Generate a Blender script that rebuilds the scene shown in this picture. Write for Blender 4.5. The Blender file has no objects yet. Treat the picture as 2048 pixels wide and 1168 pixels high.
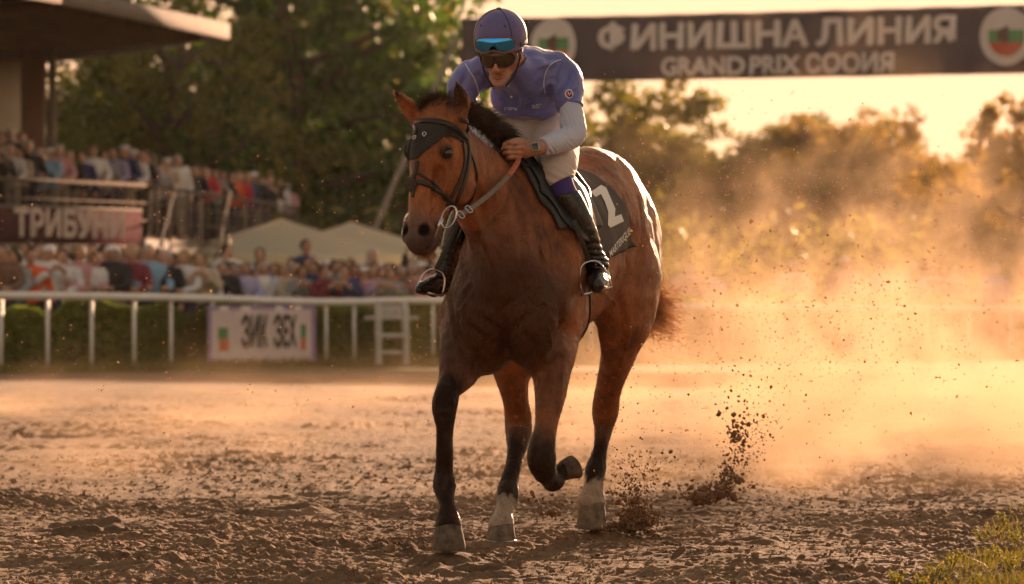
import bpy, bmesh, math, random
import numpy as np
from mathutils import Vector, Matrix, noise as mnoise
from mathutils.bvhtree import BVHTree

# ------------------------------------------------------------------ camera
FPX, HC = 8533.0, 1.155            # focal length in photo pixels, camera height
sc = bpy.context.scene
C = sc.collection
cam_data = bpy.data.cameras.new("camera")
cam = bpy.data.objects.new("camera", cam_data)
C.objects.link(cam)
cam.location = (0, 0, HC)
cam.rotation_euler = (math.radians(90), 0, 0)
cam_data.sensor_width = 36.0
cam_data.lens = 36.0 * FPX / 2048.0
cam_data.shift_y = -14.0 / 2048.0
cam_data.clip_start = 0.1
cam_data.clip_end = 3000
cam_data.dof.use_dof = True
cam_data.dof.focus_distance = 18.6
cam_data.dof.aperture_fstop = 4.4
cam_data.dof.aperture_blades = 0
sc.camera = cam

# ------------------------------------------------------------------ sky and sun
SUN_EL, SUN_AZ = math.radians(9.4), math.radians(13.0)      # azimuth right of the view axis (+Y)
world = bpy.data.worlds.new("World")
sc.world = world
world.use_nodes = True
wn = world.node_tree
for n in list(wn.nodes):
    wn.nodes.remove(n)
w_out = wn.nodes.new("ShaderNodeOutputWorld")
w_bg = wn.nodes.new("ShaderNodeBackground")
w_sky = wn.nodes.new("ShaderNodeTexSky")
w_sky.sky_type = 'NISHITA'
w_sky.sun_disc = False
w_sky.sun_elevation = SUN_EL
w_sky.sun_rotation = SUN_AZ
w_sky.air_density = 0.9
w_sky.dust_density = 0.8
w_sky.ozone_density = 1.0
w_tint = wn.nodes.new("ShaderNodeMix")
w_tint.data_type = 'RGBA'
w_tint.blend_type = 'MULTIPLY'
w_tint.inputs[0].default_value = 1.0
w_tint.inputs[7].default_value = (1.12, 0.76, 0.52, 1)
wn.links.new(w_sky.outputs[0], w_tint.inputs[6])
# the evening sky is even and peach coloured: its brightest part levels off softly
w_div = wn.nodes.new("ShaderNodeVectorMath"); w_div.operation = 'DIVIDE'
w_div.inputs[1].default_value = (2.80, 1.68, 1.02)
w_one = wn.nodes.new("ShaderNodeVectorMath"); w_one.operation = 'ADD'
w_one.inputs[1].default_value = (1, 1, 1)
w_lim = wn.nodes.new("ShaderNodeVectorMath"); w_lim.operation = 'DIVIDE'
wn.links.new(w_tint.outputs[2], w_div.inputs[0])
wn.links.new(w_div.outputs[0], w_one.inputs[0])
wn.links.new(w_tint.outputs[2], w_lim.inputs[0])
wn.links.new(w_one.outputs[0], w_lim.inputs[1])
wn.links.new(w_lim.outputs[0], w_bg.inputs[0])
w_bg.inputs[1].default_value = 0.15
wn.links.new(w_bg.outputs[0], w_out.inputs[0])

sun_data = bpy.data.lights.new("sun", 'SUN')
sun = bpy.data.objects.new("sun", sun_data)
C.objects.link(sun)
sun_data.energy = 3.9
sun_data.angle = math.radians(0.6)
sun_data.color = (1.0, 0.60, 0.36)
sdir = Vector((math.sin(SUN_AZ) * math.cos(SUN_EL), math.cos(SUN_AZ) * math.cos(SUN_EL), math.sin(SUN_EL)))
sun.rotation_euler = sdir.to_track_quat('Z', 'Y').to_euler()

sc.view_settings.view_transform = 'Standard'
sc.view_settings.look = 'None'
sc.view_settings.exposure = 2.0
sc.view_settings.gamma = 1.0
sc.render.engine = 'CYCLES'
cy = sc.cycles
cy.use_denoising = True
cy.max_bounces = 6
cy.diffuse_bounces = 2
cy.glossy_bounces = 3
cy.transmission_bounces = 4
cy.transparent_max_bounces = 8
cy.volume_bounces = 1
cy.caustics_reflective = False
cy.caustics_refractive = False
cy.sample_clamp_indirect = 4.0

# ------------------------------------------------------------------ helpers
PI = math.pi
rng = np.random.default_rng(7)
random.seed(7)

def P(u, v, d):
    """world point seen at photo pixel u, v at depth d"""
    return np.array([(u - 1024) * d / FPX, d, HC - (v - 570) * d / FPX])

def nrm(v):
    v = np.asarray(v, float)
    return v / (np.linalg.norm(v) + 1e-12)

def tag(o, label=None, cat=None, group=None, kind=None):
    if label: o['label'] = label
    if cat: o['category'] = cat
    if group: o['group'] = group
    if kind: o['kind'] = kind
    return o

def empty(name, loc=(0, 0, 0), rz=0.0):
    o = bpy.data.objects.new(name, None)
    C.objects.link(o)
    o.location = loc
    o.rotation_euler = (0, 0, rz)
    o.empty_display_size = 0.1
    return o

def link(name, me, mat=None, parent=None, smooth=True):
    """link mesh data (built in the parent's own space) as one object"""
    o = bpy.data.objects.new(name, me)
    C.objects.link(o)
    if mat is not None:
        for m in (mat if isinstance(mat, (list, tuple)) else [mat]):
            me.materials.append(m)
    if smooth and len(me.polygons):
        me.polygons.foreach_set('use_smooth', np.ones(len(me.polygons), bool))
    if parent is not None:
        o.parent = parent
    return o

def mesh_from(name, V, Fc):
    me = bpy.data.meshes.new(name)
    V = np.asarray(V, np.float32)
    if not isinstance(Fc, np.ndarray) and len({len(f) for f in Fc}) == 1: Fc = np.asarray(Fc)
    if isinstance(Fc, np.ndarray) and len(Fc):
        k = Fc.shape[1]
        me.vertices.add(len(V))
        me.vertices.foreach_set('co', V.ravel())
        me.loops.add(Fc.size)
        me.loops.foreach_set('vertex_index', Fc.astype(np.int32).ravel())
        me.polygons.add(len(Fc))
        me.polygons.foreach_set('loop_start', np.arange(0, Fc.size, k, dtype=np.int32))
        me.update(calc_edges=True)
    else:
        me.from_pydata([tuple(map(float, v)) for v in V], [], [list(map(int, f)) for f in Fc])
    me.validate()
    return me

def rel(V, origin):
    return np.asarray(V, float) - np.asarray(origin, float)

class MB:
    """collects simple solids; build() links them as ONE mesh"""
    def __init__(s):
        s.V, s.F = [], []
    def add(s, V, Fc):
        n = len(s.V)
        s.V += [tuple(map(float, v)) for v in V]
        s.F += [[i + n for i in f] for f in Fc]
        return s
    def box(s, c, size, rz=0.0, rot=None):
        hx, hy, hz = size[0] / 2, size[1] / 2, size[2] / 2
        M = rot if rot is not None else Matrix.Rotation(rz, 3, 'Z')
        V = []
        for z in (-hz, hz):
            for x, y in ((-hx, -hy), (hx, -hy), (hx, hy), (-hx, hy)):
                p = M @ Vector((x, y, z))
                V.append((p.x + c[0], p.y + c[1], p.z + c[2]))
        return s.add(V, [(3, 2, 1, 0), (4, 5, 6, 7), (0, 1, 5, 4), (1, 2, 6, 5), (2, 3, 7, 6), (3, 0, 4, 7)])
    def bar(s, a, b, w, h, up=(0, 0, 1)):
        """rectangular bar from a to b, w across, h along up"""
        a, b = np.array(a, float), np.array(b, float)
        t = nrm(b - a)
        side = nrm(np.cross(t, up))
        u = np.cross(side, t)
        V = []
        for p in (a, b):
            for sx, sz in ((-1, -1), (1, -1), (1, 1), (-1, 1)):
                V.append(p + side * sx * w / 2 + u * sz * h / 2)
        return s.add(V, [(0, 1, 2, 3), (7, 6, 5, 4), (0, 4, 5, 1), (1, 5, 6, 2), (2, 6, 7, 3), (3, 7, 4, 0)])
    def tube(s, pts, rad, n=8, cap=True, closed=False):
        V, Fc = tube_mesh(pts, rad, n, cap, closed)
        return s.add(V, Fc)
    def ellipsoid(s, c, r, n=12, m=8, rot=None):
        V, Fc = [], []
        for j in range(m + 1):
            th = PI * j / m
            for i in range(n):
                ph = 2 * PI * i / n
                p = np.array([r[0] * math.sin(th) * math.cos(ph), r[1] * math.sin(th) * math.sin(ph), r[2] * math.cos(th)])
                if rot is not None: p = np.array(rot) @ p
                V.append(p + np.array(c))
        for j in range(m):
            for i in range(n):
                Fc.append((j * n + i, (j + 1) * n + i, (j + 1) * n + (i + 1) % n, j * n + (i + 1) % n))
        return s.add(V, Fc)
    def build(s, name, mat, parent=None, smooth=False, bevel=0.0, origin=None):
        V = s.V if origin is None else rel(s.V, origin)
        me = mesh_from(name, V, s.F)
        o = link(name, me, mat, parent, smooth)
        if bevel:
            b = o.modifiers.new('bevel', 'BEVEL')
            b.width = bevel; b.segments = 2; b.limit_method = 'ANGLE'
        return o

def tube_mesh(pts, rad, n=8, cap=True, closed=False):
    pts = np.asarray(pts, float)
    m = len(pts)
    rad = np.full(m, rad) if np.isscalar(rad) else np.asarray(rad, float)
    V, Fc = [], []
    ref = np.array([0.13, 0.21, 0.97])
    u = None
    for i in range(m):
        if closed: t = nrm(pts[(i + 1) % m] - pts[i - 1])
        else: t = nrm(pts[min(i + 1, m - 1)] - pts[max(i - 1, 0)])
        if u is None:
            u = np.cross(t, ref)
            if np.linalg.norm(u) < .1: u = np.cross(t, [1, 0, 0])
        u = nrm(u - t * np.dot(u, t))
        w = np.cross(t, u)
        for k in range(n):
            a = 2 * PI * k / n
            V.append(pts[i] + rad[i] * (math.cos(a) * u + math.sin(a) * w))
    mm = m if closed else m - 1
    for i in range(mm):
        for k in range(n):
            a, b = i * n + k, i * n + (k + 1) % n
            c, d = ((i + 1) % m) * n + (k + 1) % n, ((i + 1) % m) * n + k
            Fc.append((a, b, c, d))
    if cap and not closed:
        Fc.append(tuple(range(n))[::-1])
        Fc.append(tuple((m - 1) * n + k for k in range(n)))
    return V, Fc

def crom(pts, sub=6):
    """Catmull-Rom through rows of numbers"""
    A = np.asarray(pts, float)
    if len(A) < 3:
        t = np.linspace(0, 1, sub + 1)[:, None]
        return A[0] * (1 - t) + A[1] * t
    E = np.vstack([2 * A[0] - A[1], A, 2 * A[-1] - A[-2]])
    out = []
    for i in range(len(A) - 1):
        p0, p1, p2, p3 = E[i:i + 4]
        for k in range(sub):
            t = k / sub
            out.append(0.5 * ((2 * p1) + (-p0 + p2) * t + (2 * p0 - 5 * p1 + 4 * p2 - p3) * t * t + (-p0 + 3 * p1 - 3 * p2 + p3) * t ** 3))
    out.append(A[-1])
    return np.array(out)

# ---- value noise in numpy
_perm = rng.permutation(4096)
_val = rng.random(4096).astype(np.float32) * 2 - 1
def vnoise(x, y, z):
    xi, yi, zi = np.floor(x).astype(np.int64), np.floor(y).astype(np.int64), np.floor(z).astype(np.int64)
    xf, yf, zf = (x - xi).astype(np.float32), (y - yi).astype(np.float32), (z - zi).astype(np.float32)
    sx, sy, sz = xf * xf * (3 - 2 * xf), yf * yf * (3 - 2 * yf), zf * zf * (3 - 2 * zf)
    def h(i, j, k):
        return _val[_perm[(_perm[(_perm[i & 4095] + j) & 4095] + k) & 4095]]
    r = 0
    for dx in (0, 1):
        wx = sx if dx else 1 - sx
        for dy in (0, 1):
            wy = sy if dy else 1 - sy
            for dz in (0, 1):
                wz = sz if dz else 1 - sz
                r = r + h(xi + dx, yi + dy, zi + dz) * (wx * wy * wz)
    return r
def fbm(x, y, z=0.0, oct=4, gain=0.5):
    z = x * 0 + z
    r, a, f = 0, 1.0, 1.0
    for o in range(oct):
        r = r + a * vnoise(x * f + 17.3 * o, y * f + 5.1 * o, z * f + 9.7 * o)
        a *= gain; f *= 2.03
    return r

# ---- implicit surfaces: smooth unions on a grid, meshed by surface nets
class Field:
    def __init__(s, lo, hi, h):
        s.lo = np.array(lo, float); s.h = h
        s.n = np.ceil((np.array(hi) - s.lo) / h).astype(int) + 1
        s.D = np.full(tuple(s.n), 1.0, np.float32)
    def reg(s, lo, hi):
        a = np.clip(np.floor((np.array(lo) - s.lo) / s.h).astype(int), 0, s.n - 1)
        b = np.clip(np.ceil((np.array(hi) - s.lo) / s.h).astype(int) + 1, 1, s.n)
        if np.any(b <= a): return None
        ax = [(s.lo[i] + s.h * np.arange(a[i], b[i])).astype(np.float32) for i in range(3)]
        return tuple(slice(a[i], b[i]) for i in range(3)), ax[0][:, None, None], ax[1][None, :, None], ax[2][None, None, :]
    def merge(s, sl, d, k, mode='add'):
        if d is None: return
        A = s.D[sl]
        if mode == 'add':
            if k > 0:
                hh = np.maximum(k - np.abs(A - d), 0) / k
                s.D[sl] = np.minimum(A, d) - hh * hh * k * 0.25
            else:
                s.D[sl] = np.minimum(A, d)
        elif mode == 'sub':
            d = -d
            if k > 0:
                hh = np.maximum(k - np.abs(A - d), 0) / k
                s.D[sl] = np.maximum(A, d) + hh * hh * k * 0.25
            else:
                s.D[sl] = np.maximum(A, d)
    def ell(s, c, r, k=0.03, rot=None, mode='add'):
        """ellipsoid: rot rows are its own axes"""
        c = np.asarray(c, float); r = np.asarray(r, float) * np.ones(3)
        R = max(r) + k + 2 * s.h
        g = s.reg(c - R, c + R)
        if g is None: return s
        sl, X, Y, Z = g
        X, Y, Z = X - c[0], Y - c[1], Z - c[2]
        if rot is None: rot = np.eye(3)
        rot = np.asarray(rot, float)
        k0 = 0; k1 = 0
        for i in range(3):
            q = (X * rot[i][0] + Y * rot[i][1] + Z * rot[i][2]) / r[i]
            k0 = k0 + q * q; k1 = k1 + (q / r[i]) ** 2
        k0 = np.sqrt(k0); k1 = np.sqrt(k1) + 1e-9
        s.merge(sl, k0 * (k0 - 1) / k1, k, mode)
        return s
    def chain(s, pts, k=0.03, flat=None, sub=5, mode='add'):
        """pts: rows (x, y, z, r[, stretch]); flat: axis along which the section is stretched"""
        A = np.asarray(pts, float)
        if A.shape[1] == 4: A = np.hstack([A, np.ones((len(A), 1))])
        A = crom(A, sub) if sub > 1 else A
        m = (A[:, 3] * np.maximum(A[:, 4], 1)).max() + k + 2 * s.h
        g = s.reg(A[:, :3].min(0) - m, A[:, :3].max(0) + m)
        if g is None: return s
        sl, X, Y, Z = g
        T = np.full(tuple(q.stop - q.start for q in sl), 1.0, np.float32)
        fa = None if flat is None else nrm(flat)
        for i in range(len(A) - 1):
            a, b = A[i, :3], A[i + 1, :3]
            mm = (A[i:i + 2, 3] * np.maximum(A[i:i + 2, 4], 1)).max() + k + 2 * s.h
            gg = s.reg(np.minimum(a, b) - mm, np.maximum(a, b) + mm)
            if gg is None: continue
            s2, X, Y, Z = gg
            ls = tuple(slice(s2[j].start - sl[j].start, s2[j].stop - sl[j].start) for j in range(3))
            px, py, pz = X - a[0], Y - a[1], Z - a[2]
            ba = b - a; L2 = float(ba @ ba) + 1e-12
            t = np.clip((px * ba[0] + py * ba[1] + pz * ba[2]) / L2, 0, 1)
            wx, wy, wz = px - t * ba[0], py - t * ba[1], pz - t * ba[2]
            q = wx * wx + wy * wy + wz * wz
            if fa is not None:
                wn_ = wx * fa[0] + wy * fa[1] + wz * fa[2]
                st = A[i, 4] * (1 - t) + A[i + 1, 4] * t
                q = q + wn_ * wn_ * (1 / (st * st) - 1)
            d = np.sqrt(np.maximum(q, 0)) - (A[i, 3] * (1 - t) + A[i + 1, 3] * t)
            T[ls] = np.minimum(T[ls], d)
        s.merge(sl, T, k, mode)
        return s
    def plane_cut(s, p, n, k=0.0, lo=None, hi=None):
        """keep the side n points away from"""
        g = s.reg(s.lo if lo is None else lo, s.lo + s.h * (s.n - 1) if hi is None else hi)
        sl, X, Y, Z = g
        n = nrm(n)
        d = (X - p[0]) * n[0] + (Y - p[1]) * n[1] + (Z - p[2]) * n[2]
        A = s.D[sl]
        d = np.broadcast_to(d, A.shape).astype(np.float32)
        if k > 0:
            hh = np.maximum(k - np.abs(A - d), 0) / k
            s.D[sl] = np.maximum(A, d) + hh * hh * k * 0.25
        else: s.D[sl] = np.maximum(A, d)
        return s
    def disp(s, fn, band=0.03):
        idx = np.nonzero(np.abs(s.D) < band)
        X = s.lo[0] + s.h * idx[0]; Y = s.lo[1] + s.h * idx[1]; Z = s.lo[2] + s.h * idx[2]
        s.D[idx] += fn(X, Y, Z).astype(np.float32)
        return s
    def mesh(s):
        D = s.D; B = D < 0
        nx, ny, nz = D.shape
        cnt = np.zeros((nx - 1, ny - 1, nz - 1), np.int8)
        for i in (0, 1):
            for j in (0, 1):
                for k in (0, 1):
                    cnt += B[i:nx - 1 + i, j:ny - 1 + j, k:nz - 1 + k]
        act = np.nonzero((cnt > 0) & (cnt < 8))
        n = len(act[0])
        ids = np.full(cnt.shape, -1, np.int32)
        ids[act] = np.arange(n)
        S = np.zeros((n, 3)); W = np.zeros(n)
        co = [(i, j, k) for i in (0, 1) for j in (0, 1) for k in (0, 1)]
        vals = {c: D[act[0] + c[0], act[1] + c[1], act[2] + c[2]].astype(float) for c in co}
        for c in co:
            for ax in range(3):
                if c[ax] == 0:
                    e = list(c); e[ax] = 1; e = tuple(e)
                    a, b = vals[c], vals[e]
                    m = (a < 0) != (b < 0)
                    t = np.where(m, a / np.where(m, a - b, 1), 0)
                    for q in range(3):
                        S[:, q] += np.where(m, c[q] + (t if q == ax else 0), 0)
                    W += m
        V = (S / W[:, None] + np.stack(act, 1)) * s.h + s.lo
        Q = []
        for ax in range(3):
            sl0 = [slice(None)] * 3; sl1 = [slice(None)] * 3
            sl0[ax] = slice(0, -1); sl1[ax] = slice(1, None)
            E = B[tuple(sl0)] != B[tuple(sl1)]
            o1, o2 = (ax + 1) % 3, (ax + 2) % 3
            idx = list(np.nonzero(E))
            ok = (idx[o1] > 0) & (idx[o2] > 0) & (idx[o1] < D.shape[o1] - 1) & (idx[o2] < D.shape[o2] - 1)
            idx = [q[ok] for q in idx]
            pos = B[tuple(idx)]
            def cid(a, b):
                q = [idx[0].copy(), idx[1].copy(), idx[2].copy()]
                q[o1] -= a; q[o2] -= b
                return ids[tuple(q)]
            quad = np.stack([cid(1, 1), cid(0, 1), cid(0, 0), cid(1, 0)], 1)
            quad[~pos] = quad[~pos][:, ::-1]
            Q.append(quad)
        Q = np.vstack(Q)
        Q = Q[(Q >= 0).all(1)]
        return V, Q

def smooth_mesh(V, Q, it=2, lam=0.5):
    """Taubin-like smoothing on quads"""
    e = np.vstack([Q[:, [0, 1]], Q[:, [1, 2]], Q[:, [2, 3]], Q[:, [3, 0]]])
    e = np.vstack([e, e[:, ::-1]])
    deg = np.bincount(e[:, 0], minlength=len(V)).astype(float)[:, None]
    deg[deg == 0] = 1
    for q in range(it * 2):
        l = lam if q % 2 == 0 else -lam * 0.9
        S = np.stack([np.bincount(e[:, 0], weights=V[e[:, 1], c], minlength=len(V)) for c in range(3)], 1)
        V = V + l * (S / deg - V)
    return V

def set_color(me, name, col):
    a = me.color_attributes.new(name, 'FLOAT_COLOR', 'POINT')
    cc = np.ones((len(me.vertices), 4), np.float32)
    cc[:, :np.shape(col)[1]] = col
    a.data.foreach_set('color', cc.ravel())

# ---- materials
def new_mat(name):
    m = bpy.data.materials.new(name)
    m.use_nodes = True
    nt = m.node_tree
    return m, nt, nt.nodes['Principled BSDF']
def ramp(nt, stops):
    r = nt.nodes.new('ShaderNodeValToRGB')
    el = r.color_ramp.elements
    while len(el) > 1: el.remove(el[-1])
    el[0].position = stops[0][0]; el[0].color = (*stops[0][1], 1)
    for p, c in stops[1:]:
        e = el.new(p); e.color = (*c, 1)
    return r
def noise_tex(nt, scale, detail=4, rough=0.55, vec=None, scl=None):
    t = nt.nodes.new('ShaderNodeTexNoise')
    t.inputs['Scale'].default_value = scale
    t.inputs['Detail'].default_value = detail
    t.inputs['Roughness'].default_value = rough
    tc = nt.nodes.new('ShaderNodeTexCoord')
    src = tc.outputs['Object']
    if scl is not None:
        mp = nt.nodes.new('ShaderNodeMapping'); mp.inputs['Scale'].default_value = scl
        nt.links.new(src, mp.inputs[0]); src = mp.outputs[0]
    nt.links.new(src, t.inputs['Vector'])
    return t
def pmat(name, col, rough=0.6, var=0.15, scale=8.0, metal=0.0, bump=0.0, bscale=40.0, sheen=0.0, spec=None, bscl=None, attr=None):
    """principled material whose colour wanders around col"""
    m, nt, b = new_mat(name)
    t = noise_tex(nt, scale)
    lo = tuple(max(0, c * (1 - var)) for c in col); hi = tuple(min(1, c * (1 + var)) for c in col)
    r = ramp(nt, [(0.3, lo), (0.7, hi)])
    nt.links.new(t.outputs[0], r.inputs[0])
    out = r.outputs[0]
    if attr:
        at = nt.nodes.new('ShaderNodeVertexColor'); at.layer_name = attr
        mx = nt.nodes.new('ShaderNodeMix'); mx.data_type = 'RGBA'; mx.blend_type = 'MULTIPLY'; mx.inputs[0].default_value = 1
        nt.links.new(out, mx.inputs[6]); nt.links.new(at.outputs[0], mx.inputs[7])
        out = mx.outputs[2]
    nt.links.new(out, b.inputs['Base Color'])
    b.inputs['Roughness'].default_value = rough
    b.inputs['Metallic'].default_value = metal
    if spec is not None: b.inputs['Specular IOR Level'].default_value = spec
    if sheen:
        b.inputs['Sheen Weight'].default_value = sheen
        b.inputs['Sheen Roughness'].default_value = 0.4
    if bump:
        t2 = noise_tex(nt, bscale, 5, 0.6, scl=bscl)
        bp = nt.nodes.new('ShaderNodeBump'); bp.inputs['Strength'].default_value = min(1, bump); bp.inputs['Distance'].default_value = 0.01 * max(1, bump)
        nt.links.new(t2.outputs[0], bp.inputs['Height'])
        nt.links.new(bp.outputs[0], b.inputs['Normal'])
    return m
def ocol_mat(name, rough=0.8, sheen=0.2, var=0.25):
    """cloth whose colour comes from the object's own colour"""
    m, nt, b = new_mat(name)
    oi = nt.nodes.new('ShaderNodeObjectInfo')
    t = noise_tex(nt, 9.0)
    r = ramp(nt, [(0.3, (1 - var,) * 3), (0.7, (1, 1, 1))])
    nt.links.new(t.outputs[0], r.inputs[0])
    mx = nt.nodes.new('ShaderNodeMix'); mx.data_type = 'RGBA'; mx.blend_type = 'MULTIPLY'; mx.inputs[0].default_value = 1
    nt.links.new(oi.outputs['Color'], mx.inputs[6]); nt.links.new(r.outputs[0], mx.inputs[7])
    nt.links.new(mx.outputs[2], b.inputs['Base Color'])
    b.inputs['Roughness'].default_value = rough
    return m
# ------------------------------------------------------------------ the horse
HH = np.array([-0.281, -0.960, 0.0]); HH /= np.linalg.norm(HH)       # heading
HL = np.array([-HH[1], HH[0], 0.0])                                   # its left
HO = np.array([0.392, 19.95, 0.0])
UP = np.array([0, 0, 1.0])
def H(f, l, z): return HO + HH * f * .86 + HL * l + UP * z
# head frame
KH = nrm([-0.60, -0.80, 0]); KL = np.array([-KH[1], KH[0], 0.0])
KA = nrm(KH * 0.25 + UP * -0.968)
KF = nrm(KH - KA * np.dot(KH, KA))
HP = P(880, 236, 18.12)
def K(t, s, l): return HP + KA * t + KF * s + KL * l
KROT = np.array([KA, KF, KL])

def px(rows):
    """rows (u, v, depth, radius px[, stretch]) -> world rows"""
    out = []
    for r in rows:
        p = P(*r[:3]); out.append([*p, r[3] * r[2] / FPX, *(r[4:5] if len(r) > 4 else [1.0])])
    return out

LEG_FR = [(935, 640, 18.78, 62), (930, 705, 18.66, 48), (914, 748, 18.54, 34), (897, 778, 18.48, 26), (890, 806, 18.46, 27.5), (889, 830, 18.46, 24), (889, 858, 18.47, 17.5), (889, 905, 18.49, 16), (888, 945, 18.50, 17.5), (889, 972, 18.49, 22.5), (891, 992, 18.46, 18.5), (895, 1015, 18.42, 17), (896, 1034, 18.41, 23), (897, 1049, 18.40, 27)]
LEG_FL = [(1104, 650, 18.80, 58), (1106, 700, 18.70, 44), (1102, 750, 18.62, 37), (1099, 800, 18.56, 30), (1092, 850, 18.52, 23), (1084, 890, 18.50, 26), (1083, 920, 18.49, 27.5), (1088, 940, 18.53, 24), (1096, 952, 18.66, 18), (1102, 958, 18.78, 18), (1106, 962, 18.86, 22), (1114, 955, 18.93, 18), (1124, 940, 18.95, 17)]
LEG_HR = [(1050, 600, 19.74, 95), (1030, 690, 19.60, 62), (1024, 745, 19.62, 36), (1030, 790, 19.68, 26), (1036, 835, 19.76, 26), (1038, 862, 19.76, 26.5), (1034, 895, 19.71, 20), (1027, 930, 19.64, 16), (1018, 965, 19.57, 17.5), (1014, 993, 19.52, 21.5), (1010, 1012, 19.47, 18), (1006, 1032, 19.43, 19), (1003, 1048, 19.40, 25)]
LEG_HL = [(1238, 560, 19.80, 72), (1244, 650, 19.76, 45), (1238, 705, 19.80, 36), (1226, 745, 19.92, 29), (1214, 790, 20.08, 25), (1211, 825, 20.18, 25.5), (1207, 855, 20.18, 18), (1202, 890, 20.14, 14), (1197, 915, 20.11, 16), (1192, 938, 20.09, 21), (1189, 960, 20.07, 18.5), (1186, 980, 20.06, 20), (1184, 1002, 20.05, 27)]

def build_horse_field(h):
    lo = np.array([-0.56, 17.6, 0.0]); hi = np.array([0.78, 20.62, 2.12])
    Fd = Field(lo, hi, h)
    # barrel, front to back, (f, lateral radius as chain radius, vertical stretch)
    rows = []
    for f, z, rl, rv in [(-0.22, 1.36, .20, .27), (-0.02, 1.42, .262, .34), (0.25, 1.395, .268, .355), (0.55, 1.33, .275, .36), (0.85, 1.29, .278, .375),
                         (1.12, 1.27, .262, .385), (1.36, 1.25, .235, .385), (1.56, 1.20, .205, .35), (1.66, 1.18, .18, .30)]:
        rows.append([*H(f, 0, z), rl, rv / rl])
    Fd.chain(rows, k=.02, flat=UP)
    # croup, buttocks, thighs
    Fd.ell(H(.10, 0, 1.62), (.30, .17, .16), .08, rot=[HH, HL, UP])
    Fd.ell(H(-.16, .13, 1.30), (.20, .145, .30), .07, rot=[HH, HL, UP])
    Fd.ell(H(-.16, -.13, 1.30), (.20, .145, .30), .07, rot=[HH, HL, UP])
    Fd.ell(H(.10, .19, 1.18), (.26, .115, .30), .08, rot=[HH, HL, UP])
    Fd.ell(H(.10, -.19, 1.18), (.26, .115, .30), .08, rot=[HH, HL, UP])
    Fd.ell(H(.26, .24, 1.30), (.12, .05, .10), .06, rot=[HH, HL, UP])         # hip point
    # withers
    Fd.chain([[*H(.85, 0, 1.58), .07, 1], [*H(1.15, 0, 1.635), .065, 1], [*H(1.40, 0, 1.62), .07, 1]], k=.12)
    # shoulders and chest
    for s in (-1, 1):
        Fd.chain([[*H(1.22, s * .12, 1.52), .095, 1], [*H(1.40, s * .165, 1.32), .115, 1], [*H(1.62, s * .155, 1.08), .112, 1]], k=.05)
        Fd.ell(H(1.40, s * .195, 1.12), (.19, .085, .17), .05, rot=[HH, HL, UP])      # triceps
        Fd.ell(H(1.71, s * .112, 1.02), (.11, .115, .17), .035, rot=[HH, HL, UP])        # pectorals
        Fd.ell(H(1.60, s * .10, .90), (.13, .10, .13), .045, rot=[HH, HL, UP])
        Fd.chain([[*H(1.66, s * .04, 1.34), .05, 1], [*H(1.77, s * .06, 1.16), .055, 1], [*H(1.76, s * .085, .98), .04, 1]], k=.05)
    Fd.chain([[*H(1.855, 0, 1.04), .006, 1], [*H(1.85, 0, .96), .016, 1], [*H(1.80, 0, .88), .018, 1]], k=.03, mode='sub')
    for s in (-1, 1):
        Fd.chain([[*H(1.86, s * .03, 1.06), .006, 1], [*H(1.84, s * .13, 1.12), .010, 1], [*H(1.72, s * .24, 1.20), .008, 1]], k=.03, mode='sub')
        Fd.chain([[*H(1.80, s * .20, 1.02), .008, 1], [*H(1.77, s * .21, .92), .012, 1], [*H(1.70, s * .20, .84), .010, 1]], k=.03, mode='sub')
        Fd.chain([[*H(1.52, s * .285, 1.26), .006, 1], [*H(1.46, s * .300, 1.12), .010, 1], [*H(1.56, s * .28, 1.00), .008, 1]], k=.03, mode='sub')
        Fd.chain([[*H(-.06, s * .335, 1.50), .006, 1], [*H(-.20, s * .335, 1.36), .009, 1], [*H(-.25, s * .31, 1.20), .008, 1]], k=.05, mode='sub')
    # neck: stretched in its own plane
    nd = nrm(P(895, 275, 18.2) - P(1050, 450, 18.95)); fl = nrm(UP - nd * np.dot(UP, nd))
    neck = px([(1052, 440, 19.0, 62, 2.3), (1018, 432, 18.80, 62, 2.15), (984, 408, 18.60, 56, 1.95), (950, 366, 18.42, 50, 1.75), (922, 325, 18.28, 44, 1.6), (900, 285, 18.18, 40, 1.35)])
    Fd.chain(neck, k=.07, flat=fl)
    # neck and shoulder cords
    Fd.chain(px([(950, 440, 18.36, 14, 1), (985, 505, 18.40, 17, 1), (1010, 575, 18.42, 15, 1)]), k=.05)
    Fd.chain(px([(1005, 410, 18.52, 14, 1), (1040, 500, 18.58, 18, 1), (1072, 580, 18.60, 17, 1)]), k=.05)
    Fd.chain(px([(980, 440, 18.32, 5, 1), (1012, 520, 18.36, 6, 1), (1035, 590, 18.38, 5, 1)]), k=.03, mode='sub')
    # legs
    for L, st in ((LEG_FR, 1.12), (LEG_FL, 1.12), (LEG_HR, 1.25), (LEG_HL, 1.25)):
        rows = px([(u, v, d, r, st) for u, v, d, r in L])
        Fd.chain(rows[:2], k=.09, flat=HH, sub=3)
        Fd.chain(rows[1:], k=.035, flat=HH, sub=4)
    # tendons, hock points, joints
    Fd.chain(px([(1216, 790, 20.16, 9, 1), (1222, 812, 20.25, 11, 1), (1214, 850, 20.24, 8, 1), (1199, 925, 20.15, 8, 1)]), k=.02)
    Fd.chain(px([(1236, 720, 19.96, 10, 1), (1228, 770, 20.12, 8, 1), (1224, 810, 20.24, 9, 1)]), k=.03)
    Fd.chain(px([(1036, 750, 19.68, 10, 1), (1044, 800, 19.76, 8, 1), (1047, 838, 19.84, 11, 1), (1040, 890, 19.78, 8, 1), (1026, 975, 19.60, 8, 1)]), k=.02)
    Fd.chain(px([(890, 830, 18.495, 9, 1), (890, 900, 18.52, 8, 1), (889, 965, 18.525, 10, 1)]), k=.015)
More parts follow.
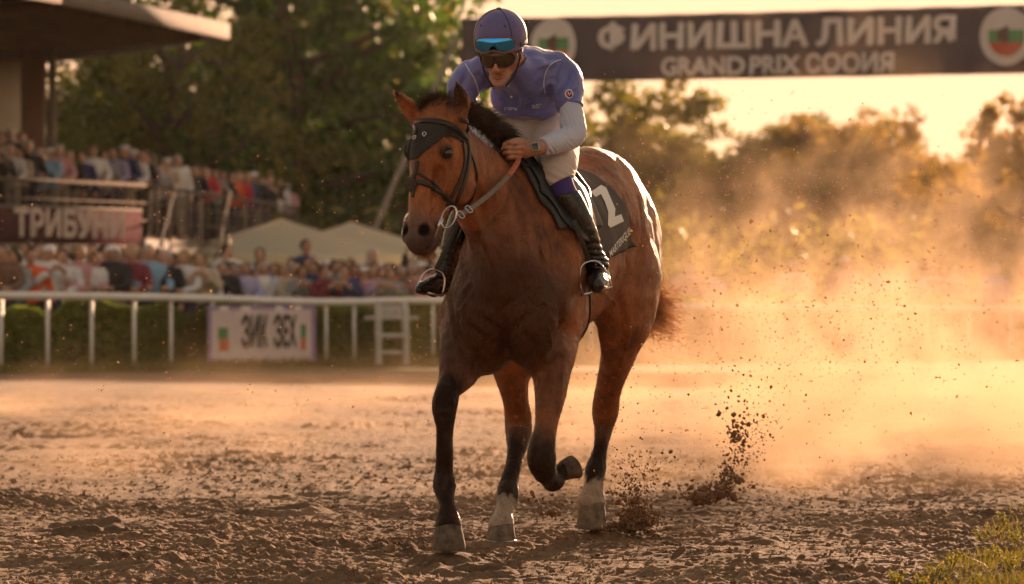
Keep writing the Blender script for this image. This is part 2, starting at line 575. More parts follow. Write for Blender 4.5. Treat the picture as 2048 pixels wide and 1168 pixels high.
    Fd.ell(P(879, 800, 18.42), .017, .02); Fd.ell(P(901, 803, 18.42), .017, .02); Fd.ell(P(890, 822, 18.40), .02, .02)
    Fd.ell(P(880, 972, 18.50), .018, .02); Fd.ell(P(898, 972, 18.50), .018, .02)
    Fd.ell(P(1074, 905, 18.46), .018, .02); Fd.ell(P(1093, 905, 18.46), .018, .02)
    Fd.ell(P(1204, 808, 20.13), .02, .02); Fd.ell(P(1220, 820, 20.16), .018, .02)
    Fd.chain(px([(952, 712, 18.62, 24, 1), (940, 752, 18.57, 15, 1), (908, 785, 18.5, 8, 1)]), k=.03)
    Fd.chain(px([(1128, 690, 18.72, 22, 1), (1122, 740, 18.66, 18, 1), (1106, 800, 18.58, 8, 1)]), k=.03)
    # loin shadow line / flank hollow
    Fd.ell(H(.42, .37, 1.34), (.14, .10, .12), .10, rot=[HH, HL, UP], mode='sub')
    for i in range(5):                                              # ribs
        f0 = .62 + i * .1
        Fd.chain([[*H(f0 + .03, .320 - .01 * abs(i - 2), 1.40), .010, 1], [*H(f0, .325 - .01 * abs(i - 2), 1.22), .012, 1], [*H(f0 - .06, .285, 1.06), .01, 1]], k=.045, mode='sub')
    # ---- head
    rows = [(.00, -.01, .092, 1.0), (.07, .0, .104, .98), (.14, .002, .108, .95), (.21, .0, .096, 1.0), (.29, .0, .078, 1.05), (.37, .0, .065, 1.1), (.44, .0, .061, 1.1), (.50, .0, .064, 1.0), (.54, -.005, .060, .95)]
    Fd.chain([[*K(t, s, 0), r, q] for t, s, r, q in rows], k=.04, flat=KF)
    Fd.chain([[*K(.08, .066, 0), .048, 1], [*K(.20, .066, 0), .044, 1], [*K(.33, .048, 0), .036, 1], [*K(.46, .034, 0), .036, 1]], k=.035)
    for s in (-1, 1):
        Fd.ell(K(.215, -.105, s * .072), (.135, .112, .036), .035, rot=KROT)          # jowl
        Fd.chain([[*K(.30, -.095, s * .045), .030, 1], [*K(.42, -.062, s * .032), .026, 1], [*K(.52, -.055, s * .022), .028, 1]], k=.035)
        Fd.chain([[*K(.17, .020, s * .104), .013, 1], [*K(.24, .006, s * .092), .013, 1], [*K(.33, -.004, s * .070), .011, 1]], k=.02)   # facial crest
        Fd.chain([[*K(.27, .052, s * .034), .012, 1], [*K(.36, .040, s * .036), .010, 1], [*K(.44, .036, s * .034), .010, 1]], k=.02)   # nasal bone edge
        Fd.ell(K(.130, .050, s * .094), (.026, .024, .018), .025, rot=KROT)             # brow
        Fd.ell(K(.165, .040, s * .114), (.024, .018, .014), .012, rot=KROT, mode='sub')
        Fd.chain([[*K(.150, .030, s * .112), .006, 1], [*K(.150, .054, s * .108), .008, 1], [*K(.166, .066, s * .098), .006, 1]], k=.008)
        Fd.chain([[*K(.182, .028, s * .110), .005, 1], [*K(.186, .046, s * .106), .006, 1], [*K(.176, .062, s * .098), .005, 1]], k=.008)
        Fd.ell(K(.090, .040, s * .094), (.030, .02, .014), .03, rot=KROT, mode='sub')   # temple hollow
        Fd.chain([[*K(.25, .035, s * .075), .012, 1], [*K(.33, .025, s * .062), .010, 1], [*K(.42, .012, s * .060), .009, 1]], k=.035, mode='sub')
        Fd.ell(K(.498, .030, s * .050), (.048, .036, .029), .014, rot=KROT)             # nostril rim
        Fd.ell(K(.503, .062, s * .052), (.031, .026, .020), .006, rot=nrm_rows([KA + KF * .15, KF, KL + KA * .3 * s]), mode='sub')
    Fd.ell(K(.545, .022, 0), (.036, .042, .054), .03, rot=KROT)                          # upper lip
    Fd.ell(K(.562, -.030, 0), (.030, .034, .042), .015, rot=KROT)                        # lower lip
    Fd.ell(K(.545, -.058, 0), (.032, .028, .034), .02, rot=KROT)
    Fd.chain([[*K(.572, .03, -.05), .004, 1], [*K(.578, .010, 0), .004, 1], [*K(.572, .0, .05), .004, 1]], k=.012, mode='sub')
    for s in (-1, 1):
        Fd.chain([[*K(.580, .012, s * .02), .004, 1], [*K(.562, -.002, s * .052), .005, 1], [*K(.50, -.026, s * .066), .004, 1]], k=.012, mode='sub')
    # ears
    for base, mid, tip, open_ in ((P(836, 240, 18.16), P(816, 212, 18.13), P(789, 182, 18.12), nrm([-.55, -.75, .25])),
                                  (P(916, 236, 18.06), P(922, 200, 18.04), P(912, 163, 18.02), nrm([-.30, -.95, .1]))):
        ax = nrm(tip - base); op = nrm(open_ - ax * np.dot(open_, ax)); wd = np.cross(ax, op)
        Fd.chain([[*(base - ax * .03), .040, 1], [*base, .036, 1.1], [*(base * .5 + mid * .5), .033, 1.3], [*mid, .028, 1.4], [*(mid * .45 + tip * .55), .018, 1.3], [*tip, .004, 1]], k=.02, flat=wd)
        Fd.chain([[*(base + op * .030 + ax * .03), .012, 1], [*(mid + op * .021 - ax * .012), .020, 1.2], [*(mid * .6 + tip * .4 + op * .017), .012, 1.1], [*(mid * .2 + tip * .8 + op * .010), .005, 1]], k=.008, flat=wd, mode='sub')
    # muscle seams and veins, laid on the surface found so far
    V0, Q0 = Fd.mesh(); b0 = BVHTree.FromPolygons([Vector(v) for v in V0], [tuple(q) for q in Q0])
    def lay(uv, r, k, out, mode):
        pts = []
        for u, v in crom(np.array(uv, float), 3):
            o = Vector((0, 0, HC)); d = (Vector(P(u, v, 18.9)) - o).normalized(); h_ = b0.ray_cast(o, d)
            if h_[0] is not None: pts.append(np.array(h_[0] + h_[1] * out))
        if len(pts) < 3 or max(np.linalg.norm(np.diff(pts, axis=0), axis=1)) > .16: return
        rr = np.array([r * (.35 + .65 * math.sin(PI * (i + .5) / len(pts))) for i in range(len(pts))])
        Fd.chain([[*p_, q_, 1] for p_, q_ in zip(pts, rr)], k=k, mode=mode, sub=1)
    for uv, r in (([(1011, 640), (1010, 665), (1008, 690), (1008, 715)], .017), ([(955, 628), (975, 645), (999, 663), (1009, 672)], .012), ([(1062, 626), (1042, 644), (1022, 662), (1011, 672)], .012),
                  ([(936, 650), (958, 668), (974, 680), (974, 706)], .012), ([(1050, 668), (1064, 684), (1074, 706)], .012), ([(900, 600), (906, 630), (917, 673), (930, 700)], .013),
                  ([(1126, 590), (1123, 620), (1116, 680), (1099, 708)], .014), ([(950, 356), (960, 400), (978, 465), (1000, 530)], .014), ([(909, 445), (918, 490), (932, 540), (950, 590)], .013),
                  ([(1030, 385), (1044, 440), (1050, 500), (1062, 560)], .013), ([(1074, 385), (1088, 430), (1104, 480), (1112, 540)], .013), ([(1066, 420), (1078, 470), (1086, 520)], .010),
                  ([(950, 706), (953, 730), (943, 757)], .011), ([(904, 722), (908, 745), (915, 768)], .009), ([(1081, 715), (1088, 745), (1096, 790)], .011), ([(1121, 715), (1118, 750), (1116, 790)], .008),
                  ([(1244, 385), (1254, 423), (1262, 460), (1262, 490)], .013), ([(1279, 395), (1288, 450), (1284, 500), (1274, 560)], .015), ([(1254, 520), (1260, 547), (1246, 575), (1228, 600)], .013),
                  ([(1240, 600), (1246, 650), (1240, 700), (1232, 750)], .010), ([(1228, 750), (1222, 790), (1216, 830)], .007), ([(1018, 750), (1030, 790), (1034, 830)], .008), ([(1205, 850), (1200, 885), (1194, 915)], .006),
                  ([(884, 800), (890, 815), (886, 835)], .007), ([(884, 870), (885, 910), (884, 945)], .005), ([(1045, 560), (1060, 590), (1084, 612), (1110, 625)], .010), ([(940, 560), (930, 590), (918, 610)], .010),
                  ([(870, 330), (874, 355), (866, 385)], .007), ([(893, 325), (905, 345), (908, 375)], .006), ([(930, 380), (925, 400), (912, 412)], .010)):
        lay(uv, r, .026, .003, 'sub')
    for uv, r in (([(982, 690), (968, 712), (958, 740), (962, 760)], .005), ([(1090, 640), (1100, 670), (1104, 700)], .005), ([(880, 340), (872, 365), (876, 392), (868, 415)], .0042), ([(862, 385), (868, 400), (860, 425)], .0038),
                  ([(1130, 700), (1126, 740), (1124, 780), (1116, 830)], .0045), ([(1200, 560), (1212, 590), (1230, 604)], .005), ([(1262, 640), (1258, 680), (1246, 720)], .005), ([(905, 740), (900, 765), (906, 785)], .004),
                  ([(1048, 760), (1048, 800), (1052, 840)], .004), ([(1072, 470), (1090, 520), (1098, 570)], .005), ([(980, 560), (970, 600), (976, 640)], .005)):
        lay(uv, r, .010, .001, 'add')
    # fine skin relief
    Fd.disp(lambda x, y, z: .0045 * fbm(x * 7, y * 7, z * 5, 3) + .004 * (.5 - np.abs(vnoise(x * 11 + z * 5, y * 11, z * 6 - x * 4))) * np.clip((z - .75) * 3, 0, 1) * np.clip((y - 18.25) * 8, .25, 1) + .0012 * fbm(x * 30, y * 30, z * 22, 2), .02)
    return Fd
def nrm_rows(R): return np.array([nrm(r) for r in R])

def seg_dist(V, A, B):
    ba = B - A
    t = np.clip(((V - A) @ ba) / (ba @ ba), 0, 1)
    return np.linalg.norm(V - (A + t[:, None] * ba), axis=1), t
def poly_dist(V, pts):
    best = np.full(len(V), 9.0); par = np.zeros(len(V))
    for i in range(len(pts) - 1):
        d, t = seg_dist(V, pts[i], pts[i + 1])
        m = d < best
        best[m] = d[m]; par[m] = i + t[m]
    return best, par
def sstep(x, a, b):
    t = np.clip((x - a) / (b - a), 0, 1)
    return t * t * (3 - 2 * t)

def horse_colors(V):
    n = fbm(V[:, 0] * 9, V[:, 1] * 9, V[:, 2] * 9, 4)
    n2 = fbm(V[:, 0] * 40, V[:, 1] * 40, V[:, 2] * 25, 3)
    bay = np.array([.28, .088, .024]); dark = np.array([.016, .011, .009]); mid = np.array([.055, .019, .009])
    pale = np.array([.27, .125, .060])
    c = bay[None] * (1 + .38 * n[:, None] + .22 * n2[:, None])
    def mixc(c, col, w): return c * (1 - w[:, None]) + np.asarray(col)[None] * w[:, None]
    f = (V - HO) @ HH / .86; l = (V - HO) @ HL; z = V[:, 2]
    # dusty sweat-roughened flank and rump
    fl = sstep(1.35 - f, 0, .5) * sstep(z, .9, 1.1)
    fl *= np.clip(.45 + .55 * n, 0, 1)
    c = mixc(c, pale, fl * .32)
    # shade painted into the coat: throat and under-neck, down the right side
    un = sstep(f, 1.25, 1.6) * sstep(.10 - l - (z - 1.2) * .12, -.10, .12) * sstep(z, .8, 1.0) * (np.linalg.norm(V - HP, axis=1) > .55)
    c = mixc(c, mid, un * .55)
    # breast darkened: its deep shade is put into the coat colour
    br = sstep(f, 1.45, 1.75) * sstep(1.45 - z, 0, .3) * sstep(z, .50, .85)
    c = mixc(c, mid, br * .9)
    for L, k0, k1, sock in ((LEG_FR, 2.3, 3.2, None), (LEG_FL, 3.4, 5.4, None), (LEG_HR, 3.6, 6.5, 9.7), (LEG_HL, 4.6, 7.5, 10.1)):
        pts = np.array([P(*r[:3]) for r in L])
        d, t = poly_dist(V, pts)
        w = sstep(t + .35 * n, k0, k1) * (d < .12)
        c = mixc(c, dark, w * .95)
        if sock:
            w = sstep(t + .5 * n2 + .25 * n, sock - .3, sock + .35) * (d < .12)
            c = mixc(c, [.42, .32, .24], w * np.clip(1.0 - .45 * np.clip(n2 + .6 * n, 0, 1), 0, 1))
    # head points
    q = V - HP; t = q @ KA; s = q @ KF; lk = q @ KL
    inh = (np.linalg.norm(q, axis=1) < .75) & (f > 1.5) & (np.abs(lk) < .16) & (s > -.19)
    w = sstep(t + .03 * n, .42, .53) * inh
    c = mixc(c, [.075, .045, .038], w * .93)
    ws = np.exp(-((t - .47) ** 2 / .004 + (np.abs(lk) - .02) ** 2 / .001)) * inh * (s > .02)
    c = mixc(c, [.16, .10, .085], ws * .5)
    for sg in (-1, 1):
        e = np.linalg.norm(V - K(.167, .046, sg * .108), axis=1)
        c = mixc(c, [.05, .025, .018], sstep(-e, -.050, -.022))
        e = np.linalg.norm(V - K(.507, .055, sg * .054), axis=1)
        c = mixc(c, [.008, .005, .005], sstep(-e, -.036, -.020))
    # ears: dark rims and tips, dark inside the near one
    for base, tip in ((P(836, 240, 18.16), P(789, 182, 18.12)), (P(916, 236, 18.06), P(912, 163, 18.02))):
        d, t2 = seg_dist(V, base, tip)
        c = mixc(c, dark, sstep(t2, .55, .95) * (d < .06) * .9)
    base, tip = P(916, 236, 18.06), P(912, 163, 18.02)
    d, t2 = seg_dist(V, base, tip)
    c = mixc(c, [.035, .018, .014], ((d < .05) * sstep(t2, .1, .4)) * .8)
    c = np.clip(c, 0.004, 1)
    # clinging dust: a thin pale film low on the legs and in streaks
    du = np.clip(fbm(V[:, 0] * 16, V[:, 1] * 16, V[:, 2] * 10, 4) - .15, 0, 1) * np.clip(1.0 - z * .9, .12, 1)
    c = c * (1 - .16 * du[:, None]) + np.array([.30, .19, .12]) * (.16 * du[:, None])
    gloss = np.clip(.25 + (c[:, :1] - .03) * 6, .18, 1)
    return np.hstack([c, gloss])

def coat_mat():
    m, nt, b = new_mat('bay_coat')
    at = nt.nodes.new('ShaderNodeVertexColor'); at.layer_name = 'coat'
    t = noise_tex(nt, 60, 5, .65, scl=(1.6, 1.6, .6))
    r = ramp(nt, [(0.25, (.72, .68, .66)), (0.75, (1.22, 1.24, 1.28))])
    nt.links.new(t.outputs[0], r.inputs[0])
    mx = nt.nodes.new('ShaderNodeMix'); mx.data_type = 'RGBA'; mx.blend_type = 'MULTIPLY'; mx.inputs[0].default_value = 1
    nt.links.new(at.outputs[0], mx.inputs[6]); nt.links.new(r.outputs[0], mx.inputs[7])
    nt.links.new(mx.outputs[2], b.inputs['Base Color'])
    b.inputs['Roughness'].default_value = .46
    tr_ = noise_tex(nt, 9, 5, .65, scl=(1.3, 1.3, .5)); mr_ = nt.nodes.new('ShaderNodeMapRange'); mr_.inputs[1].default_value = .35; mr_.inputs[2].default_value = .65; mr_.inputs[3].default_value = .24; mr_.inputs[4].default_value = .60
    nt.links.new(tr_.outputs[0], mr_.inputs[0]); nt.links.new(mr_.outputs[0], b.inputs['Roughness'])
    gl = nt.nodes.new('ShaderNodeMath'); gl.operation = 'MULTIPLY'; gl.inputs[1].default_value = .42
    nt.links.new(at.outputs['Alpha'], gl.inputs[0]); nt.links.new(gl.outputs[0], b.inputs['Specular IOR Level'])
    b.inputs['Sheen Roughness'].default_value = .35
    b.inputs['Sheen Tint'].default_value = (1, .75, .5, 1)
    t2 = noise_tex(nt, 130, 4, .6, scl=(1.8, 1.8, .5))
    t3 = noise_tex(nt, 17, 5, .62, scl=(1.2, 1.2, .45))
    ad = nt.nodes.new('ShaderNodeMath'); ad.operation = 'MULTIPLY_ADD'; ad.inputs[1].default_value = 4.0
    nt.links.new(t3.outputs[0], ad.inputs[0]); nt.links.new(t2.outputs[0], ad.inputs[2])
    bp = nt.nodes.new('ShaderNodeBump'); bp.inputs['Strength'].default_value = .8; bp.inputs['Distance'].default_value = .008
    nt.links.new(ad.outputs[0], bp.inputs['Height']); nt.links.new(bp.outputs[0], b.inputs['Normal'])
    return m

def hoof_part(top, bot, toe, r0, r1, name, parent, origin, mat, shoe_mat=None, face=None):
    """hoof wall from the coronet (top) to the ground face (bot); toe = direction the toe points"""
    top, bot = np.array(top), np.array(bot)
    Lh = np.linalg.norm(bot - top); shear = nrm(bot - top)
    ax = nrm(bot - top) if face is None else nrm(face)
    toe = nrm(toe - ax * np.dot(toe, ax)); sd = np.cross(ax, toe)
    V, Fc = [], []; n = 28
    rings = [(-.10, r0 * .70, .0), (.02, r0 * .98, .0), (.16, r0 * 1.03, .001), (.5, r0 * .48 + r1 * .52, .005), (.86, r1, .010), (.97, r1 * .985, .010), (1.0, r1 * .95, .010)]
    for q, (t, r, off) in enumerate(rings):
        for i in range(n):
            a = 2 * PI * i / n
            ct, st = math.cos(a), math.sin(a)
            rr = r * (1 + (.10 if ct > 0 else -.12) * ct * ct)
            tilt = (-.22 * r0 * ct) if q < 3 else 0
            V.append(top + shear * (t * Lh) + ax * tilt + toe * (ct * rr * 1.06 + off) + sd * st * rr)
    m = len(rings)
    for j in range(m - 1):
        for i in range(n): Fc.append((j * n + i, j * n + (i + 1) % n, (j + 1) * n + (i + 1) % n, (j + 1) * n + i))
    # sole: a shallow dish and the frog
    b0 = (m - 1) * n
    for i in range(n): V.append(bot + toe * .010 + (np.array(V[b0 + i]) - (bot + toe * .010)) * .80)
    for i in range(n): Fc.append((b0 + i, b0 + (i + 1) % n, b0 + n + (i + 1) % n, b0 + n + i))
    b1 = b0 + n
    for i in range(n): V.append(bot - ax * .010 + (np.array(V[b1 + i]) - bot) * .85)
    for i in range(n): Fc.append((b1 + i, b1 + (i + 1) % n, b1 + n + (i + 1) % n, b1 + n + i))
    V.append(bot - ax * .008)
    for i in range(n): Fc.append((b1 + n + i, b1 + n + (i + 1) % n, b1 + 2 * n))
    me = mesh_from(name, rel(V, origin), Fc)
    o = link(name, me, mat, parent)
    if shoe_mat:
        pts = []
        for i in range(-11, 12):
            a = i * .128 * 2
            pts.append(bot + toe * (math.cos(a) * r1 * 1.02 + .010) + sd * math.sin(a) * r1 * .97 + ax * .004)
        V2, F2 = tube_mesh(pts, .006, 6)
        link('horseshoe', mesh_from('horseshoe', rel(V2, origin), F2), shoe_mat, o)
    return o

def strands(roots, dirs, lengths, seg=7, grav=.3, wob=.02, rad=.0009, freq=6.0, target=None, seed=0, curl=0.0):
    """many hair strands as thin three-sided tubes in one mesh"""
    r = np.random.default_rng(seed)
    N = len(roots); roots = np.asarray(roots, float); D = np.asarray(dirs, float)
    L = np.asarray(lengths, float) * np.ones(N)
    p = roots.copy(); d = D / (np.linalg.norm(D, axis=1)[:, None] + 1e-9)
    ph = r.random((N, 3)) * 6.28
    pts = [p.copy()]
    for i in range(seg):
        st = (L / seg)[:, None]
        nv = np.stack([vnoise(p[:, 0] * freq + 3 + q * 31, p[:, 1] * freq, p[:, 2] * freq) for q in range(3)], 1)
        d = d + nv * wob * 10 * st * freq / 6 + np.array([0, 0, -1.0]) * grav * st * 6 + r.normal(0, wob, (N, 3))
        if curl:
            d = d + curl * np.stack([np.sin(ph[:, 0] + i * 1.3), np.cos(ph[:, 1] + i * 1.1), np.sin(ph[:, 2] + i)], 1)
        d = d / np.linalg.norm(d, axis=1)[:, None]
        p = p + d * st
        pts.append(p.copy())
    Pt = np.stack(pts, 1)                        # N, seg+1, 3
    T = np.gradient(Pt, axis=1); T /= np.linalg.norm(T, axis=2)[..., None] + 1e-9
    ref = r.normal(size=(N, 1, 3)); U = np.cross(T, ref); U /= np.linalg.norm(U, axis=2)[..., None] + 1e-9
    W = np.cross(T, U)
    rr = (rad * np.linspace(1, .25, seg + 1) ** .8)[None, :, None]
    rings = []
    for k in range(3):
        a = 2 * PI * k / 3
        rings.append(Pt + rr * (math.cos(a) * U + math.sin(a) * W))
    V = np.stack(rings, 2).reshape(-1, 3)         # N, seg+1, 3 ring
    base = np.arange(N)[:, None, None] * (seg + 1) * 3
    j = np.arange(seg)[None, :, None]; k = np.arange(3)[None, None, :]
    a = base + j * 3 + k; b = base + j * 3 + (k + 1) % 3
    Fq = np.stack([a, b, b + 3, a + 3], -1).reshape(-1, 4)
    return V, Fq

def hair_mat(name, root, tip, rough=.45, tr=.35):
    m, nt, b = new_mat(name)
    t = noise_tex(nt, 25, 3)
    r = ramp(nt, [(.3, root), (.7, tip)])
    nt.links.new(t.outputs[0], r.inputs[0]); nt.links.new(r.outputs[0], b.inputs['Base Color'])
    b.inputs['Roughness'].default_value = rough
    trf = tr; tr = nt.nodes.new('ShaderNodeBsdfTranslucent'); nt.links.new(r.outputs[0], tr.inputs[0])
    mx = nt.nodes.new('ShaderNodeMixShader'); mx.inputs[0].default_value = trf
    out = nt.nodes['Material Output']
    nt.links.new(b.outputs[0], mx.inputs[1]); nt.links.new(tr.outputs[0], mx.inputs[2]); nt.links.new(mx.outputs[0], out.inputs[0])
    return m

def build_horse():
    org = np.array([HO[0], HO[1] - .8, 0.0])
    Fd = build_horse_field(.0062)
    V, Q = Fd.mesh(); del Fd
    # keep the one big component (drop specks)
    V = smooth_mesh(V, Q, 2, .5)
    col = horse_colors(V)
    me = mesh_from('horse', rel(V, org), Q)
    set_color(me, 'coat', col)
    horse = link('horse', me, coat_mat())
    horse.location = org
    tag(horse, 'bay racehorse with white hind pasterns galloping towards the camera under the jockey', 'horse')
    bvh = BVHTree.FromPolygons([Vector(v) for v in V], [tuple(q) for q in Q])
    # eyes
    em = pmat('eye_dark', (.010, .006, .005), .06, .2, spec=.9)
    for s in (-1, 1):
        e = MB().ellipsoid(K(.167, .040, s * .099), (.021, .022, .020), 20, 14)
        e.build('eye', em, horse, True, origin=org)
    # hooves
    hm = pmat('hoof_horn', (.105, .072, .050), .85, .6, 30, bump=.6, bscale=60, bscl=(1, 1, .25))
    hm2 = pmat('dusty_hoof_horn', (.165, .118, .082), .9, .55, 30, bump=.6, bscale=60)
    sm = pmat('worn_steel', (.45, .45, .46), .35, .1, metal=1)
    k = lambda r, d: r * d / FPX
    hoof_part(P(897, 1042, 18.41), P(899, 1097, 18.36), [-.12, -1, -.35], k(25, 18.4), k(33, 18.4), 'hoof', horse, org, hm, face=[.02, .10, -1])
    hoof_part(P(1125, 940, 18.95), P(1150, 926, 18.98), [.1, .25, -1], k(19, 18.9), k(24, 18.9), 'hoof', horse, org, hm)
    hoof_part(P(1003, 1036, 19.42), P(1002, 1079, 19.36), [-.1, -1, 0], k(23, 19.4), k(29.5, 19.4), 'hoof', horse, org, hm2, sm, face=[0, .03, -1])
    hoof_part(P(1184, 1000, 20.05), P(1183, 1054, 20.02), [0, -1, -.25], k(25, 20.2), k(30, 20.2), 'hoof', horse, org, hm2, face=[0, .12, -1])
    # ---- hair
    dk = hair_mat('dark_horse_hair', (.030, .018, .012), (.13, .065, .035))
    gd = hair_mat('glow_painted_hair', (.42, .23, .10), (.85, .55, .28), tr=.65)  # golden backlit glow of tail, whiskers and ear fringe put into the colour
    r = np.random.default_rng(3)
    # forelock between the ears, blown back and up
    N = 1500
    a = r.random(N)
    roots = np.array([P(858 + 46 * t + r.normal(0, 3), 226 - 8 * math.sin(t * PI) + r.normal(0, 3), 18.14 + r.normal(0, .025)) for t in a])
    cl = r.integers(0, 26, N); cd = r.normal(0, 1, (26, 3))
    dirs = np.stack([-.45 + .35 * a, -.15 + 0 * a, .85 + 0 * a], 1) + cd[cl] * np.array([.30, .25, .16]) + r.normal(0, .06, (N, 3))
    V1, F1 = strands(roots, dirs, (.085 + .02 * cd[cl, 0]).clip(.06, .12) * r.uniform(.7, 1.15, N), 11, 2.3, .02, .0011, 24, seed=1, curl=.02)
    link('forelock', mesh_from('forelock', rel(V1, org), F1), dk, horse)
    # mane along the crest
    N = 5200
    cr = crom(np.array([P(905, 222, 18.20), P(930, 232, 18.30), P(965, 252, 18.48), P(995, 282, 18.68), P(1018, 312, 18.92), P(1036, 332, 19.1)]), 8)
    t = r.random(N) * (len(cr) - 1.001); i0 = t.astype(int); ft = (t - i0)[:, None]
    base = cr[i0] * (1 - ft) + cr[i0 + 1] * ft
    base = base + r.normal(0, .012, (N, 3)) - UP * .01
    tt = t / len(cr)
    cl = (tt * 60 + r.normal(0, 1.2, N)).astype(int) % 70; cd = r.normal(0, 1, (70, 3))
    dirs = np.stack([.50 + 0 * tt, .30 + 0 * tt, .85 - .30 * tt], 1) + cd[cl] * np.array([.22, .25, .16]) + r.normal(0, .07, (N, 3))
    V1, F1 = strands(base, dirs, (.125 + .02 * cd[cl, 1]).clip(.08, .17) * r.uniform(.65, 1.15, N), 11, 2.0, .02, .0011, 22, seed=2, curl=.02)
    link('mane', mesh_from('mane', rel(V1, org), F1), dk, horse)
    # tail: long hair swinging out behind the near thigh
    N = 2300
    path = crom(np.array([H(-.36, 0, 1.50), H(-.46, .02, 1.36), H(-.50, .06, 1.15), P(1276, 560, 20.45), P(1300, 618, 20.45), P(1334, 640, 20.42)]), 6)
    V1s = []; F1s = []; off = 0
    seg = len(path) - 1
    for q in range(N):
        sc_ = np.linspace(.01, 1, seg + 1)[:, None]
        o1 = r.normal(0, 1, 3) * np.array([.050, .06, .085]) * .85; ph = r.random(3) * 6.28
        Lq = int(r.uniform(.62, 1.0) * seg)
        pts = path + o1 * sc_ ** .7 + .020 * sc_ * np.stack([np.sin(ph[0] + np.arange(seg + 1) * .9), np.sin(ph[1] + np.arange(seg + 1) * .8), np.sin(ph[2] + np.arange(seg + 1) * 1.0)], 1)
        kk = np.clip((np.arange(seg + 1) - seg * .75) / (seg * .25), 0, 1)[:, None]
        pts = pts + kk ** 1.5 * (np.array([.085, 0, .012]) * r.normal(.75, .45) + np.array([0, 0, .06]) * r.normal(.1, .8))
        V1, F1 = tube_mesh(pts[:Lq + 1], .00065, 3, False)
        V1s += V1; F1s += [[i + off for i in f] for f in F1]; off += len(V1)
    link('tail', mesh_from('tail', rel(V1s, org), np.array(F1s)), gd, horse)
    # whiskers and chin hair
    N = 420
    roots, dirs = [], []
    for q in range(N):
        a = r.uniform(-1.3, 1.4)
        c = K(.575 - .02 * abs(a) , -.03, 0)
        dd = nrm(KA * .9 + KL * a * .8 + KF * r.normal(-.25, .5))
        hit = bvh.ray_cast(Vector(c + dd * .2), Vector(-dd), .3)
        if hit[0] is None: continue
        roots.append(np.array(hit[0])); dirs.append(dd + np.array([0, 0, -.3]) + r.normal(0, .2, 3))
    V1, F1 = strands(roots, dirs, r.uniform(.008, .03, len(roots)), 4, .3, .05, .0006, 9, seed=5)
    link('whiskers', mesh_from('whiskers', rel(V1, org), F1), gd, horse)
    for q in range(160):        # fringe of the ears
        if q % 80 == 0: roots, dirs = [], []
        qq = q; q = q // 80
        b = P(836, 240, 18.16) if q % 2 else P(916, 236, 18.06)
        tp = P(789, 182, 18.12) if q % 2 else P(912, 163, 18.02)
        p = b + (tp - b) * r.uniform(.1, .95)
        dd = nrm(r.normal(0, 1, 3) + np.array([-.8 if q % 2 else .8, 0, .2]))
        hit = bvh.ray_cast(Vector(p + dd * .1), Vector(-dd), .12)
        if hit[0] is not None: roots.append(np.array(hit[0])); dirs.append(dd)
        if qq % 80 == 79:
            V1, F1 = strands(roots, dirs, r.uniform(.008, .022, len(roots)), 4, .3, .05, .0006, 9, seed=6 + q)
            link('ear_fringe', mesh_from('ear_fringe', rel(V1, org), F1), gd, horse)
    # short coat hair lying back over the body
    N = 85000
    nr = np.zeros_like(V)
    fa_, fb_ = V[Q[:, 2]] - V[Q[:, 0]], V[Q[:, 3]] - V[Q[:, 1]]
    fn_ = np.cross(fa_, fb_)
    for k_ in range(4): np.add.at(nr, Q[:, k_], fn_)
    nr /= np.linalg.norm(nr, axis=1)[:, None] + 1e-9
    ok = np.nonzero((V[:, 2] > .12))[0]
    idx = ok[r.integers(0, len(ok), N)]
    n_ = nr[idx]; base = V[idx] + r.normal(0, .003, (N, 3))
    head_ = (np.linalg.norm(V[idx] - HP, axis=1) < .75) & (((V[idx] - HO) @ HH) / .86 > 1.55)
    flow = -HH * .75 - UP * .65 + 0 * n_
    flow = np.where(head_[:, None], KA[None] * 1.0, flow)
    flow = flow + .55 * np.stack([vnoise(base[:, 0] * 5 + q * 9, base[:, 1] * 5, base[:, 2] * 5) for q in range(3)], 1)
    flow = flow - n_ * (flow * n_).sum(1)[:, None]; flow /= np.linalg.norm(flow, axis=1)[:, None] + 1e-9
    d_ = flow + n_ * r.uniform(.12, .42, (N, 1)) + r.normal(0, .12, (N, 3))
    Lh = np.where(head_, .006, .010) * r.uniform(.6, 1.4, N)
    V2, F2 = strands(base - n_ * .001, d_, Lh, 3, .0, .05, .00042, 9, seed=9)
    ch = mesh_from('coat_hair', rel(V2, org), F2)
    set_color(ch, 'coat', np.repeat(col[idx], 12, axis=0) * np.array([1.10, 1.05, 1.0, 1]))
    link('coat_hair', ch, horse.data.materials[0], horse)
    return horse, bvh, org, V, Q
# ------------------------------------------------------------------ the jockey
JF = nrm([-.20, -.93, -.26]); JL = nrm(np.cross([0, 0, 1.0], JF) * 1.0)
JL = nrm([0.977, -.21, 0]) ; JL = nrm(JL - JF * np.dot(JL, JF)); JU = np.cross(JL, JF); JU = JU if JU[2] > 0 else -JU
JC = P(1001, 94, 18.64)
def J(x, y, z): return JC + JL * x + JF * y + JU * z
JROT = np.array([JL, JF, JU])
TORSO = [(1066, 262, 19.42, 50, 1.35), (1066, 225, 19.30, 50, 1.30), (1060, 190, 19.14, 50, 1.32), (1050, 160, 18.98, 49, 1.38), (1042, 142, 18.88, 38, 1.35)]
ARM_R = [(1108, 140, 18.96, 34), (1128, 158, 18.95, 33), (1137, 195, 18.90, 27), (1145, 240, 18.84, 24), (1147, 268, 18.80, 23), (1128, 280, 18.74, 22), (1100, 289, 18.66, 19), (1076, 296, 18.60, 13.5)]
ARM_L = [(962, 146, 18.92, 32), (936, 160, 18.92, 33), (927, 190, 18.90, 27), (930, 225, 18.88, 23), (940, 246, 18.86, 22), (962, 268, 18.84, 20), (985, 284, 18.82, 17), (1002, 296, 18.80, 13)]
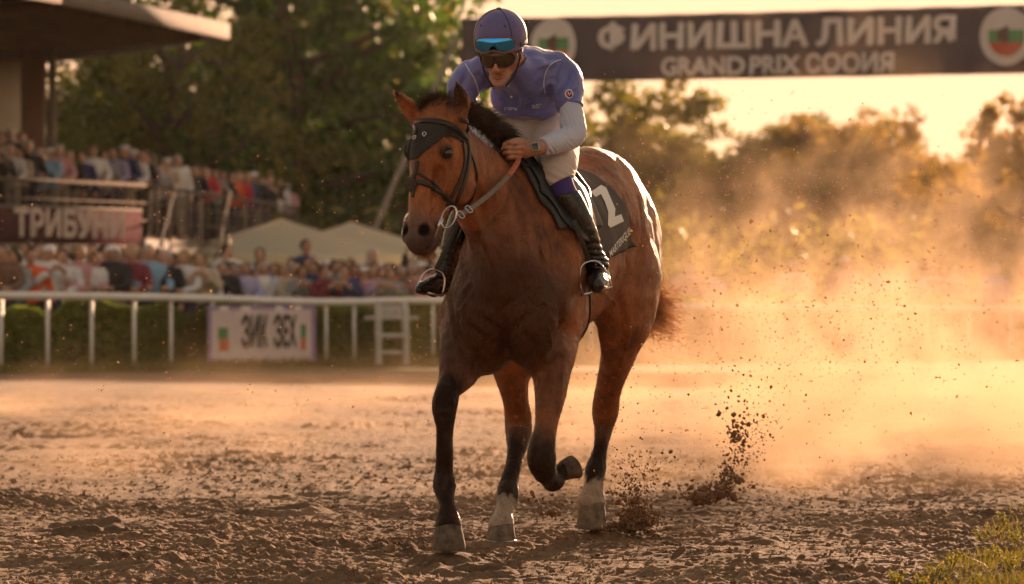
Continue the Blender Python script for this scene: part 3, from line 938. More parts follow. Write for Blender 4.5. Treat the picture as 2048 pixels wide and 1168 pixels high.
LEG_R = [(1098, 250, 19.36, 52), (1108, 285, 19.12, 46), (1112, 325, 18.86, 38), (1110, 350, 18.76, 33), (1124, 378, 18.72, 25), (1144, 410, 18.71, 22), (1166, 455, 18.73, 21), (1184, 500, 18.77, 17), (1193, 526, 18.79, 16)]
LEG_L = [(1032, 250, 19.36, 52), (1012, 280, 19.12, 46), (992, 318, 18.94, 38), (972, 345, 18.88, 32), (948, 385, 18.90, 25), (928, 430, 18.93, 23), (910, 480, 18.95, 21), (899, 520, 18.95, 17), (894, 540, 18.95, 16)]

def speck(nt, b):
    """flecks of thrown dirt stuck to a cloth"""
    l = b.inputs['Base Color'].links[0]; src = l.from_socket
    t = noise_tex(nt, 190, 2, .5); r_ = ramp(nt, [(.66, (0, 0, 0)), (.74, (.8, .8, .8))]); nt.links.new(t.outputs[0], r_.inputs[0])
    t2 = noise_tex(nt, 6, 4, .6); r2 = ramp(nt, [(.45, (0, 0, 0)), (.75, (.45, .45, .45))]); nt.links.new(t2.outputs[0], r2.inputs[0])
    ad = nt.nodes.new('ShaderNodeMath'); ad.operation = 'MULTIPLY_ADD'; ad.inputs[1].default_value = .8; ad.use_clamp = True
    q = nt.nodes.new('ShaderNodeMath'); q.operation = 'MULTIPLY'; q.inputs[1].default_value = .5
    nt.links.new(r2.outputs[0], q.inputs[0]); nt.links.new(r_.outputs[0], ad.inputs[0]); nt.links.new(q.outputs[0], ad.inputs[2])
    mx = nt.nodes.new('ShaderNodeMix'); mx.data_type = 'RGBA'; mx.inputs[7].default_value = (.14, .085, .05, 1)
    nt.links.new(ad.outputs[0], mx.inputs[0]); nt.links.new(src, mx.inputs[6]); nt.links.new(mx.outputs[2], b.inputs['Base Color'])
def grow(rows, dr): return [(r[0], r[1], r[2], r[3] + dr, *r[4:]) for r in rows]

def bodyfield(lo, hi, h): return Field(lo, hi, h)

FING = [  # MCP, PIP, DIP, tip  (u, v, d)
    ([1042, 287, 18.575], [1015, 285, 18.545], [1011, 290, 18.600], [1028, 292, 18.625]),
    ([1044, 296, 18.570], [1011, 295, 18.535], [1007, 299, 18.592], [1026, 301, 18.620]),
    ([1044, 305, 18.572], [1013, 305, 18.540], [1010, 309, 18.595], [1028, 309, 18.622]),
    ([1040, 313, 18.578], [1018, 314, 18.552], [1015, 317, 18.600], [1029, 316, 18.625])]

def build_jockey():
    org = P(1060, 262, 19.3)
    skin = pmat('skin', (.42, .21, .135), .50, .14, 30, bump=.15, bscale=160)
    lo = np.array([-.36, 18.36, .98]); hi = np.array([.52, 19.68, 2.36])
    B = Field(lo, hi, .0042)
    B.chain(px(grow(TORSO, -9)), k=.02, flat=(1, 0, 0))
    for A in (ARM_R, ARM_L): B.chain(px([(a, b, c, d - (9 if i < 4 else 2)) for i, (a, b, c, d) in enumerate(A)]), k=.02)
    for A in (LEG_R, LEG_L): B.chain(px([(a, b, c, d - (3 if i < 4 else 6)) for i, (a, b, c, d) in enumerate(A)]), k=.03)
    for foot in ([(1194, 530, 18.79, 10), (1199, 556, 18.82, 8), (1196, 562, 18.70, 9), (1196, 567, 18.66, 6)], [(892, 545, 18.95, 10), (885, 564, 18.96, 8), (862, 569, 18.88, 8), (848, 574, 18.85, 5)]):
        B.chain(px(foot), k=.015)
    # neck and head
    B.chain([[*P(1040, 146, 18.88), .062, 1], [*P(1028, 128, 18.80), .056, 1], [*J(0, -.03, -.05), .056, 1]], k=.03)
    B.ell(J(0, 0, .025), (.084, .102, .100), .03, rot=JROT)
    B.ell(J(0, .028, -.066), (.060, .068, .074), .03, rot=JROT)
    for s in (-1, 1):
        B.chain([[*J(s * .062, .0, -.068), .014, 1], [*J(s * .046, .040, -.108), .012, 1], [*J(s * .018, .080, -.141), .012, 1]], k=.03)
        B.ell(J(s * .046, .076, -.056), (.020, .016, .014), .02, rot=JROT)
        B.chain([[*J(s * .030, .096, -.070), .003, 1], [*J(s * .038, .086, -.092), .004, 1], [*J(s * .036, .080, -.115), .003, 1]], k=.012, mode='sub')
        B.ell(J(s * .032, .094, -.022), (.018, .012, .012), .012, rot=JROT, mode='sub')
        B.chain([[*J(s * .012, .101, .000), .010, 1], [*J(s * .034, .095, .003), .009, 1], [*J(s * .056, .076, -.004), .008, 1]], k=.012)
        B.ell(J(s * .012, .107, -.080), (.008, .011, .008), .008, rot=JROT)
        B.ell(J(s * .007, .116, -.090), (.005, .006, .004), .004, rot=JROT, mode='sub')
        B.chain([[*J(s * .021, .104, -.078), .003, 1], [*J(s * .031, .090, -.104), .004, 1]], k=.008, mode='sub')
        B.ell(J(s * .060, .050, -.098), (.013, .020, .020), .03, rot=JROT, mode='sub')
        B.ell(J(s * .086, -.012, -.028), (.010, .021, .033), .006, rot=JROT)
        B.ell(J(s * .096, -.006, -.026), (.007, .011, .020), .004, rot=JROT, mode='sub')
    B.chain([[*J(0, .100, -.010), .008, 1], [*J(0, .112, -.045), .008, 1], [*J(0, .122, -.072), .0098, 1], [*J(0, .116, -.081), .009, 1]], k=.014)
    B.ell(J(0, .091, -.144), (.019, .016, .016), .018, rot=JROT)
    B.chain([[*J(-.023, .093, -.110), .0025, 1], [*J(-.007, .1030, -.1070), .0035, 1], [*J(.007, .1030, -.1070), .0035, 1], [*J(.023, .093, -.110), .0025, 1]], k=.007)
    B.chain([[*J(-.020, .091, -.117), .0025, 1], [*J(0, .1015, -.1185), .0048, 1], [*J(.020, .091, -.117), .0025, 1]], k=.008)
    B.chain([[*J(-.024, .097, -.1125), .0012, 1], [*J(0, .110, -.112), .0016, 1], [*J(.024, .097, -.1125), .0012, 1]], k=.004, mode='sub')
    B.ell(J(0, .104, -.131), (.018, .010, .006), .01, rot=JROT, mode='sub')
    # right hand, closed round the rein and the whip
    hd = nrm(P(1042, 298, 18.575) - P(1074, 296, 18.60))
    B.chain(px([(1076, 296, 18.60, 13.5, 1), (1064, 297, 18.595, 14, 1.1), (1050, 298, 18.60, 14, 1.35)]), k=.01, flat=UP)
    for f in FING:
        r = [8.0, 4.1, 4.2, 3.7, 3.1]
        B.chain([[*P(*f[0]), .0105, 1], [*((P(*f[0]) + P(*f[1])) / 2), .0092, 1], [*P(*f[1]), .0098, 1], [*P(*f[2]), .0088, 1], [*P(*f[3]), .0078, 1]], k=.004, sub=3)
    B.chain([[*P(1056, 288, 18.61), .013, 1], [*P(1040, 280, 18.585), .0115, 1], [*P(1022, 282, 18.56), .0095, 1], [*P(1008, 289, 18.545), .0080, 1]], k=.005, sub=4)
    # left hand, mostly hidden behind the mane
    for i in range(4):
        v0 = 290 + 9 * i
        B.chain([[*P(1008, v0, 18.79), .010, 1], [*P(1030, v0 + 1, 18.76), .009, 1], [*P(1034, v0 + 4, 18.80), .0085, 1], [*P(1020, v0 + 5, 18.82), .0075, 1]], k=.004, sub=3)
    B.chain([[*P(1004, 296, 18.80), .018, 1], [*P(1012, 304, 18.80), .020, 1.2]], k=.01)
    B.chain([[*P(1004, 290, 18.79), .012, 1], [*P(1020, 283, 18.76), .009, 1], [*P(1032, 287, 18.75), .0078, 1]], k=.005)
    V, Q = B.mesh(); V = smooth_mesh(V, Q, 1, .45)
    me = mesh_from('person', rel(V, org), Q)
    # lips and cheeks slightly redder, knuckles too, stubble on the jaw
    c = np.ones((len(V), 3)); c *= 1
    q = V - JC; x, y, z = q @ JL, q @ JF, q @ JU
    lip = np.exp(-(((z + .113) / .010) ** 2 + (x / .024) ** 2)) * (y > .06)
    stub = np.exp(-(((z + .135) / .03) ** 2)) * (y > .0) * (np.abs(x) < .08)
    chk = np.exp(-(((z + .065) / .022) ** 2 + ((np.abs(x) - .045) / .02) ** 2)) * (y > .03)
    c *= (1 + .16 * fbm(V[:, 0] * 90, V[:, 1] * 90, V[:, 2] * 90, 3))[:, None]
    c *= 1 - .35 * lip[:, None] * np.array([.4, 1, .9]) - .22 * (stub - lip * .5)[:, None].clip(0) - .22 * chk[:, None] * np.array([.1, .8, .8])
    kn = np.zeros(len(V))
    for f in FING:
        for p_ in (P(*f[0]), P(*f[1])): kn = np.maximum(kn, np.exp(-(np.linalg.norm(V - p_, axis=1) / .012) ** 2))
    c *= 1 - .25 * kn[:, None] * np.array([.0, .9, .8])
    set_color(me, 'tint', np.clip(c, 0, 1))
    skin = pmat('skin', (.44, .215, .14), .48, .12, 30, bump=.12, bscale=160, attr='tint')
    skin.node_tree.nodes['Principled BSDF'].inputs['Subsurface Weight'].default_value = .12
    skin.node_tree.nodes['Principled BSDF'].inputs['Subsurface Radius'].default_value = (.012, .005, .003)
    man = link('person', me, skin); man.location = org
    tag(man, 'jockey in blue violet short sleeved silks and cap crouching over the galloping bay horse', 'person')
    def piece(F_, name, mat, sm=1):
        V, Q = F_.mesh(); V = smooth_mesh(V, Q, sm, .45)
        return link(name, mesh_from(name, rel(V, org), Q), mat, man)

    # silks: torso and short sleeves, hem and cuffs cut by planes
    S = Field([-.36, 18.55, 1.60], [.42, 19.62, 2.36], .0050)
    T = [(1066, 250, 19.36, 54, 1.30), (1064, 222, 19.26, 54, 1.26), (1060, 190, 19.12, 54, 1.28), (1052, 160, 18.98, 53, 1.38), (1044, 140, 18.88, 42, 1.38)]
    S.chain(px(T), k=.02, flat=(1, 0, 0))
    S.ell(P(1078, 140, 19.10), (.135, .15, .10), .06)
    S.ell(P(1030, 120, 18.95), (.15, .12, .060), .05)
    for A in (ARM_R, ARM_L):
        S.chain(px(grow(A[:4], 5.2)), k=.030)
    S.chain(px([(1010, 205, 19.02, 26, 1.6), (1045, 216, 19.06, 26, 1.8), (1085, 208, 19.08, 26, 1.5)]), k=.06)
    # folds running from the armpits across the chest and down the sides, laid on the cloth
    V0, Q0 = S.mesh(); b0 = BVHTree.FromPolygons([Vector(v) for v in V0], [tuple(q_) for q_ in Q0])
    for uv, r_, mode in (([(1100, 165), (1080, 182), (1056, 196), (1030, 204)], .013, 'add'), ([(1100, 178), (1084, 196), (1062, 210)], .011, 'sub'), ([(1094, 152), (1072, 172), (1046, 186)], .012, 'sub'),
                     ([(956, 165), (976, 184), (1002, 198)], .012, 'add'), ([(960, 152), (984, 170), (1008, 182)], .011, 'sub'), ([(1110, 122), (1090, 130), (1066, 136)], .011, 'add'), ([(1116, 134), (1094, 144), (1072, 152)], .010, 'sub'),
                     ([(1100, 200), (1092, 214), (1078, 224)], .011, 'sub'), ([(1132, 140), (1128, 164), (1112, 184)], .010, 'sub'), ([(1150, 165), (1142, 186), (1122, 202)], .011, 'add'), ([(1152, 185), (1140, 200), (1120, 212)], .009, 'sub'),
                     ([(936, 130), (930, 155), (918, 180)], .010, 'sub'), ([(1010, 190), (1014, 208), (1012, 226)], .010, 'sub'), ([(1040, 190), (1044, 208), (1042, 228)], .010, 'add'), ([(1062, 110), (1080, 108), (1098, 114)], .010, 'sub'), ([(1030, 176), (1034, 192), (1032, 210)], .007, 'sub')):
        pts = []
        for u_, v_ in crom(np.array(uv, float), 3):
            o_ = Vector((0, 0, HC)); d_ = (Vector(P(u_, v_, 18.9)) - o_).normalized(); h_ = b0.ray_cast(o_, d_)
            if h_[0] is not None: pts.append(np.array(h_[0] + h_[1] * (.002 if mode == 'sub' else -.003)))
        if len(pts) < 4 or max(np.linalg.norm(np.diff(pts, axis=0), axis=1)) > .05: continue
        rr = [r_ * (.3 + .7 * math.sin(PI * (i_ + .5) / len(pts))) for i_ in range(len(pts))]
        S.chain([[*p_, q_, 1] for p_, q_ in zip(pts, rr)], k=.022, mode=mode, sub=1)
    def folds(x, y, z):
        a = .013 * (.5 - np.abs(vnoise(x * 9 + z * 5, y * 5, z * 8 - x * 6))) + .009 * (.5 - np.abs(vnoise(x * 17 - z * 9 + 5, y * 8, z * 12 + x * 9))) + .003 * fbm(x * 14, y * 14, z * 14, 2)
        return a
    S.disp(folds, .03)
    # cuffs
    cr, cl = P(1142, 216, 18.87), P(929, 206, 18.89)
    for c0, n0, hx in ((cr, nrm(P(1146, 250, 18.83) - P(1134, 190, 18.9)), 1), (cl, nrm(P(931, 230, 18.88) - P(927, 190, 18.9)), -1)):
        lo_ = c0 + np.array([-.085 if hx > 0 else -.12, -.14, -.16]); hi_ = c0 + np.array([.12 if hx > 0 else .075, .14, .10])
        S.plane_cut(c0, n0, lo=lo_, hi=hi_)
    S.plane_cut(P(1045, 232, 19.0), nrm([-.06, -.10, -1.0]), lo=S.lo, hi=[P(1106, 0, 19)[0], 20, 3])
    S.chain([[*P(1046, 150, 18.90), .090, 1], [*P(1034, 141, 18.82), .074, 1], [*P(1024, 131, 18.76), .066, 1]], k=.02)
    S.chain([[*P(1034, 138, 18.83), .058, 1], [*P(1024, 122, 18.76), .058, 1], [*P(1010, 100, 18.66), .060, 1]], k=.004, mode='sub')
    S.plane_cut(J(0, -.035, -.120), JU * 1.0 + JF * .55, lo=J(0, 0, -.12) - .13, hi=J(0, 0, -.10) + .13)
    silk, nt, b = new_mat('blue_violet_silk')
    t = noise_tex(nt, 5, 3); r_ = ramp(nt, [(.3, (.11, .125, .36)), (.7, (.17, .195, .50))])
    nt.links.new(t.outputs[0], r_.inputs[0]); nt.links.new(r_.outputs[0], b.inputs['Base Color'])
    b.inputs['Roughness'].default_value = .42; b.inputs['Sheen Weight'].default_value = .35; b.inputs['Sheen Roughness'].default_value = .3
    t2 = noise_tex(nt, 16, 4, .6, scl=(1.6, .8, 1)); bp = nt.nodes.new('ShaderNodeBump'); bp.inputs['Strength'].default_value = .5; bp.inputs['Distance'].default_value = .012
    nt.links.new(t2.outputs[0], bp.inputs['Height']); nt.links.new(bp.outputs[0], b.inputs['Normal'])
    speck(nt, b)
    V, Q = S.mesh(); V = smooth_mesh(V, Q, 1, .45)
    silks = link('silks', mesh_from('silks', rel(V, org), Q), silk, man)
    sb = BVHTree.FromPolygons([Vector(v) for v in V], [tuple(q_) for q_ in Q])
    def on(bv, u, v, off):
        o = Vector((0, 0, HC)); d = Vector(P(u, v, 18.9)) - o; d.normalize()
        hit = bv.ray_cast(o, d)
        if hit[0] is None: return None
        return np.array(hit[0] + hit[1] * off)
    seam_m = pmat('pale_piping', (.55, .55, .66), .6, .1)
    for path in ([(931, 128), (938, 140), (948, 156), (954, 172), (957, 190), (958, 206)], [(1122, 120), (1108, 124), (1096, 134), (1089, 150), (1087, 168), (1090, 186)]):
        pts = [on(sb, u, v, .002) for u, v in crom(np.array(path, float), 5)]
        pts = [p_ for p_ in pts if p_ is not None]
        V_, F_ = tube_mesh(pts, .0032, 6)
        link('piping', mesh_from('piping', rel(V_, org), F_), seam_m, silks)
    bt = pmat('button_pearl', (.7, .7, .75), .3, .1)
    for u, v in ((1017, 171), (1023, 193)):
        c_ = on(sb, u, v, .001)
        MB().ellipsoid(c_, (.006, .004, .006), 10, 6).build('button', bt, silks, True, origin=org)
    # small sponsor marks: a round badge on the sleeve and lettering on the breast
    def disc_on(bv, u, v, r0, r1, mat, name, off, a0=0, a1=2 * PI, asp=1.0):
        V_, F_ = [], []; n = 24
        for i in range(n + 1):
            a = a0 + (a1 - a0) * i / n
            for r_ in (r0, r1):
                p_ = on(bv, u + math.cos(a) * r_ * asp, v + math.sin(a) * r_, off)
                if p_ is None: p_ = np.array(V_[-1]) if V_ else P(u, v, 18.8)
                V_.append(p_)
        for i in range(n): F_.append((2 * i, 2 * i + 1, 2 * i + 3, 2 * i + 2))
        return link(name, mesh_from(name, rel(V_, org), F_), mat, silks)
    red = pmat('badge_red', (.60, .05, .04), .5); wht = pmat('print_white', (.72, .72, .78), .5); blk = pmat('badge_black', (.02, .02, .03), .5); pnk = pmat('print_red', (.50, .06, .09), .5)
    disc_on(sb, 1138, 188, .1, 8.2, blk, 'badge', .0015)
    disc_on(sb, 1138, 188, 6.6, 9.0, wht, 'badge_ring', .0025, asp=.9)
    disc_on(sb, 1138, 188, 3.2, 6.4, red, 'badge_mark', .0028, PI * .55, PI * 1.25, .9)
    disc_on(sb, 1138, 188, 3.2, 6.4, red, 'badge_mark', .0028, -PI * .30, PI * .18, .9)
    def text_on(bv, txt, u0, v0, size, mat, name, off, parent, ang=0.0, fn=None, bold=.0, up=True):
        cu = bpy.data.curves.new(name, 'FONT'); cu.body = txt; cu.size = size; cu.align_x = 'CENTER'; cu.align_y = 'CENTER'; cu.offset = bold
        to = bpy.data.objects.new(name, cu); C.objects.link(to)
        bpy.context.view_layer.update()
        me_ = bpy.data.meshes.new_from_object(to.evaluated_get(bpy.context.evaluated_depsgraph_get()))
        bpy.data.objects.remove(to)
        bm = bmesh.new(); bm.from_mesh(me_)
        for _ in range(2):
            es = [e for e in bm.edges if e.calc_length() > size * .12]
            if es: bmesh.ops.subdivide_edges(bm, edges=es, cuts=2, use_grid_fill=True)
            bmesh.ops.triangulate(bm, faces=bm.faces[:])
        bad = []
        for v_ in bm.verts:
            x, y = v_.co.x, v_.co.y
            xr, yr = x * math.cos(ang) - y * math.sin(ang), x * math.sin(ang) + y * math.cos(ang)
            p_ = fn(xr, yr) if fn else on(bv, u0 + xr, v0 - yr, off)
            if p_ is None: bad.append(v_); continue
            v_.co = Vector(p_)
        bmesh.ops.delete(bm, geom=bad, context='VERTS')
        me2 = bpy.data.meshes.new(name); bm.to_mesh(me2); bm.free()
        me2.transform(Matrix.Translation(-Vector(parent_org(parent, org))))
        return link(name, me2, mat, parent, False)
    def parent_org(p, o): return o
    text_on(sb, 'V', 1138, 188, 9, wht, 'badge_letter', .0035, silks, -.15, bold=.2)
    text_on(sb, 'Э', 995, 212, 10, pnk, 'breast_print', .002, silks, -.2, bold=.2)
    text_on(sb, 'селен', 1021, 217, 9.5, wht, 'breast_lettering', .002, silks, -.02, bold=.15)
    text_on(sb, 'т', 1053, 216, 10, pnk, 'breast_print', .002, silks, .0, bold=.2)
    text_on(sb, 'аде', 1074, 211, 12, wht, 'breast_lettering', .002, silks, .2, bold=.12)

    # pale under-sleeves
    und = pmat('pale_under_sleeve', (.50, .52, .64), .62, .06, 12, bump=.25, bscale=90, sheen=.3)
    for A, cut0, dirn, wr in ((ARM_R, P(1136, 190, 18.9), nrm(P(1128, 158, 18.95) - P(1140, 215, 18.88)), P(1083, 294, 18.62)), (ARM_L, P(927, 185, 18.9), nrm([0, 0, 1.0]), P(996, 292, 18.81))):
        lo_ = np.array([P(*a[:3]) for a in A]).min(0) - .09; hi_ = np.array([P(*a[:3]) for a in A]).max(0) + .09
        G = Field(lo_, hi_, .0042)
        G.chain(px([(a_, b_, c_, d_ + (-8.0 if i_ == 0 else 2.0)) for i_, (a_, b_, c_, d_) in enumerate(A[2:])]), k=0)
        el = P(*A[4][:3])
        def wr_(x, y, z, el=el, wr=wr):
            s_ = (x - el[0]) * (wr[0] - el[0]) + (z - el[2]) * (wr[2] - el[2])
            s_ = s_ / (np.linalg.norm((wr - el)[[0, 2]]) + 1e-6)
            amp = .0022 * (.6 + np.clip(s_ / .15, 0, 1)) * np.clip(1.2 - np.abs(s_ + .0) * 0, 0, 1)
            return amp * np.sin(s_ * 330 + 5 * fbm(x * 12, y * 12, z * 12, 2)) * np.clip(.5 + fbm(x * 15, y * 15, z * 15, 2), 0, 1.2) + .002 * fbm(x * 22, y * 22, z * 22, 2)
        G.disp(wr_, .02)
        
        fa = P(*A[5][:3]); G.plane_cut(wr, nrm(wr - P(*A[6][:3])), lo=wr - .05, hi=wr + .05)
        piece(G, 'under_sleeve', und)

    # breeches
    lo_ = P(960, 420, 19.2) + np.array([0, -.55, 0]); hi_ = P(1170, 195, 19.2) + np.array([0, .45, 0])
    G = Field(P(950, 405, 19.0) - np.array([0, .5, 0]), P(1175, 195, 19.5) + np.array([0, .3, 0]), .0048)
    G.chain(px([(1066, 268, 19.42, 54, 1.38), (1066, 232, 19.32, 55, 1.32), (1062, 205, 19.20, 50, 1.3)]), k=.03, flat=(1, 0, 0))
    G.chain(px(grow(LEG_R[:5], 5)), k=.04); G.chain(px(grow(LEG_L[:5], 5)), k=.04)
    G.disp(lambda x, y, z: .004 * fbm(x * 9, y * 9, z * 16, 3) + .0045 * np.sin((z * 1.0 + .55 * x + .25 * y) * 170 + 4 * fbm(x * 8, y * 8, z * 8, 2)) * np.clip(.35 + fbm(x * 7 + 4, y * 7, z * 7, 2), 0, 1) * np.clip(1.8 - (z - 1.50) * 8, .15, 1), .02)
    G.plane_cut(P(1120, 366, 18.74), nrm(P(1146, 405, 18.72) - P(1114, 345, 18.74)), lo=P(1040, 410, 18.5), hi=P(1180, 290, 18.95))
    G.plane_cut(P(955, 372, 18.89), nrm(P(935, 405, 18.9) - P(972, 345, 18.88)), lo=P(940, 410, 18.6), hi=P(1010, 330, 19.1))
    bm_ = pmat('off_white_breeches', (.60, .50, .45), .75, .08, 7, bump=.25, bscale=220, sheen=.2); speck(bm_.node_tree, bm_.node_tree.nodes['Principled BSDF'])
    piece(G, 'breeches', bm_)

    # socks and boots
    sockm = pmat('purple_sock', (.045, .025, .17), .8, .1, 20, sheen=.3)
    boot, nt, b = new_mat('black_boot_leather')
    t = noise_tex(nt, 16, 5); r_ = ramp(nt, [(.35, (.008, .007, .007)), (.75, (.035, .027, .022))]); nt.links.new(t.outputs[0], r_.inputs[0]); nt.links.new(r_.outputs[0], b.inputs['Base Color'])
    b.inputs['Roughness'].default_value = .26
    t2 = noise_tex(nt, 45, 4); bp = nt.nodes.new('ShaderNodeBump'); bp.inputs['Strength'].default_value = .35; bp.inputs['Distance'].default_value = .006
    nt.links.new(t2.outputs[0], bp.inputs['Height']); nt.links.new(bp.outputs[0], b.inputs['Normal'])
    for side, L, foot, bt0 in (('R', LEG_R, [(1195, 528, 18.80, 20), (1200, 552, 18.83, 19), (1199, 562, 18.77, 21), (1195, 566, 18.67, 21), (1194, 571, 18.60, 15)], 4.45),
                              ('L', LEG_L, [(893, 545, 18.95, 21), (884, 564, 18.97, 20), (868, 570, 18.90, 19), (850, 576, 18.85, 15), (839, 579, 18.82, 9)], 4.6)):
        rows = crom(np.array(px(grow(L, 3))), 6)
        i0 = int(6 * 3.0); i1 = int(6 * bt0)
        a = np.array(px(L)); lo_ = a[3:, :3].min(0) - .12; hi_ = a[2:, :3].max(0) + .12
        ft = np.array(px(foot)); lo_ = np.minimum(lo_, ft[:, :3].min(0) - .08); hi_ = np.maximum(hi_, ft[:, :3].max(0) + .08)
        G = Field(lo_, hi_, .005)
        q_ = rows[i0:i1 + 4].copy(); q_[:, 3] += -.0045
        G.chain(q_, k=0, sub=1)
        piece(G, 'sock', sockm)
        G = Field(lo_, hi_, .0045)
        q_ = rows[i1:].copy(); q_[:, 3] += .0015
        G.chain(q_, k=0, sub=1)
        G.plane_cut(rows[i1][:3] + nrm(rows[i1 + 2][:3] - rows[i1][:3]) * .006, -nrm(rows[i1 + 2][:3] - rows[i1][:3]) + (np.array([.25, 0, 0]) if side == 'R' else 0), lo=rows[i1][:3] - .09, hi=rows[i1][:3] + .09)
        G.chain(px([L[-1][:3] + (21,), foot[0]]), k=.01)
        G.chain(px(foot), k=.02)
        G.chain(px([(foot[1][0], foot[1][1] + 12, foot[1][2] + .01, 16), (foot[2][0], foot[2][1] + 10, foot[2][2] - .02, 15)]), k=.012)
        ank = P(*foot[0][:3])
        G.disp(lambda x, y, z: .0028 * np.sin((z - ank[2]) * 210 + 30 * (x - ank[0]) + 4 * fbm(x * 9, y * 9, z * 9, 2)) * np.exp(-((z - ank[2] - .03) / .10) ** 2) + .0022 * fbm(x * 16, y * 16, z * 16, 3), .02)
        sole = min(p_[2] for p_ in ft) - .036
        G.plane_cut([0, 0, P(*foot[-1][:3])[2] - .030], (.10 if side == 'R' else -.05, -.12, -1))
        piece(G, 'boot', boot)

    # helmet
    G = Field(JC - .2, JC + np.array([.2, .2, .26]), .0042)
    G.ell(J(0, -.008, .052), (.116, .138, .116), 0, rot=JROT)
    G.plane_cut(J(0, .05, .000), -JU + JF * .16, .012)
    G.plane_cut(J(0, -.06, -.05), -JU - JF * .35, .01)
    G.chain([[*J(-.100, .050, .004), .006, 1], [*J(-.070, .100, .004), .008, 1], [*J(0, .130, .006), .009, 1], [*J(.070, .100, .004), .008, 1], [*J(.100, .050, .004), .006, 1]], k=.012)
    G.disp(lambda x, y, z: .0012 * fbm(x * 20, y * 20, z * 20, 2), .01)
    hel = piece(G, 'helmet', pmat('violet_cap_cloth', (.115, .095, .27), .55, .12, 9, bump=.15, bscale=260, sheen=.4))
    V, Q = G.mesh(); hb = BVHTree.FromPolygons([Vector(v) for v in V], [tuple(q_) for q_ in Q])
    def onb(bv, c_, d, off):
        d = Vector(nrm(d)); o = Vector(c_) + d * .5
        h_ = bv.ray_cast(o, -d)
        return None if h_[0] is None else np.array(h_[0] + h_[1] * off)
    dk = pmat('dark_cap_seam', (.03, .025, .07), .6)
    hc = J(0, -.008, .052)
    for ang in (-.95, .62):
        pts = [onb(hb, hc, math.sin(t) * (JF * math.cos(ang) + JL * math.sin(ang)) + JU * math.cos(t), .0006) for t in np.linspace(.12, 1.75, 24)]
        V_, F_ = tube_mesh([p_ for p_ in pts if p_ is not None], .0018, 5)
        link('seam', mesh_from('seam', rel(V_, org), F_), dk, hel)
    MB().ellipsoid(J(0, -.008, .169), (.013, .013, .006), 12, 8, rot=JROT.T).build('cap_button', pmat('grey_button', (.12, .11, .10), .5), hel, True, origin=org)
    rivet = pmat('cap_vent', (.01, .01, .02), .7)
    for a_, b_ in ((.42, .52), (-.62, .55)):
        c_ = onb(hb, hc, math.sin(1.1) * (JF * math.cos(a_) + JL * math.sin(a_)) + JU * b_ * .9, .0)
        MB().ellipsoid(c_, (.004, .003, .005), 8, 6).build('vent', rivet, hel, True, origin=org)

    # goggles: a curved lens with a frame, plus strap
    def goggles(name, cz, rx, ry, w, hgt, lens_m, frame_m, fr, notch, parent, tilt=0.0, flat=2.6):
        def surf(a, z):
            return J(rx * math.sin(a), ry * math.cos(a) + tilt * z, cz + z)
        def outline(th):
            c_, s_ = math.cos(th), math.sin(th)
            x = w * math.copysign(abs(c_) ** (2 / flat), c_); z = hgt * math.copysign(abs(s_) ** (2 / flat), s_)
            if s_ < 0: z += notch * math.exp(-(x / .22) ** 2) * hgt; z *= 1.0 - .18 * (1 - abs(x / w)) * 0
            return x, z
        n, m = 72, 9
        V_, F_ = [], []
        for j in range(m + 1):
            for i in range(n):
                x, z = outline(2 * PI * i / n)
                t_ = j / m
                V_.append(surf(x * t_, z * t_ + (notch * .25 * hgt) * (1 - t_)) + JF * .006 * (1 - t_ ** 2))
        for j in range(m):
            for i in range(n): F_.append((j * n + i, j * n + (i + 1) % n, (j + 1) * n + (i + 1) % n, (j + 1) * n + i))
        g_ = link(name, mesh_from(name, rel(V_, org), F_), lens_m, parent)
        pts = [surf(*outline(2 * PI * i / n)) for i in range(n)]
        V_, F_ = tube_mesh(pts, fr, 8, closed=True)
        link('goggle_frame', mesh_from('goggle_frame', rel(V_, org), F_), frame_m, g_)
        return g_, surf
    lens, nt, b = new_mat('mirror_blue_lens')
    b.inputs['Metallic'].default_value = 1.0; b.inputs['Roughness'].default_value = .07
    tc = nt.nodes.new('ShaderNodeTexCoord'); sep = nt.nodes.new('ShaderNodeSeparateXYZ'); nt.links.new(tc.outputs['Object'], sep.inputs[0])
    b.inputs['Base Color'].default_value = (.05, .36, 1.0, 1)
    frame_m = pmat('amber_goggle_frame', (.20, .075, .025), .3)
    g1, _ = goggles('upper_goggles', .036, .121, .144, .84, .036, lens, frame_m, .0042, .45, hel, tilt=-.10)
    tape = pmat('grey_strap', (.10, .10, .11), .7, .4, 90)
    for s in (-1, 1):
        pts = [onb(hb, hc, JF * math.cos(a) + JL * s * math.sin(a) + JU * (-.12 - .15 * math.sin(a)), .003) for a in np.linspace(1.02, 2.6, 14)]
        pts = [p_ for p_ in pts if p_ is not None]
        m_ = MB()
        for a_, b_ in zip(pts[:-1], pts[1:]): m_.bar(a_, b_, .004, .020, JU)
        m_.build('goggle_strap', tape, g1, False, origin=org)
    lens2 = pmat('dark_amber_lens', (.030, .018, .008), .06, .3, 20, spec=.8)
    g2, _ = goggles('riding_goggles', -.034, .094, .121, .92, .033, lens2, pmat('black_goggle_frame', (.012, .010, .010), .35), .0048, .75, man, tilt=.05)
    for s in (-1, 1):
        MB().bar(J(s * .090, .050, -.026), J(s * .094, -.02, -.012), .005, .016, JU).build('goggle_strap', tape, g2, False, origin=org)
        V_, F_ = tube_mesh(crom(np.array([J(s * .100, .005, .01), J(s * .086, .018, -.05), J(s * .066, .040, -.115), J(s * .03, .070, -.160)]), 5), .0042, 6)
        link('chin_strap', mesh_from('chin_strap', rel(V_, org), F_), pmat('black_webbing', (.015, .013, .012), .6), hel)
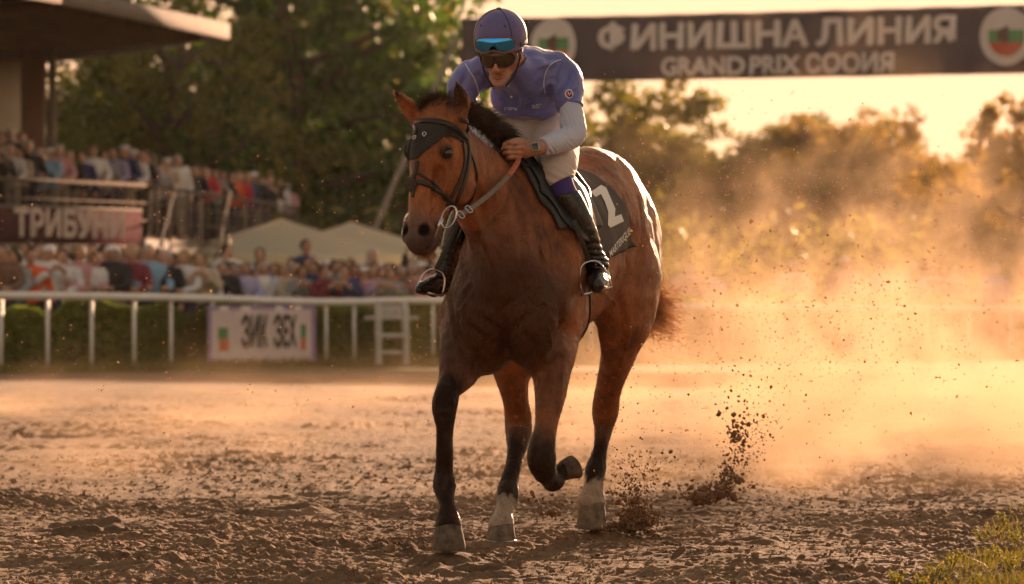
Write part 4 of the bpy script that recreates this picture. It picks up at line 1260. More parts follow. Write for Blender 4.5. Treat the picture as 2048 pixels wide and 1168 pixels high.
    # collar
    pts = [P(1040, 146, 18.84) + .066 * (np.array([math.cos(a), 0, 0]) + nrm(P(1042, 150, 18.9) - P(1020, 120, 18.75) ) * 0) + np.array([0, -.045 * math.sin(a) , .038 * math.cos(a) * 0 + .02 - .05 * max(0, math.sin(a))]) for a in np.linspace(-.35, 3.5, 26)]
    # watch
    wc = P(1071, 296, 18.565); wn_ = nrm([-.15, -1, .1]); wx = nrm(P(1050, 298, 18.6) - P(1090, 292, 18.63)); wz = np.cross(wx, wn_)
    R3 = Matrix(np.array([wx, wn_, wz]).T.tolist())
    blackm = pmat('black_watch_strap', (.015, .014, .014), .5)
    V_, F_ = [], []
    ctr = P(1073, 296, 18.60)
    n = 26
    for i in range(n):
        a = 2 * PI * i / n
        dd = wn_ * math.cos(a) + wz * math.sin(a)
        for sx, rr in ((-.011, .0335), (.011, .0335), (.011, .0305), (-.011, .0305)): V_.append(ctr + wx * sx + dd * rr)
    for i in range(n):
        for k_ in range(4):
            F_.append((i * 4 + k_, i * 4 + (k_ + 1) % 4, ((i + 1) % n) * 4 + (k_ + 1) % 4, ((i + 1) % n) * 4 + k_))
    wst = link('watch_strap', mesh_from('watch_strap', rel(V_, org), F_), blackm, man)
    wo = MB().box(ctr + wn_ * .036, (.036, .010, .042), rot=R3).build('watch_case', pmat('steel_case', (.35, .35, .36), .3, .1, metal=1), wst, False, .002, org)
    MB().box(ctr + wn_ * .0415, (.029, .003, .034), rot=R3).build('watch_face', pmat('watch_glass', (.010, .010, .012), .08, .1, spec=.8), wst, False, .001, org)
    # the whip
    w0, w1, w2 = P(1013, 280, 18.555), P(1020, 288, 18.585), P(1062, 345, 19.05)
    V_, F_ = tube_mesh([w0, w0 + (w1 - w0) * .5, w1, w1 + (w2 - w1) * .1, w2], [.016, .017, .013, .006, .004], 12)
    wh = link('riding_whip', mesh_from('riding_whip', rel(V_, w1), F_), pmat('black_whip_grip', (.012, .010, .010), .5, bump=.4, bscale=200))
    wh.location = w1
    tag(wh, 'black riding whip with a thick grip held in the fist of the jockey', 'whip')
    return man, text_on, on
# ------------------------------------------------------------------ tack
def build_tack(bvh, HV_, text_on):
    def rayp(u, v, off=.004, bv=bvh, near=18.2):
        o = Vector((0, 0, HC)); d = (Vector(P(u, v, 18.9)) - o).normalized()
        h = bv.ray_cast(o, d)
        if h[0] is None:
            h = bv.find_nearest(Vector(P(u, v, near)))
        return np.array(h[0] + h[1] * off), np.array(h[1])
    def near(p, off=.004):
        h = bvh.find_nearest(Vector(p))
        n = (Vector(p) - h[0]).normalized() if (Vector(p) - h[0]).dot(h[1]) > .001 else h[1]
        return np.array(h[0] + h[1] * off), np.array(h[1])
    def strap(name, pn, w, th, mat, parent, org, closed=False):
        pts = np.array([p for p, n in pn]); ns = np.array([n for p, n in pn])
        m = len(pts)
        for _ in range(2):
            ns[1:-1] = (ns[:-2] + ns[1:-1] * 2 + ns[2:]); ns /= np.linalg.norm(ns, axis=1)[:, None]
            pts[1:-1] = (pts[:-2] + pts[1:-1] * 2 + pts[2:]) / 4
        V, Fc = [], []
        for i in range(m):
            t = nrm(pts[(i + 1) % m] - pts[i - 1]) if closed else nrm(pts[min(i + 1, m - 1)] - pts[max(i - 1, 0)])
            sd = nrm(np.cross(t, ns[i])); nn = np.cross(sd, t)
            for a, b in ((-.5, -.5), (.5, -.5), (.5, .2), (.3, .5), (-.3, .5), (-.5, .2)):
                V.append(pts[i] + sd * a * w + nn * b * th)
        k = 6
        for i in range(m if closed else m - 1):
            for q in range(k): Fc.append((i * k + q, i * k + (q + 1) % k, ((i + 1) % m) * k + (q + 1) % k, ((i + 1) % m) * k + q))
        if not closed: Fc += [tuple(range(k))[::-1], tuple((m - 1) * k + q for q in range(k))]
        return link(name, mesh_from(name, rel(V, org), Fc), mat, parent)
    def straps_px(name, uv, wpx, th, mat, parent, org, nrd=18.2, n=5, off=.004):
        c = crom(np.array(uv, float), n)
        return strap(name, [rayp(u, v, off, near=nrd) for u, v in c], wpx * nrd / FPX, th, mat, parent, org)
    def S(f, ang, off):
        c = H(f, 0, 1.33); d = UP * math.cos(ang) + HL * math.sin(ang)
        h = bvh.ray_cast(Vector(c + d * .9), Vector(-d))
        return np.array(h[0] + h[1] * off) if h[0] is not None else c + d * .3
    def shell(name, fa, na, nf, off, th, mat, parent, org, amin, amax, wav=0.0, slope=0.0):
        """cloth or leather lying on the back; fa(a) -> (front f, rear f) for each angle"""
        V, Fc = [], []
        for i in range(na + 1):
            a = amin + (amax - amin) * i / na
            f0, f1 = fa(a)
            for j in range(nf + 1):
                f = f0 + (f1 - f0) * j / nf
                V.append(S(f, a * (1 + slope * (.75 - j / nf)), off + wav * math.sin(f * 26 + a * 3) * min(1, abs(a)) * .5 + wav * .5))
        V = np.array(V).reshape(na + 1, nf + 1, 3)
        for _ in range(3):
            V[1:-1, 1:-1] = (V[:-2, 1:-1] + V[2:, 1:-1] + V[1:-1, :-2] + V[1:-1, 2:] + V[1:-1, 1:-1] * 2) / 6
        V = V.reshape(-1, 3)
        for i in range(na):
            for j in range(nf):
                q = i * (nf + 1) + j; Fc.append((q, q + 1, q + nf + 2, q + nf + 1))
        o = link(name, mesh_from(name, rel(V, org), Fc), mat, parent)
        s_ = o.modifiers.new('thickness', 'SOLIDIFY'); s_.thickness = th; s_.offset = 0
        return o, V, Fc
    D = math.radians
    # saddle cloth with the number
    org = S(.8, 0, 0)
    clothm, nt, b = new_mat('black_saddle_cloth')
    t = noise_tex(nt, 7, 4); r_ = ramp(nt, [(.3, (.014, .011, .010)), (.75, (.040, .032, .028))]); nt.links.new(t.outputs[0], r_.inputs[0]); nt.links.new(r_.outputs[0], b.inputs['Base Color'])
    b.inputs['Roughness'].default_value = .7
    t2 = noise_tex(nt, 300, 2); bp = nt.nodes.new('ShaderNodeBump'); bp.inputs['Strength'].default_value = .3; bp.inputs['Distance'].default_value = .003
    nt.links.new(t2.outputs[0], bp.inputs['Height']); nt.links.new(bp.outputs[0], b.inputs['Normal'])
    def fa(a):
        q = abs(a) / D(86)
        return 1.30 - .05 * q, .64 - .28 * q ** 1.15
    cloth, cV, cF = shell('saddle_cloth', fa, 60, 34, .007, .004, clothm, None, org, -D(94), D(94), .003, .16)
    cloth.location = org
    tag(cloth, 'black number cloth with a white 2 under the saddle of the bay horse', 'saddle cloth')
    cb = BVHTree.FromPolygons([Vector(v) for v in cV], [tuple(q) for q in cF])
    white = pmat('number_white', (.72, .70, .66), .6, .05)
    def oncloth(u0, v0, sx=1.0):
        def fn(x, y):
            o = Vector((0, 0, HC)); d = (Vector(P(u0 + x, v0 - y, 18.9)) - o).normalized()
            h = cb.ray_cast(o, d)
            if h[0] is None: return None
            n = h[1] if h[1].dot(d) < 0 else -h[1]
            return np.array(h[0] + n * .0045)
        return fn
    # digit as an outline in photo pixels, laid on the cloth
    dig = [(1180, 385), (1201, 371), (1211, 376), (1221, 400), (1229, 418), (1228, 434), (1241, 429), (1246, 443), (1219, 456), (1214, 450), (1215, 425), (1208, 404), (1200, 389), (1190, 395)]
    bm = bmesh.new()
    vs = [bm.verts.new((u, v, 0)) for u, v in dig]; bm.faces.new(vs)
    bmesh.ops.triangulate(bm, faces=bm.faces[:])
    for _ in range(3): bmesh.ops.subdivide_edges(bm, edges=[e for e in bm.edges if e.calc_length() > 5], cuts=1, use_grid_fill=True); bmesh.ops.triangulate(bm, faces=bm.faces[:])
    fn = oncloth(0, 0)
    bad = []
    for v_ in bm.verts:
        p_ = fn(v_.co.x, -v_.co.y)
        if p_ is None: bad.append(v_)
        else: v_.co = Vector(p_ - org)
    bmesh.ops.delete(bm, geom=bad, context='VERTS')
    me = bpy.data.meshes.new('number'); bm.to_mesh(me); bm.free(); link('number', me, white, cloth, False)
    o2 = text_on(None, 'MARTERIGUE', 0, 0, 15.5, white, 'lettering', 0, cloth, .40, fn=lambda x, y: (lambda p_: None if p_ is None else p_)(oncloth(1238, 486)(x * .48, y * 1.35)), bold=.3)
    # text_on subtracts the jockey's origin; put it back on the cloth's
    o2.data.transform(Matrix.Translation(Vector(P(1060, 262, 19.3)) - Vector(org)))

    # saddle
    lea = pmat('black_saddle_leather', (.012, .010, .009), .32, .4, 20, bump=.4, bscale=90)
    pad = pmat('grey_saddle_pad', (.045, .042, .045), .6, .4, 30, bump=.4, bscale=120)
    so = S(1.05, 0, .02)
    sd = empty('saddle', so); tag(sd, 'small black leather racing saddle strapped on the back of the bay horse', 'saddle')
    shell('pad', lambda a: (1.56 - .02 * abs(a) / D(60), 1.02), 40, 20, .016, .014, pad, sd, so, -D(72), D(72))
    shell('flap', lambda a: (1.53 - .05 * (abs(a) / D(80)) ** 2, 1.06 + .12 * (abs(a) / D(80))), 40, 16, .030, .010, lea, sd, so, -D(88), D(88))
    m = Field(so - .4, so + .4, .008)
    m.chain([[*(S(1.48, 0, .050)), .022, 1], [*(S(1.35, 0, .045)), .020, 1], [*(S(1.15, 0, .035)), .018, 1], [*(S(1.0, 0, .055)), .022, 1]], k=.02)
    for s in (-1, 1):
        m.chain([[*(S(1.50, s * .05, .045)), .018, 1], [*(S(1.45, s * .55, .035)), .016, 1], [*(S(1.3, s * .8, .03)), .012, 1]], k=.02)
        m.chain([[*(S(1.0, s * .05, .05)), .02, 1], [*(S(1.05, s * .6, .035)), .014, 1], [*(S(1.15, s * .8, .03)), .012, 1]], k=.02)
    V, Q = m.mesh(); link('seat', mesh_from('seat', rel(smooth_mesh(V, Q), so), Q), lea, sd)
    # girth
    pn = []
    for a in np.linspace(D(84), D(180), 26):
        c = H(1.24, 0, 1.25); d = UP * math.cos(a) + HL * math.sin(a)
        h = bvh.ray_cast(Vector(c + d * .9), Vector(-d)); pn.append((np.array(h[0] + h[1] * .006), np.array(h[1])))
    for a in np.linspace(-D(176), -D(84), 26):
        c = H(1.24, 0, 1.25); d = UP * math.cos(a) + HL * math.sin(a)
        h = bvh.ray_cast(Vector(c + d * .9), Vector(-d)); pn.append((np.array(h[0] + h[1] * .006), np.array(h[1])))
    strap('girth', pn, .075, .009, lea, sd, so)
    steel = pmat('stirrup_steel', (.50, .50, .52), .22, .1, metal=1)
    for top, arch, bl, br, dd in ((P(1148, 440, 18.62), (1178, 523), (1166, 590), (1223, 574), 18.66), (P(925, 430, 18.86), (872, 540), (833, 581), (884, 592), 18.86)):
        a0 = P(*arch, dd); b0 = P(*bl, dd - .02); c0 = P(*br, dd - .0)
        md = (b0 + c0) / 2; hv = a0 - md; wv = (c0 - b0) / 2
        pts = []
        for q in np.linspace(0, PI, 22):
            pts.append(md + hv * (math.sin(q) ** .75) + wv * (math.copysign(abs(math.cos(q)) ** .75, math.cos(q))))
        V, Fc = tube_mesh(np.array(pts), .0052, 8)
        st = link('stirrup', mesh_from('stirrup', rel(V, so), Fc), steel, sd)
        MB().bar(pts[0], pts[-1], .040, .008, nrm(hv)).build('tread', steel, st, False, .002, so)
        MB().bar(top, a0 + nrm(hv) * .004, .022, .005, nrm([.2 if arch[0] > 1000 else -.2, -1, 0])).build('stirrup_leather', lea, sd, False, .001, so)

    # bridle
    bo = HP.copy()
    br = empty('bridle', bo); tag(br, 'black leather bridle with forehead cover and crossed noseband on the head of the bay horse', 'bridle')
    bl = pmat('bridle_leather', (.018, .012, .010), .38, .4, 30, bump=.3, bscale=120)
    fab = pmat('black_cover_cloth', (.022, .018, .017), .75, .35, 30, bump=.4, bscale=160)
    straps_px('browband', [(808, 266), (820, 250), (850, 243), (885, 246), (912, 256), (931, 276)], 11, .008, bl, br, bo, 18.0, off=.010)
    straps_px('cheekpiece', [(931, 272), (937, 300), (934, 335), (926, 368), (913, 400), (902, 424)], 8, .007, bl, br, bo, 18.1, off=.008)
    straps_px('cheekpiece', [(925, 285), (929, 320), (921, 355), (905, 390), (893, 412)], 6, .006, bl, br, bo, 18.1, off=.006)
    straps_px('throat_lash', [(932, 280), (940, 305), (950, 335), (952, 365), (944, 395), (930, 412)], 6, .005, bl, br, bo, 18.2, off=.006)
    straps_px('crown_strap', [(931, 274), (938, 258), (934, 244), (920, 238)], 9, .007, bl, br, bo, 18.1, off=.008)
    # far-side cheekpiece
    pn = [near(K(t, s_, -.12), .006) for t, s_ in ((.03, 0), (.10, -.02), (.2, -.02), (.3, -.02), (.4, -.01), (.47, 0))]
    pn = [near(p_, .006) for p_ in crom(np.array([p_ for p_, n_ in pn]), 4)]
    strap('cheekpiece', pn, .016, .006, bl, br, bo)
    # forehead cover
    poly = [(811, 262), (826, 251), (850, 247), (885, 250), (912, 260), (930, 278), (927, 287), (915, 280), (900, 273), (886, 275), (878, 282), (860, 297), (843, 309), (836, 317), (826, 320), (812, 322), (800, 314), (797, 295)]
    bm = bmesh.new(); vs = [bm.verts.new((u, v, 0)) for u, v in poly]; bm.faces.new(vs)
    bmesh.ops.triangulate(bm, faces=bm.faces[:])
    for _ in range(4): bmesh.ops.subdivide_edges(bm, edges=[e for e in bm.edges if e.calc_length() > 5], cuts=1, use_grid_fill=True); bmesh.ops.triangulate(bm, faces=bm.faces[:])
    for v_ in bm.verts:
        p_, n_ = rayp(v_.co.x, v_.co.y, .007, near=18.05); v_.co = Vector(p_ - bo)
    bmesh.ops.smooth_vert(bm, verts=bm.verts, factor=.5, use_axis_x=True, use_axis_y=True, use_axis_z=True)
    me = bpy.data.meshes.new('forehead_cover'); bm.to_mesh(me); bm.free()
    fc = link('forehead_cover', me, fab, br); s_ = fc.modifiers.new('thickness', 'SOLIDIFY'); s_.thickness = .005; s_.offset = 1
    # far eye cup
    MB().ellipsoid(K(.150, .045, -.092), (.045, .040, .030), 18, 12, rot=KROT.T).build('eye_cup', fab, br, True, origin=bo)
    for u, v in ((834, 277), (851, 270)):
        p_, n_ = rayp(u, v, .016, near=18.0)
        pts = [p_ + .008 * (math.cos(a) * nrm(np.cross(n_, UP)) + math.sin(a) * nrm(np.cross(n_, np.cross(n_, UP)))) for a in np.linspace(0, 2 * PI, 14)[:-1]]
        V, Fc = tube_mesh(pts, .0026, 6, closed=True); link('eyelet', mesh_from('eyelet', rel(V, bo), Fc), steel, fc)
    # crossed noseband
    straps_px('nose_strap', [(834, 322), (832, 338), (829, 352), (826, 366)], 9, .006, bl, br, bo, 17.95)
    nb = straps_px('noseband', [(826, 368), (840, 364), (860, 372), (880, 384), (898, 400), (908, 412)], 10, .009, bl, br, bo, 17.95, off=.007)
    straps_px('noseband', [(832, 345), (842, 350), (858, 360), (874, 374), (884, 386)], 5, .005, bl, br, bo, 17.95)
    straps_px('noseband', [(828, 350), (816, 356), (808, 372), (806, 388)], 6, .006, bl, br, bo, 17.95)
    straps_px('noseband', [(822, 372), (812, 380), (807, 392)], 9, .008, bl, br, bo, 17.95)
    p_, n_ = rayp(825, 370, .010, near=17.9)
    fl = pmat('worn_fleece', (.060, .045, .038), .9, .4, 60, bump=.8, bscale=120)
    G = Field(p_ - .05, p_ + .05, .003)
    for a in np.linspace(0, 2 * PI, 9)[:-1]:
        G.ell(p_ + .020 * (math.cos(a) * nrm(np.cross(n_, UP)) + math.sin(a) * UP), (.012, .009, .012), .004)
    G.ell(p_, (.016, .010, .016), .004)
    V, Q = G.mesh(); link('fleece_pad', mesh_from('fleece_pad', rel(V, bo), Q), fl, br)
    # bit and ring
    rc = P(898, 434, 17.98)
    pts = [rc + np.array([.030 * math.cos(a) + .012 * math.sin(a), -.010 * math.cos(a), .046 * math.sin(a)]) for a in np.linspace(0, 2 * PI, 34)[:-1]]
    V, Fc = tube_mesh(pts, .0045, 8, closed=True); ring = link('bit_ring', mesh_from('bit_ring', rel(V, bo), Fc), steel, br)
    mouth = K(.515, -.020, .055)
    V, Fc = tube_mesh([mouth - (rc - mouth) * .3, mouth, pts[17] * .5 + mouth * .5, pts[17]], [.006, .008, .010, .011], 10)
    link('bit', mesh_from('bit', rel(V, bo), Fc), steel, br)
    rc2 = K(.50, -.01, -.085)
    pts2 = [rc2 + KA * .045 * math.sin(a) + KF * .032 * math.cos(a) for a in np.linspace(0, 2 * PI, 24)[:-1]]
    V, Fc = tube_mesh(pts2, .0045, 8, closed=True); link('bit_ring', mesh_from('bit_ring', rel(V, bo), Fc), steel, br)
    # reins: near side sags from ring to fist, then on
    rm = pmat('grey_brown_rein_web', (.20, .155, .125), .75, .25, 60, bump=.5, bscale=260, bscl=(1, 1, .3))
    om = pmat('orange_rein_grip', (.48, .13, .065), .6, .25, 60, bump=.5, bscale=200)
    path = crom(np.array([P(908, 436, 17.99), P(930, 424, 18.02), P(960, 404, 18.14), P(995, 374, 18.30), P(1018, 350, 18.42)]), 6)
    n0 = nrm([.25, -1, .35])
    r1 = strap('rein', [(p_, n0) for p_ in path], .022, .004, rm, br, bo)
    p2 = crom(np.array([P(1018, 350, 18.42), P(1028, 336, 18.48), P(1036, 322, 18.545), P(1036, 305, 18.60)]), 5)
    strap('rein_grip', [(p_, n0) for p_ in p2], .024, .005, om, r1, bo)
    for u, v, d in ((921, 430, 18.00), (937, 419, 18.04)):
        c = P(u, v, d) + n0 * .004; tx = nrm(P(950, 410, 18.1) - P(915, 433, 18.0)); ty = np.cross(tx, n0)
        pts = [c + tx * .014 * math.copysign(abs(math.cos(a)) ** .5, math.cos(a)) + ty * .019 * math.copysign(abs(math.sin(a)) ** .5, math.sin(a)) for a in np.linspace(0, 2 * PI, 20)[:-1]]
        V, Fc = tube_mesh(pts, .0028, 6, closed=True); link('buckle', mesh_from('buckle', rel(V, bo), Fc), steel, r1)
    # far rein
    pr = crom(np.array([rc2, P(800, 430, 18.3) + np.array([.02, .1, 0]), P(880, 380, 18.75), P(960, 320, 18.82), P(1012, 302, 18.80)]), 6)
    strap('rein', [(p_, nrm([-1, -.3, .3])) for p_ in pr], .022, .004, rm, br, bo)
    # neck strap ends near the fist
    pk = crom(np.array([P(1020, 318, 18.70), P(1034, 322, 18.66), P(1052, 330, 18.64), P(1075, 330, 18.7)]), 4)
    strap('rein', [(p_, nrm([.2, -1, .6])) for p_ in pk], .016, .004, bl, br, bo)
    return sd
# ------------------------------------------------------------------ the setting
def verge_x(y): return 1.60 + (y - 16.3) * .182
def ground_h(X, Y):
    near = sstep(60 - Y, 0, 25)
    a = .030 * fbm(X * 1.1, Y * 1.1, 0, 3)
    r1 = 1 - np.abs(vnoise(X * 3.1, Y * 4.2, X * 0 + 3.3)); r2 = 1 - np.abs(vnoise(X * 8 + 9, Y * 10, X * 0 + 7.7)); r3 = 1 - np.abs(vnoise(X * 17 + 3, Y * 19, X * 0 + 4.4))
    b = .015 * (r1 ** 2 - .5) + .016 * (r2 ** 2 - .5) + .006 * (r3 ** 3 - .4)
    c = .019 * fbm(X * 15, Y * 15, 5.5, 4, .6) + .006 * np.clip(vnoise(X * 42, Y * 42, X * 0 + 1.5), 0, 1)
    m = np.clip(.55 + .9 * fbm(X * .9 + 4, Y * .7, 8.8, 3), .38, 1.4)
    a = a + .022 * fbm(X * .45, Y * .45, 3.1, 2)
    h = (a + (b + c) * m) * near
    return h - .035
def build_ground():
    xs = np.concatenate([-np.geomspace(900, 5.6, 60), -np.arange(5.5, 2.8, -.022), np.arange(-2.8, 2.8, .0125), np.arange(2.8, 5.5, .022), np.geomspace(5.6, 900, 60)])
    ys = np.concatenate([[-60, -20, 0, 8, 13], np.arange(15.2, 24, .017), np.geomspace(24.03, 60, 420), np.geomspace(62, 1500, 50)])
    X, Y = np.meshgrid(xs, ys, indexing='ij')
    Z = ground_h(X, Y)
    for (u, d, r, dep) in ((1390, 17.6, .16, .05), (265, 17.9, .15, .04), (950, 17.9, .12, .04), (610, 19.2, .12, .035), (700, 17.1, .14, .04), (1480, 19.6, .13, .04), (160, 20.6, .14, .04), (560, 22.5, .15, .04), (1560, 17.0, .12, .035)):
        cx = (u - 1024) * d / FPX
        q = ((X - cx) / r) ** 2 + ((Y - d) / (r * 1.3)) ** 2
        Z -= dep * np.exp(-q * 1.6); Z += dep * .6 * np.exp(-((np.sqrt(q) - 1.25) / .3) ** 2)
    # the hooves rest on firm ground
    for (u, d) in ((899, 18.4), (1002, 19.36), (1183, 20.1)):
        cx = (u - 1024) * d / FPX
        q = ((X - cx) ** 2 + (Y - d) ** 2) / .11 ** 2
        w = np.exp(-q ** 2); Z = Z * (1 - w) + .004 * w; Z += .022 * np.exp(-((np.sqrt(q) - 1.15) / .30) ** 2) * (.6 + .5 * np.clip(vnoise(X * 25, Y * 25, X * 0), -1, 1))
    n0, n1 = X.shape
    V = np.stack([X, Y, Z], -1).reshape(-1, 3)
    i, j = np.meshgrid(np.arange(n0 - 1), np.arange(n1 - 1), indexing='ij')
    q = (i * n1 + j).ravel()
    Fq = np.stack([q, q + n1, q + n1 + 1, q + 1], 1)
    me = mesh_from('ground', V, Fq)
    m, nt, b = new_mat('harrowed_dirt')
    t1 = noise_tex(nt, 1.3, 7, .7, scl=(1, .7, 1)); t2 = noise_tex(nt, 26, 5, .7)
    r1 = ramp(nt, [(.32, (.105, .062, .036)), (.47, (.215, .130, .076)), (.70, (.31, .20, .122))])
    r2 = ramp(nt, [(.30, (.55, .52, .50)), (.55, (1, 1, 1)), (.75, (1.25, 1.2, 1.15))])
    nt.links.new(t1.outputs[0], r1.inputs[0]); nt.links.new(t2.outputs[0], r2.inputs[0])
    mx = nt.nodes.new('ShaderNodeMix'); mx.data_type = 'RGBA'; mx.blend_type = 'MULTIPLY'; mx.inputs[0].default_value = 1
    nt.links.new(r1.outputs[0], mx.inputs[6]); nt.links.new(r2.outputs[0], mx.inputs[7])
    # beyond the rail the ground is turf
    tc = nt.nodes.new('ShaderNodeTexCoord'); sp = nt.nodes.new('ShaderNodeSeparateXYZ'); nt.links.new(tc.outputs['Object'], sp.inputs[0])
    mr = nt.nodes.new('ShaderNodeMapRange'); mr.inputs[1].default_value = 56.5; mr.inputs[2].default_value = 59.0
    nt.links.new(sp.outputs[1], mr.inputs[0])
    t3 = noise_tex(nt, .5, 4); r3 = ramp(nt, [(.3, (.07, .075, .025)), (.7, (.13, .11, .04))]); nt.links.new(t3.outputs[0], r3.inputs[0])
    mx2 = nt.nodes.new('ShaderNodeMix'); mx2.data_type = 'RGBA'
    nt.links.new(mr.outputs[0], mx2.inputs[0]); nt.links.new(mx.outputs[2], mx2.inputs[6]); nt.links.new(r3.outputs[0], mx2.inputs[7])
    nt.links.new(mx2.outputs[2], b.inputs['Base Color'])
    b.inputs['Roughness'].default_value = .95; b.inputs['Specular IOR Level'].default_value = .15
    t4 = noise_tex(nt, 70, 6, .7); bp = nt.nodes.new('ShaderNodeBump'); bp.inputs['Strength'].default_value = .8; bp.inputs['Distance'].default_value = .012
    nt.links.new(t4.outputs[0], bp.inputs['Height']); nt.links.new(bp.outputs[0], b.inputs['Normal'])
    g = link('ground', me, m); tag(g, kind='structure')
    return m

def rocks(pts, sizes, seed=0):
    """small irregular crumbs as one mesh"""
    r = np.random.default_rng(seed)
    base = np.array([[0, 0, 1.], [.9, 0, .2], [.28, .86, .2], [-.73, .53, .2], [-.73, -.53, .2], [.28, -.86, .2], [.73, .53, -.5], [-.28, .86, -.5], [-.9, 0, -.5], [-.28, -.86, -.5], [.73, -.53, -.5], [0, 0, -1.]])
    fc = np.array([[0, 1, 2], [0, 2, 3], [0, 3, 4], [0, 4, 5], [0, 5, 1], [1, 6, 2], [2, 7, 3], [3, 8, 4], [4, 9, 5], [5, 10, 1], [6, 7, 2], [7, 8, 3], [8, 9, 4], [9, 10, 5], [10, 6, 1], [11, 7, 6], [11, 8, 7], [11, 9, 8], [11, 10, 9], [11, 6, 10]])
    N = len(pts)
    V = base[None] * (1 + r.normal(0, .28, (N, 12, 1))) * np.asarray(sizes)[:, None, None] * r.uniform(.6, 1.3, (N, 1, 3))
    a = r.random(N) * 6.28; c, s = np.cos(a)[:, None], np.sin(a)[:, None]
    x = V[..., 0] * c - V[..., 2] * s; z = V[..., 0] * s + V[..., 2] * c
    V = np.stack([x, V[..., 1], z], -1) + np.asarray(pts)[:, None]
    Fq = (fc[None] + 12 * np.arange(N)[:, None, None]).reshape(-1, 3)
    return V.reshape(-1, 3), Fq

def build_dirt(gm):
    r = np.random.default_rng(11)
    # crumbs lying on the track
    N = 15000
    y = 15.6 + 14 * r.random(N) ** 1.5
    x = (r.random(N) * 2 - 1) * (y * .128)
    V, F = rocks(np.stack([x, y, ground_h(x, y) + .002], 1), r.gamma(1.3, .0030, N) + .002, 1)
    clod = pmat('clod_earth', (.21, .125, .075), .95, .35, 12, spec=.1)
    tag(link('dirt_crumbs', mesh_from('dirt_crumbs', V, F), clod, None, False), 'loose crumbs of brown earth strewn over the track', 'earth', kind='stuff')
    # thrown dirt: a burst behind the near hind hoof, one further right, and loose bits in the air
    P_, S_ = [], []
    def burst(u, v, d, n, up, lean, spread, size):
        for _ in range(n):
            t = r.random() ** 1.7
            uu = u + lean * t + r.normal(0, spread * (.25 + t)); vv = v - up * t + r.normal(0, 5)
            p = P(uu, vv, d + r.normal(0, .12)); 
            if p[2] < .0: p[2] = .01 + abs(r.normal(0, .01))
            P_.append(p); S_.append(abs(r.normal(0, size)) * (1.35 - t) + .0012)
    burst(1262, 1072, 20.3, 1700, 50, 22, 20, .0065)
    burst(1275, 1040, 20.3, 900, 140, -8, 36, .0040)
    burst(1200, 1064, 20.15, 600, 34, 130, 26, .0038)
    burst(1255, 1030, 20.4, 130, 250, 40, 55, .004)
    burst(1400, 1000, 22.2, 420, 40, 30, 45, .0065)
    burst(1440, 990, 22.2, 900, 165, 75, 30, .0042)
    burst(1470, 880, 22.2, 160, 170, 30, 42, .0055)
    burst(1100, 1030, 19.6, 70, 60, -10, 40, .0045)
    for _ in range(520):
        u = 1130 + 620 * r.random() ** 1.3; v = 1060 - 700 * r.random() ** 1.6
        P_.append(P(u, v, r.uniform(19.5, 23))); S_.append(.0012 + abs(r.normal(0, .0018)))
    for _ in range(260):
        P_.append(P(r.uniform(0, 2048), r.uniform(150, 1000), r.uniform(17.5, 23))); S_.append(.0010 + abs(r.normal(0, .0010)))
    V, F = rocks(P_, S_, 2)
    fd = pmat('flying_earth', (.20, .115, .065), .95, .3, 12, spec=.1)
    tag(link('flying_dirt', mesh_from('flying_dirt', V, F), fd, None, False), 'spray of brown earth thrown up behind the hooves of the horse', 'flying earth', kind='stuff')
    # fine airborne grit that catches the sun
    N = 15000
    q = r.random(N)
    u = np.where(q < .75, 1250 + r.normal(0, 1, N) * 330 + 270, r.random(N) * 2048); v = np.where(q < .75, 560 + r.normal(0, 150, N), 350 + 600 * r.random(N))
    d = r.uniform(19.0, 27.0, N)
    pts = np.stack([(u - 1024) * d / FPX, d, HC - (v - 570) * d / FPX], 1)
    pts = pts[pts[:, 2] > .03]
    V, F = rocks(pts, r.gamma(1.3, .0010, len(pts)) + .0008, 4)
    gr, nt, b = new_mat('sunlit_grit'); b.inputs['Base Color'].default_value = (.55, .36, .22, 1); b.inputs['Roughness'].default_value = .5
    tr = nt.nodes.new('ShaderNodeBsdfTranslucent'); tr.inputs[0].default_value = (.7, .5, .3, 1)
    mx = nt.nodes.new('ShaderNodeMixShader'); mx.inputs[0].default_value = .6
    nt.links.new(b.outputs[0], mx.inputs[1]); nt.links.new(tr.outputs[0], mx.inputs[2]); nt.links.new(mx.outputs[0], nt.nodes['Material Output'].inputs[0])
    tag(link('airborne_grit', mesh_from('airborne_grit', V, F), gr, None, False), 'fine sunlit grit hanging in the dusty air behind the horse', 'grit', kind='stuff')

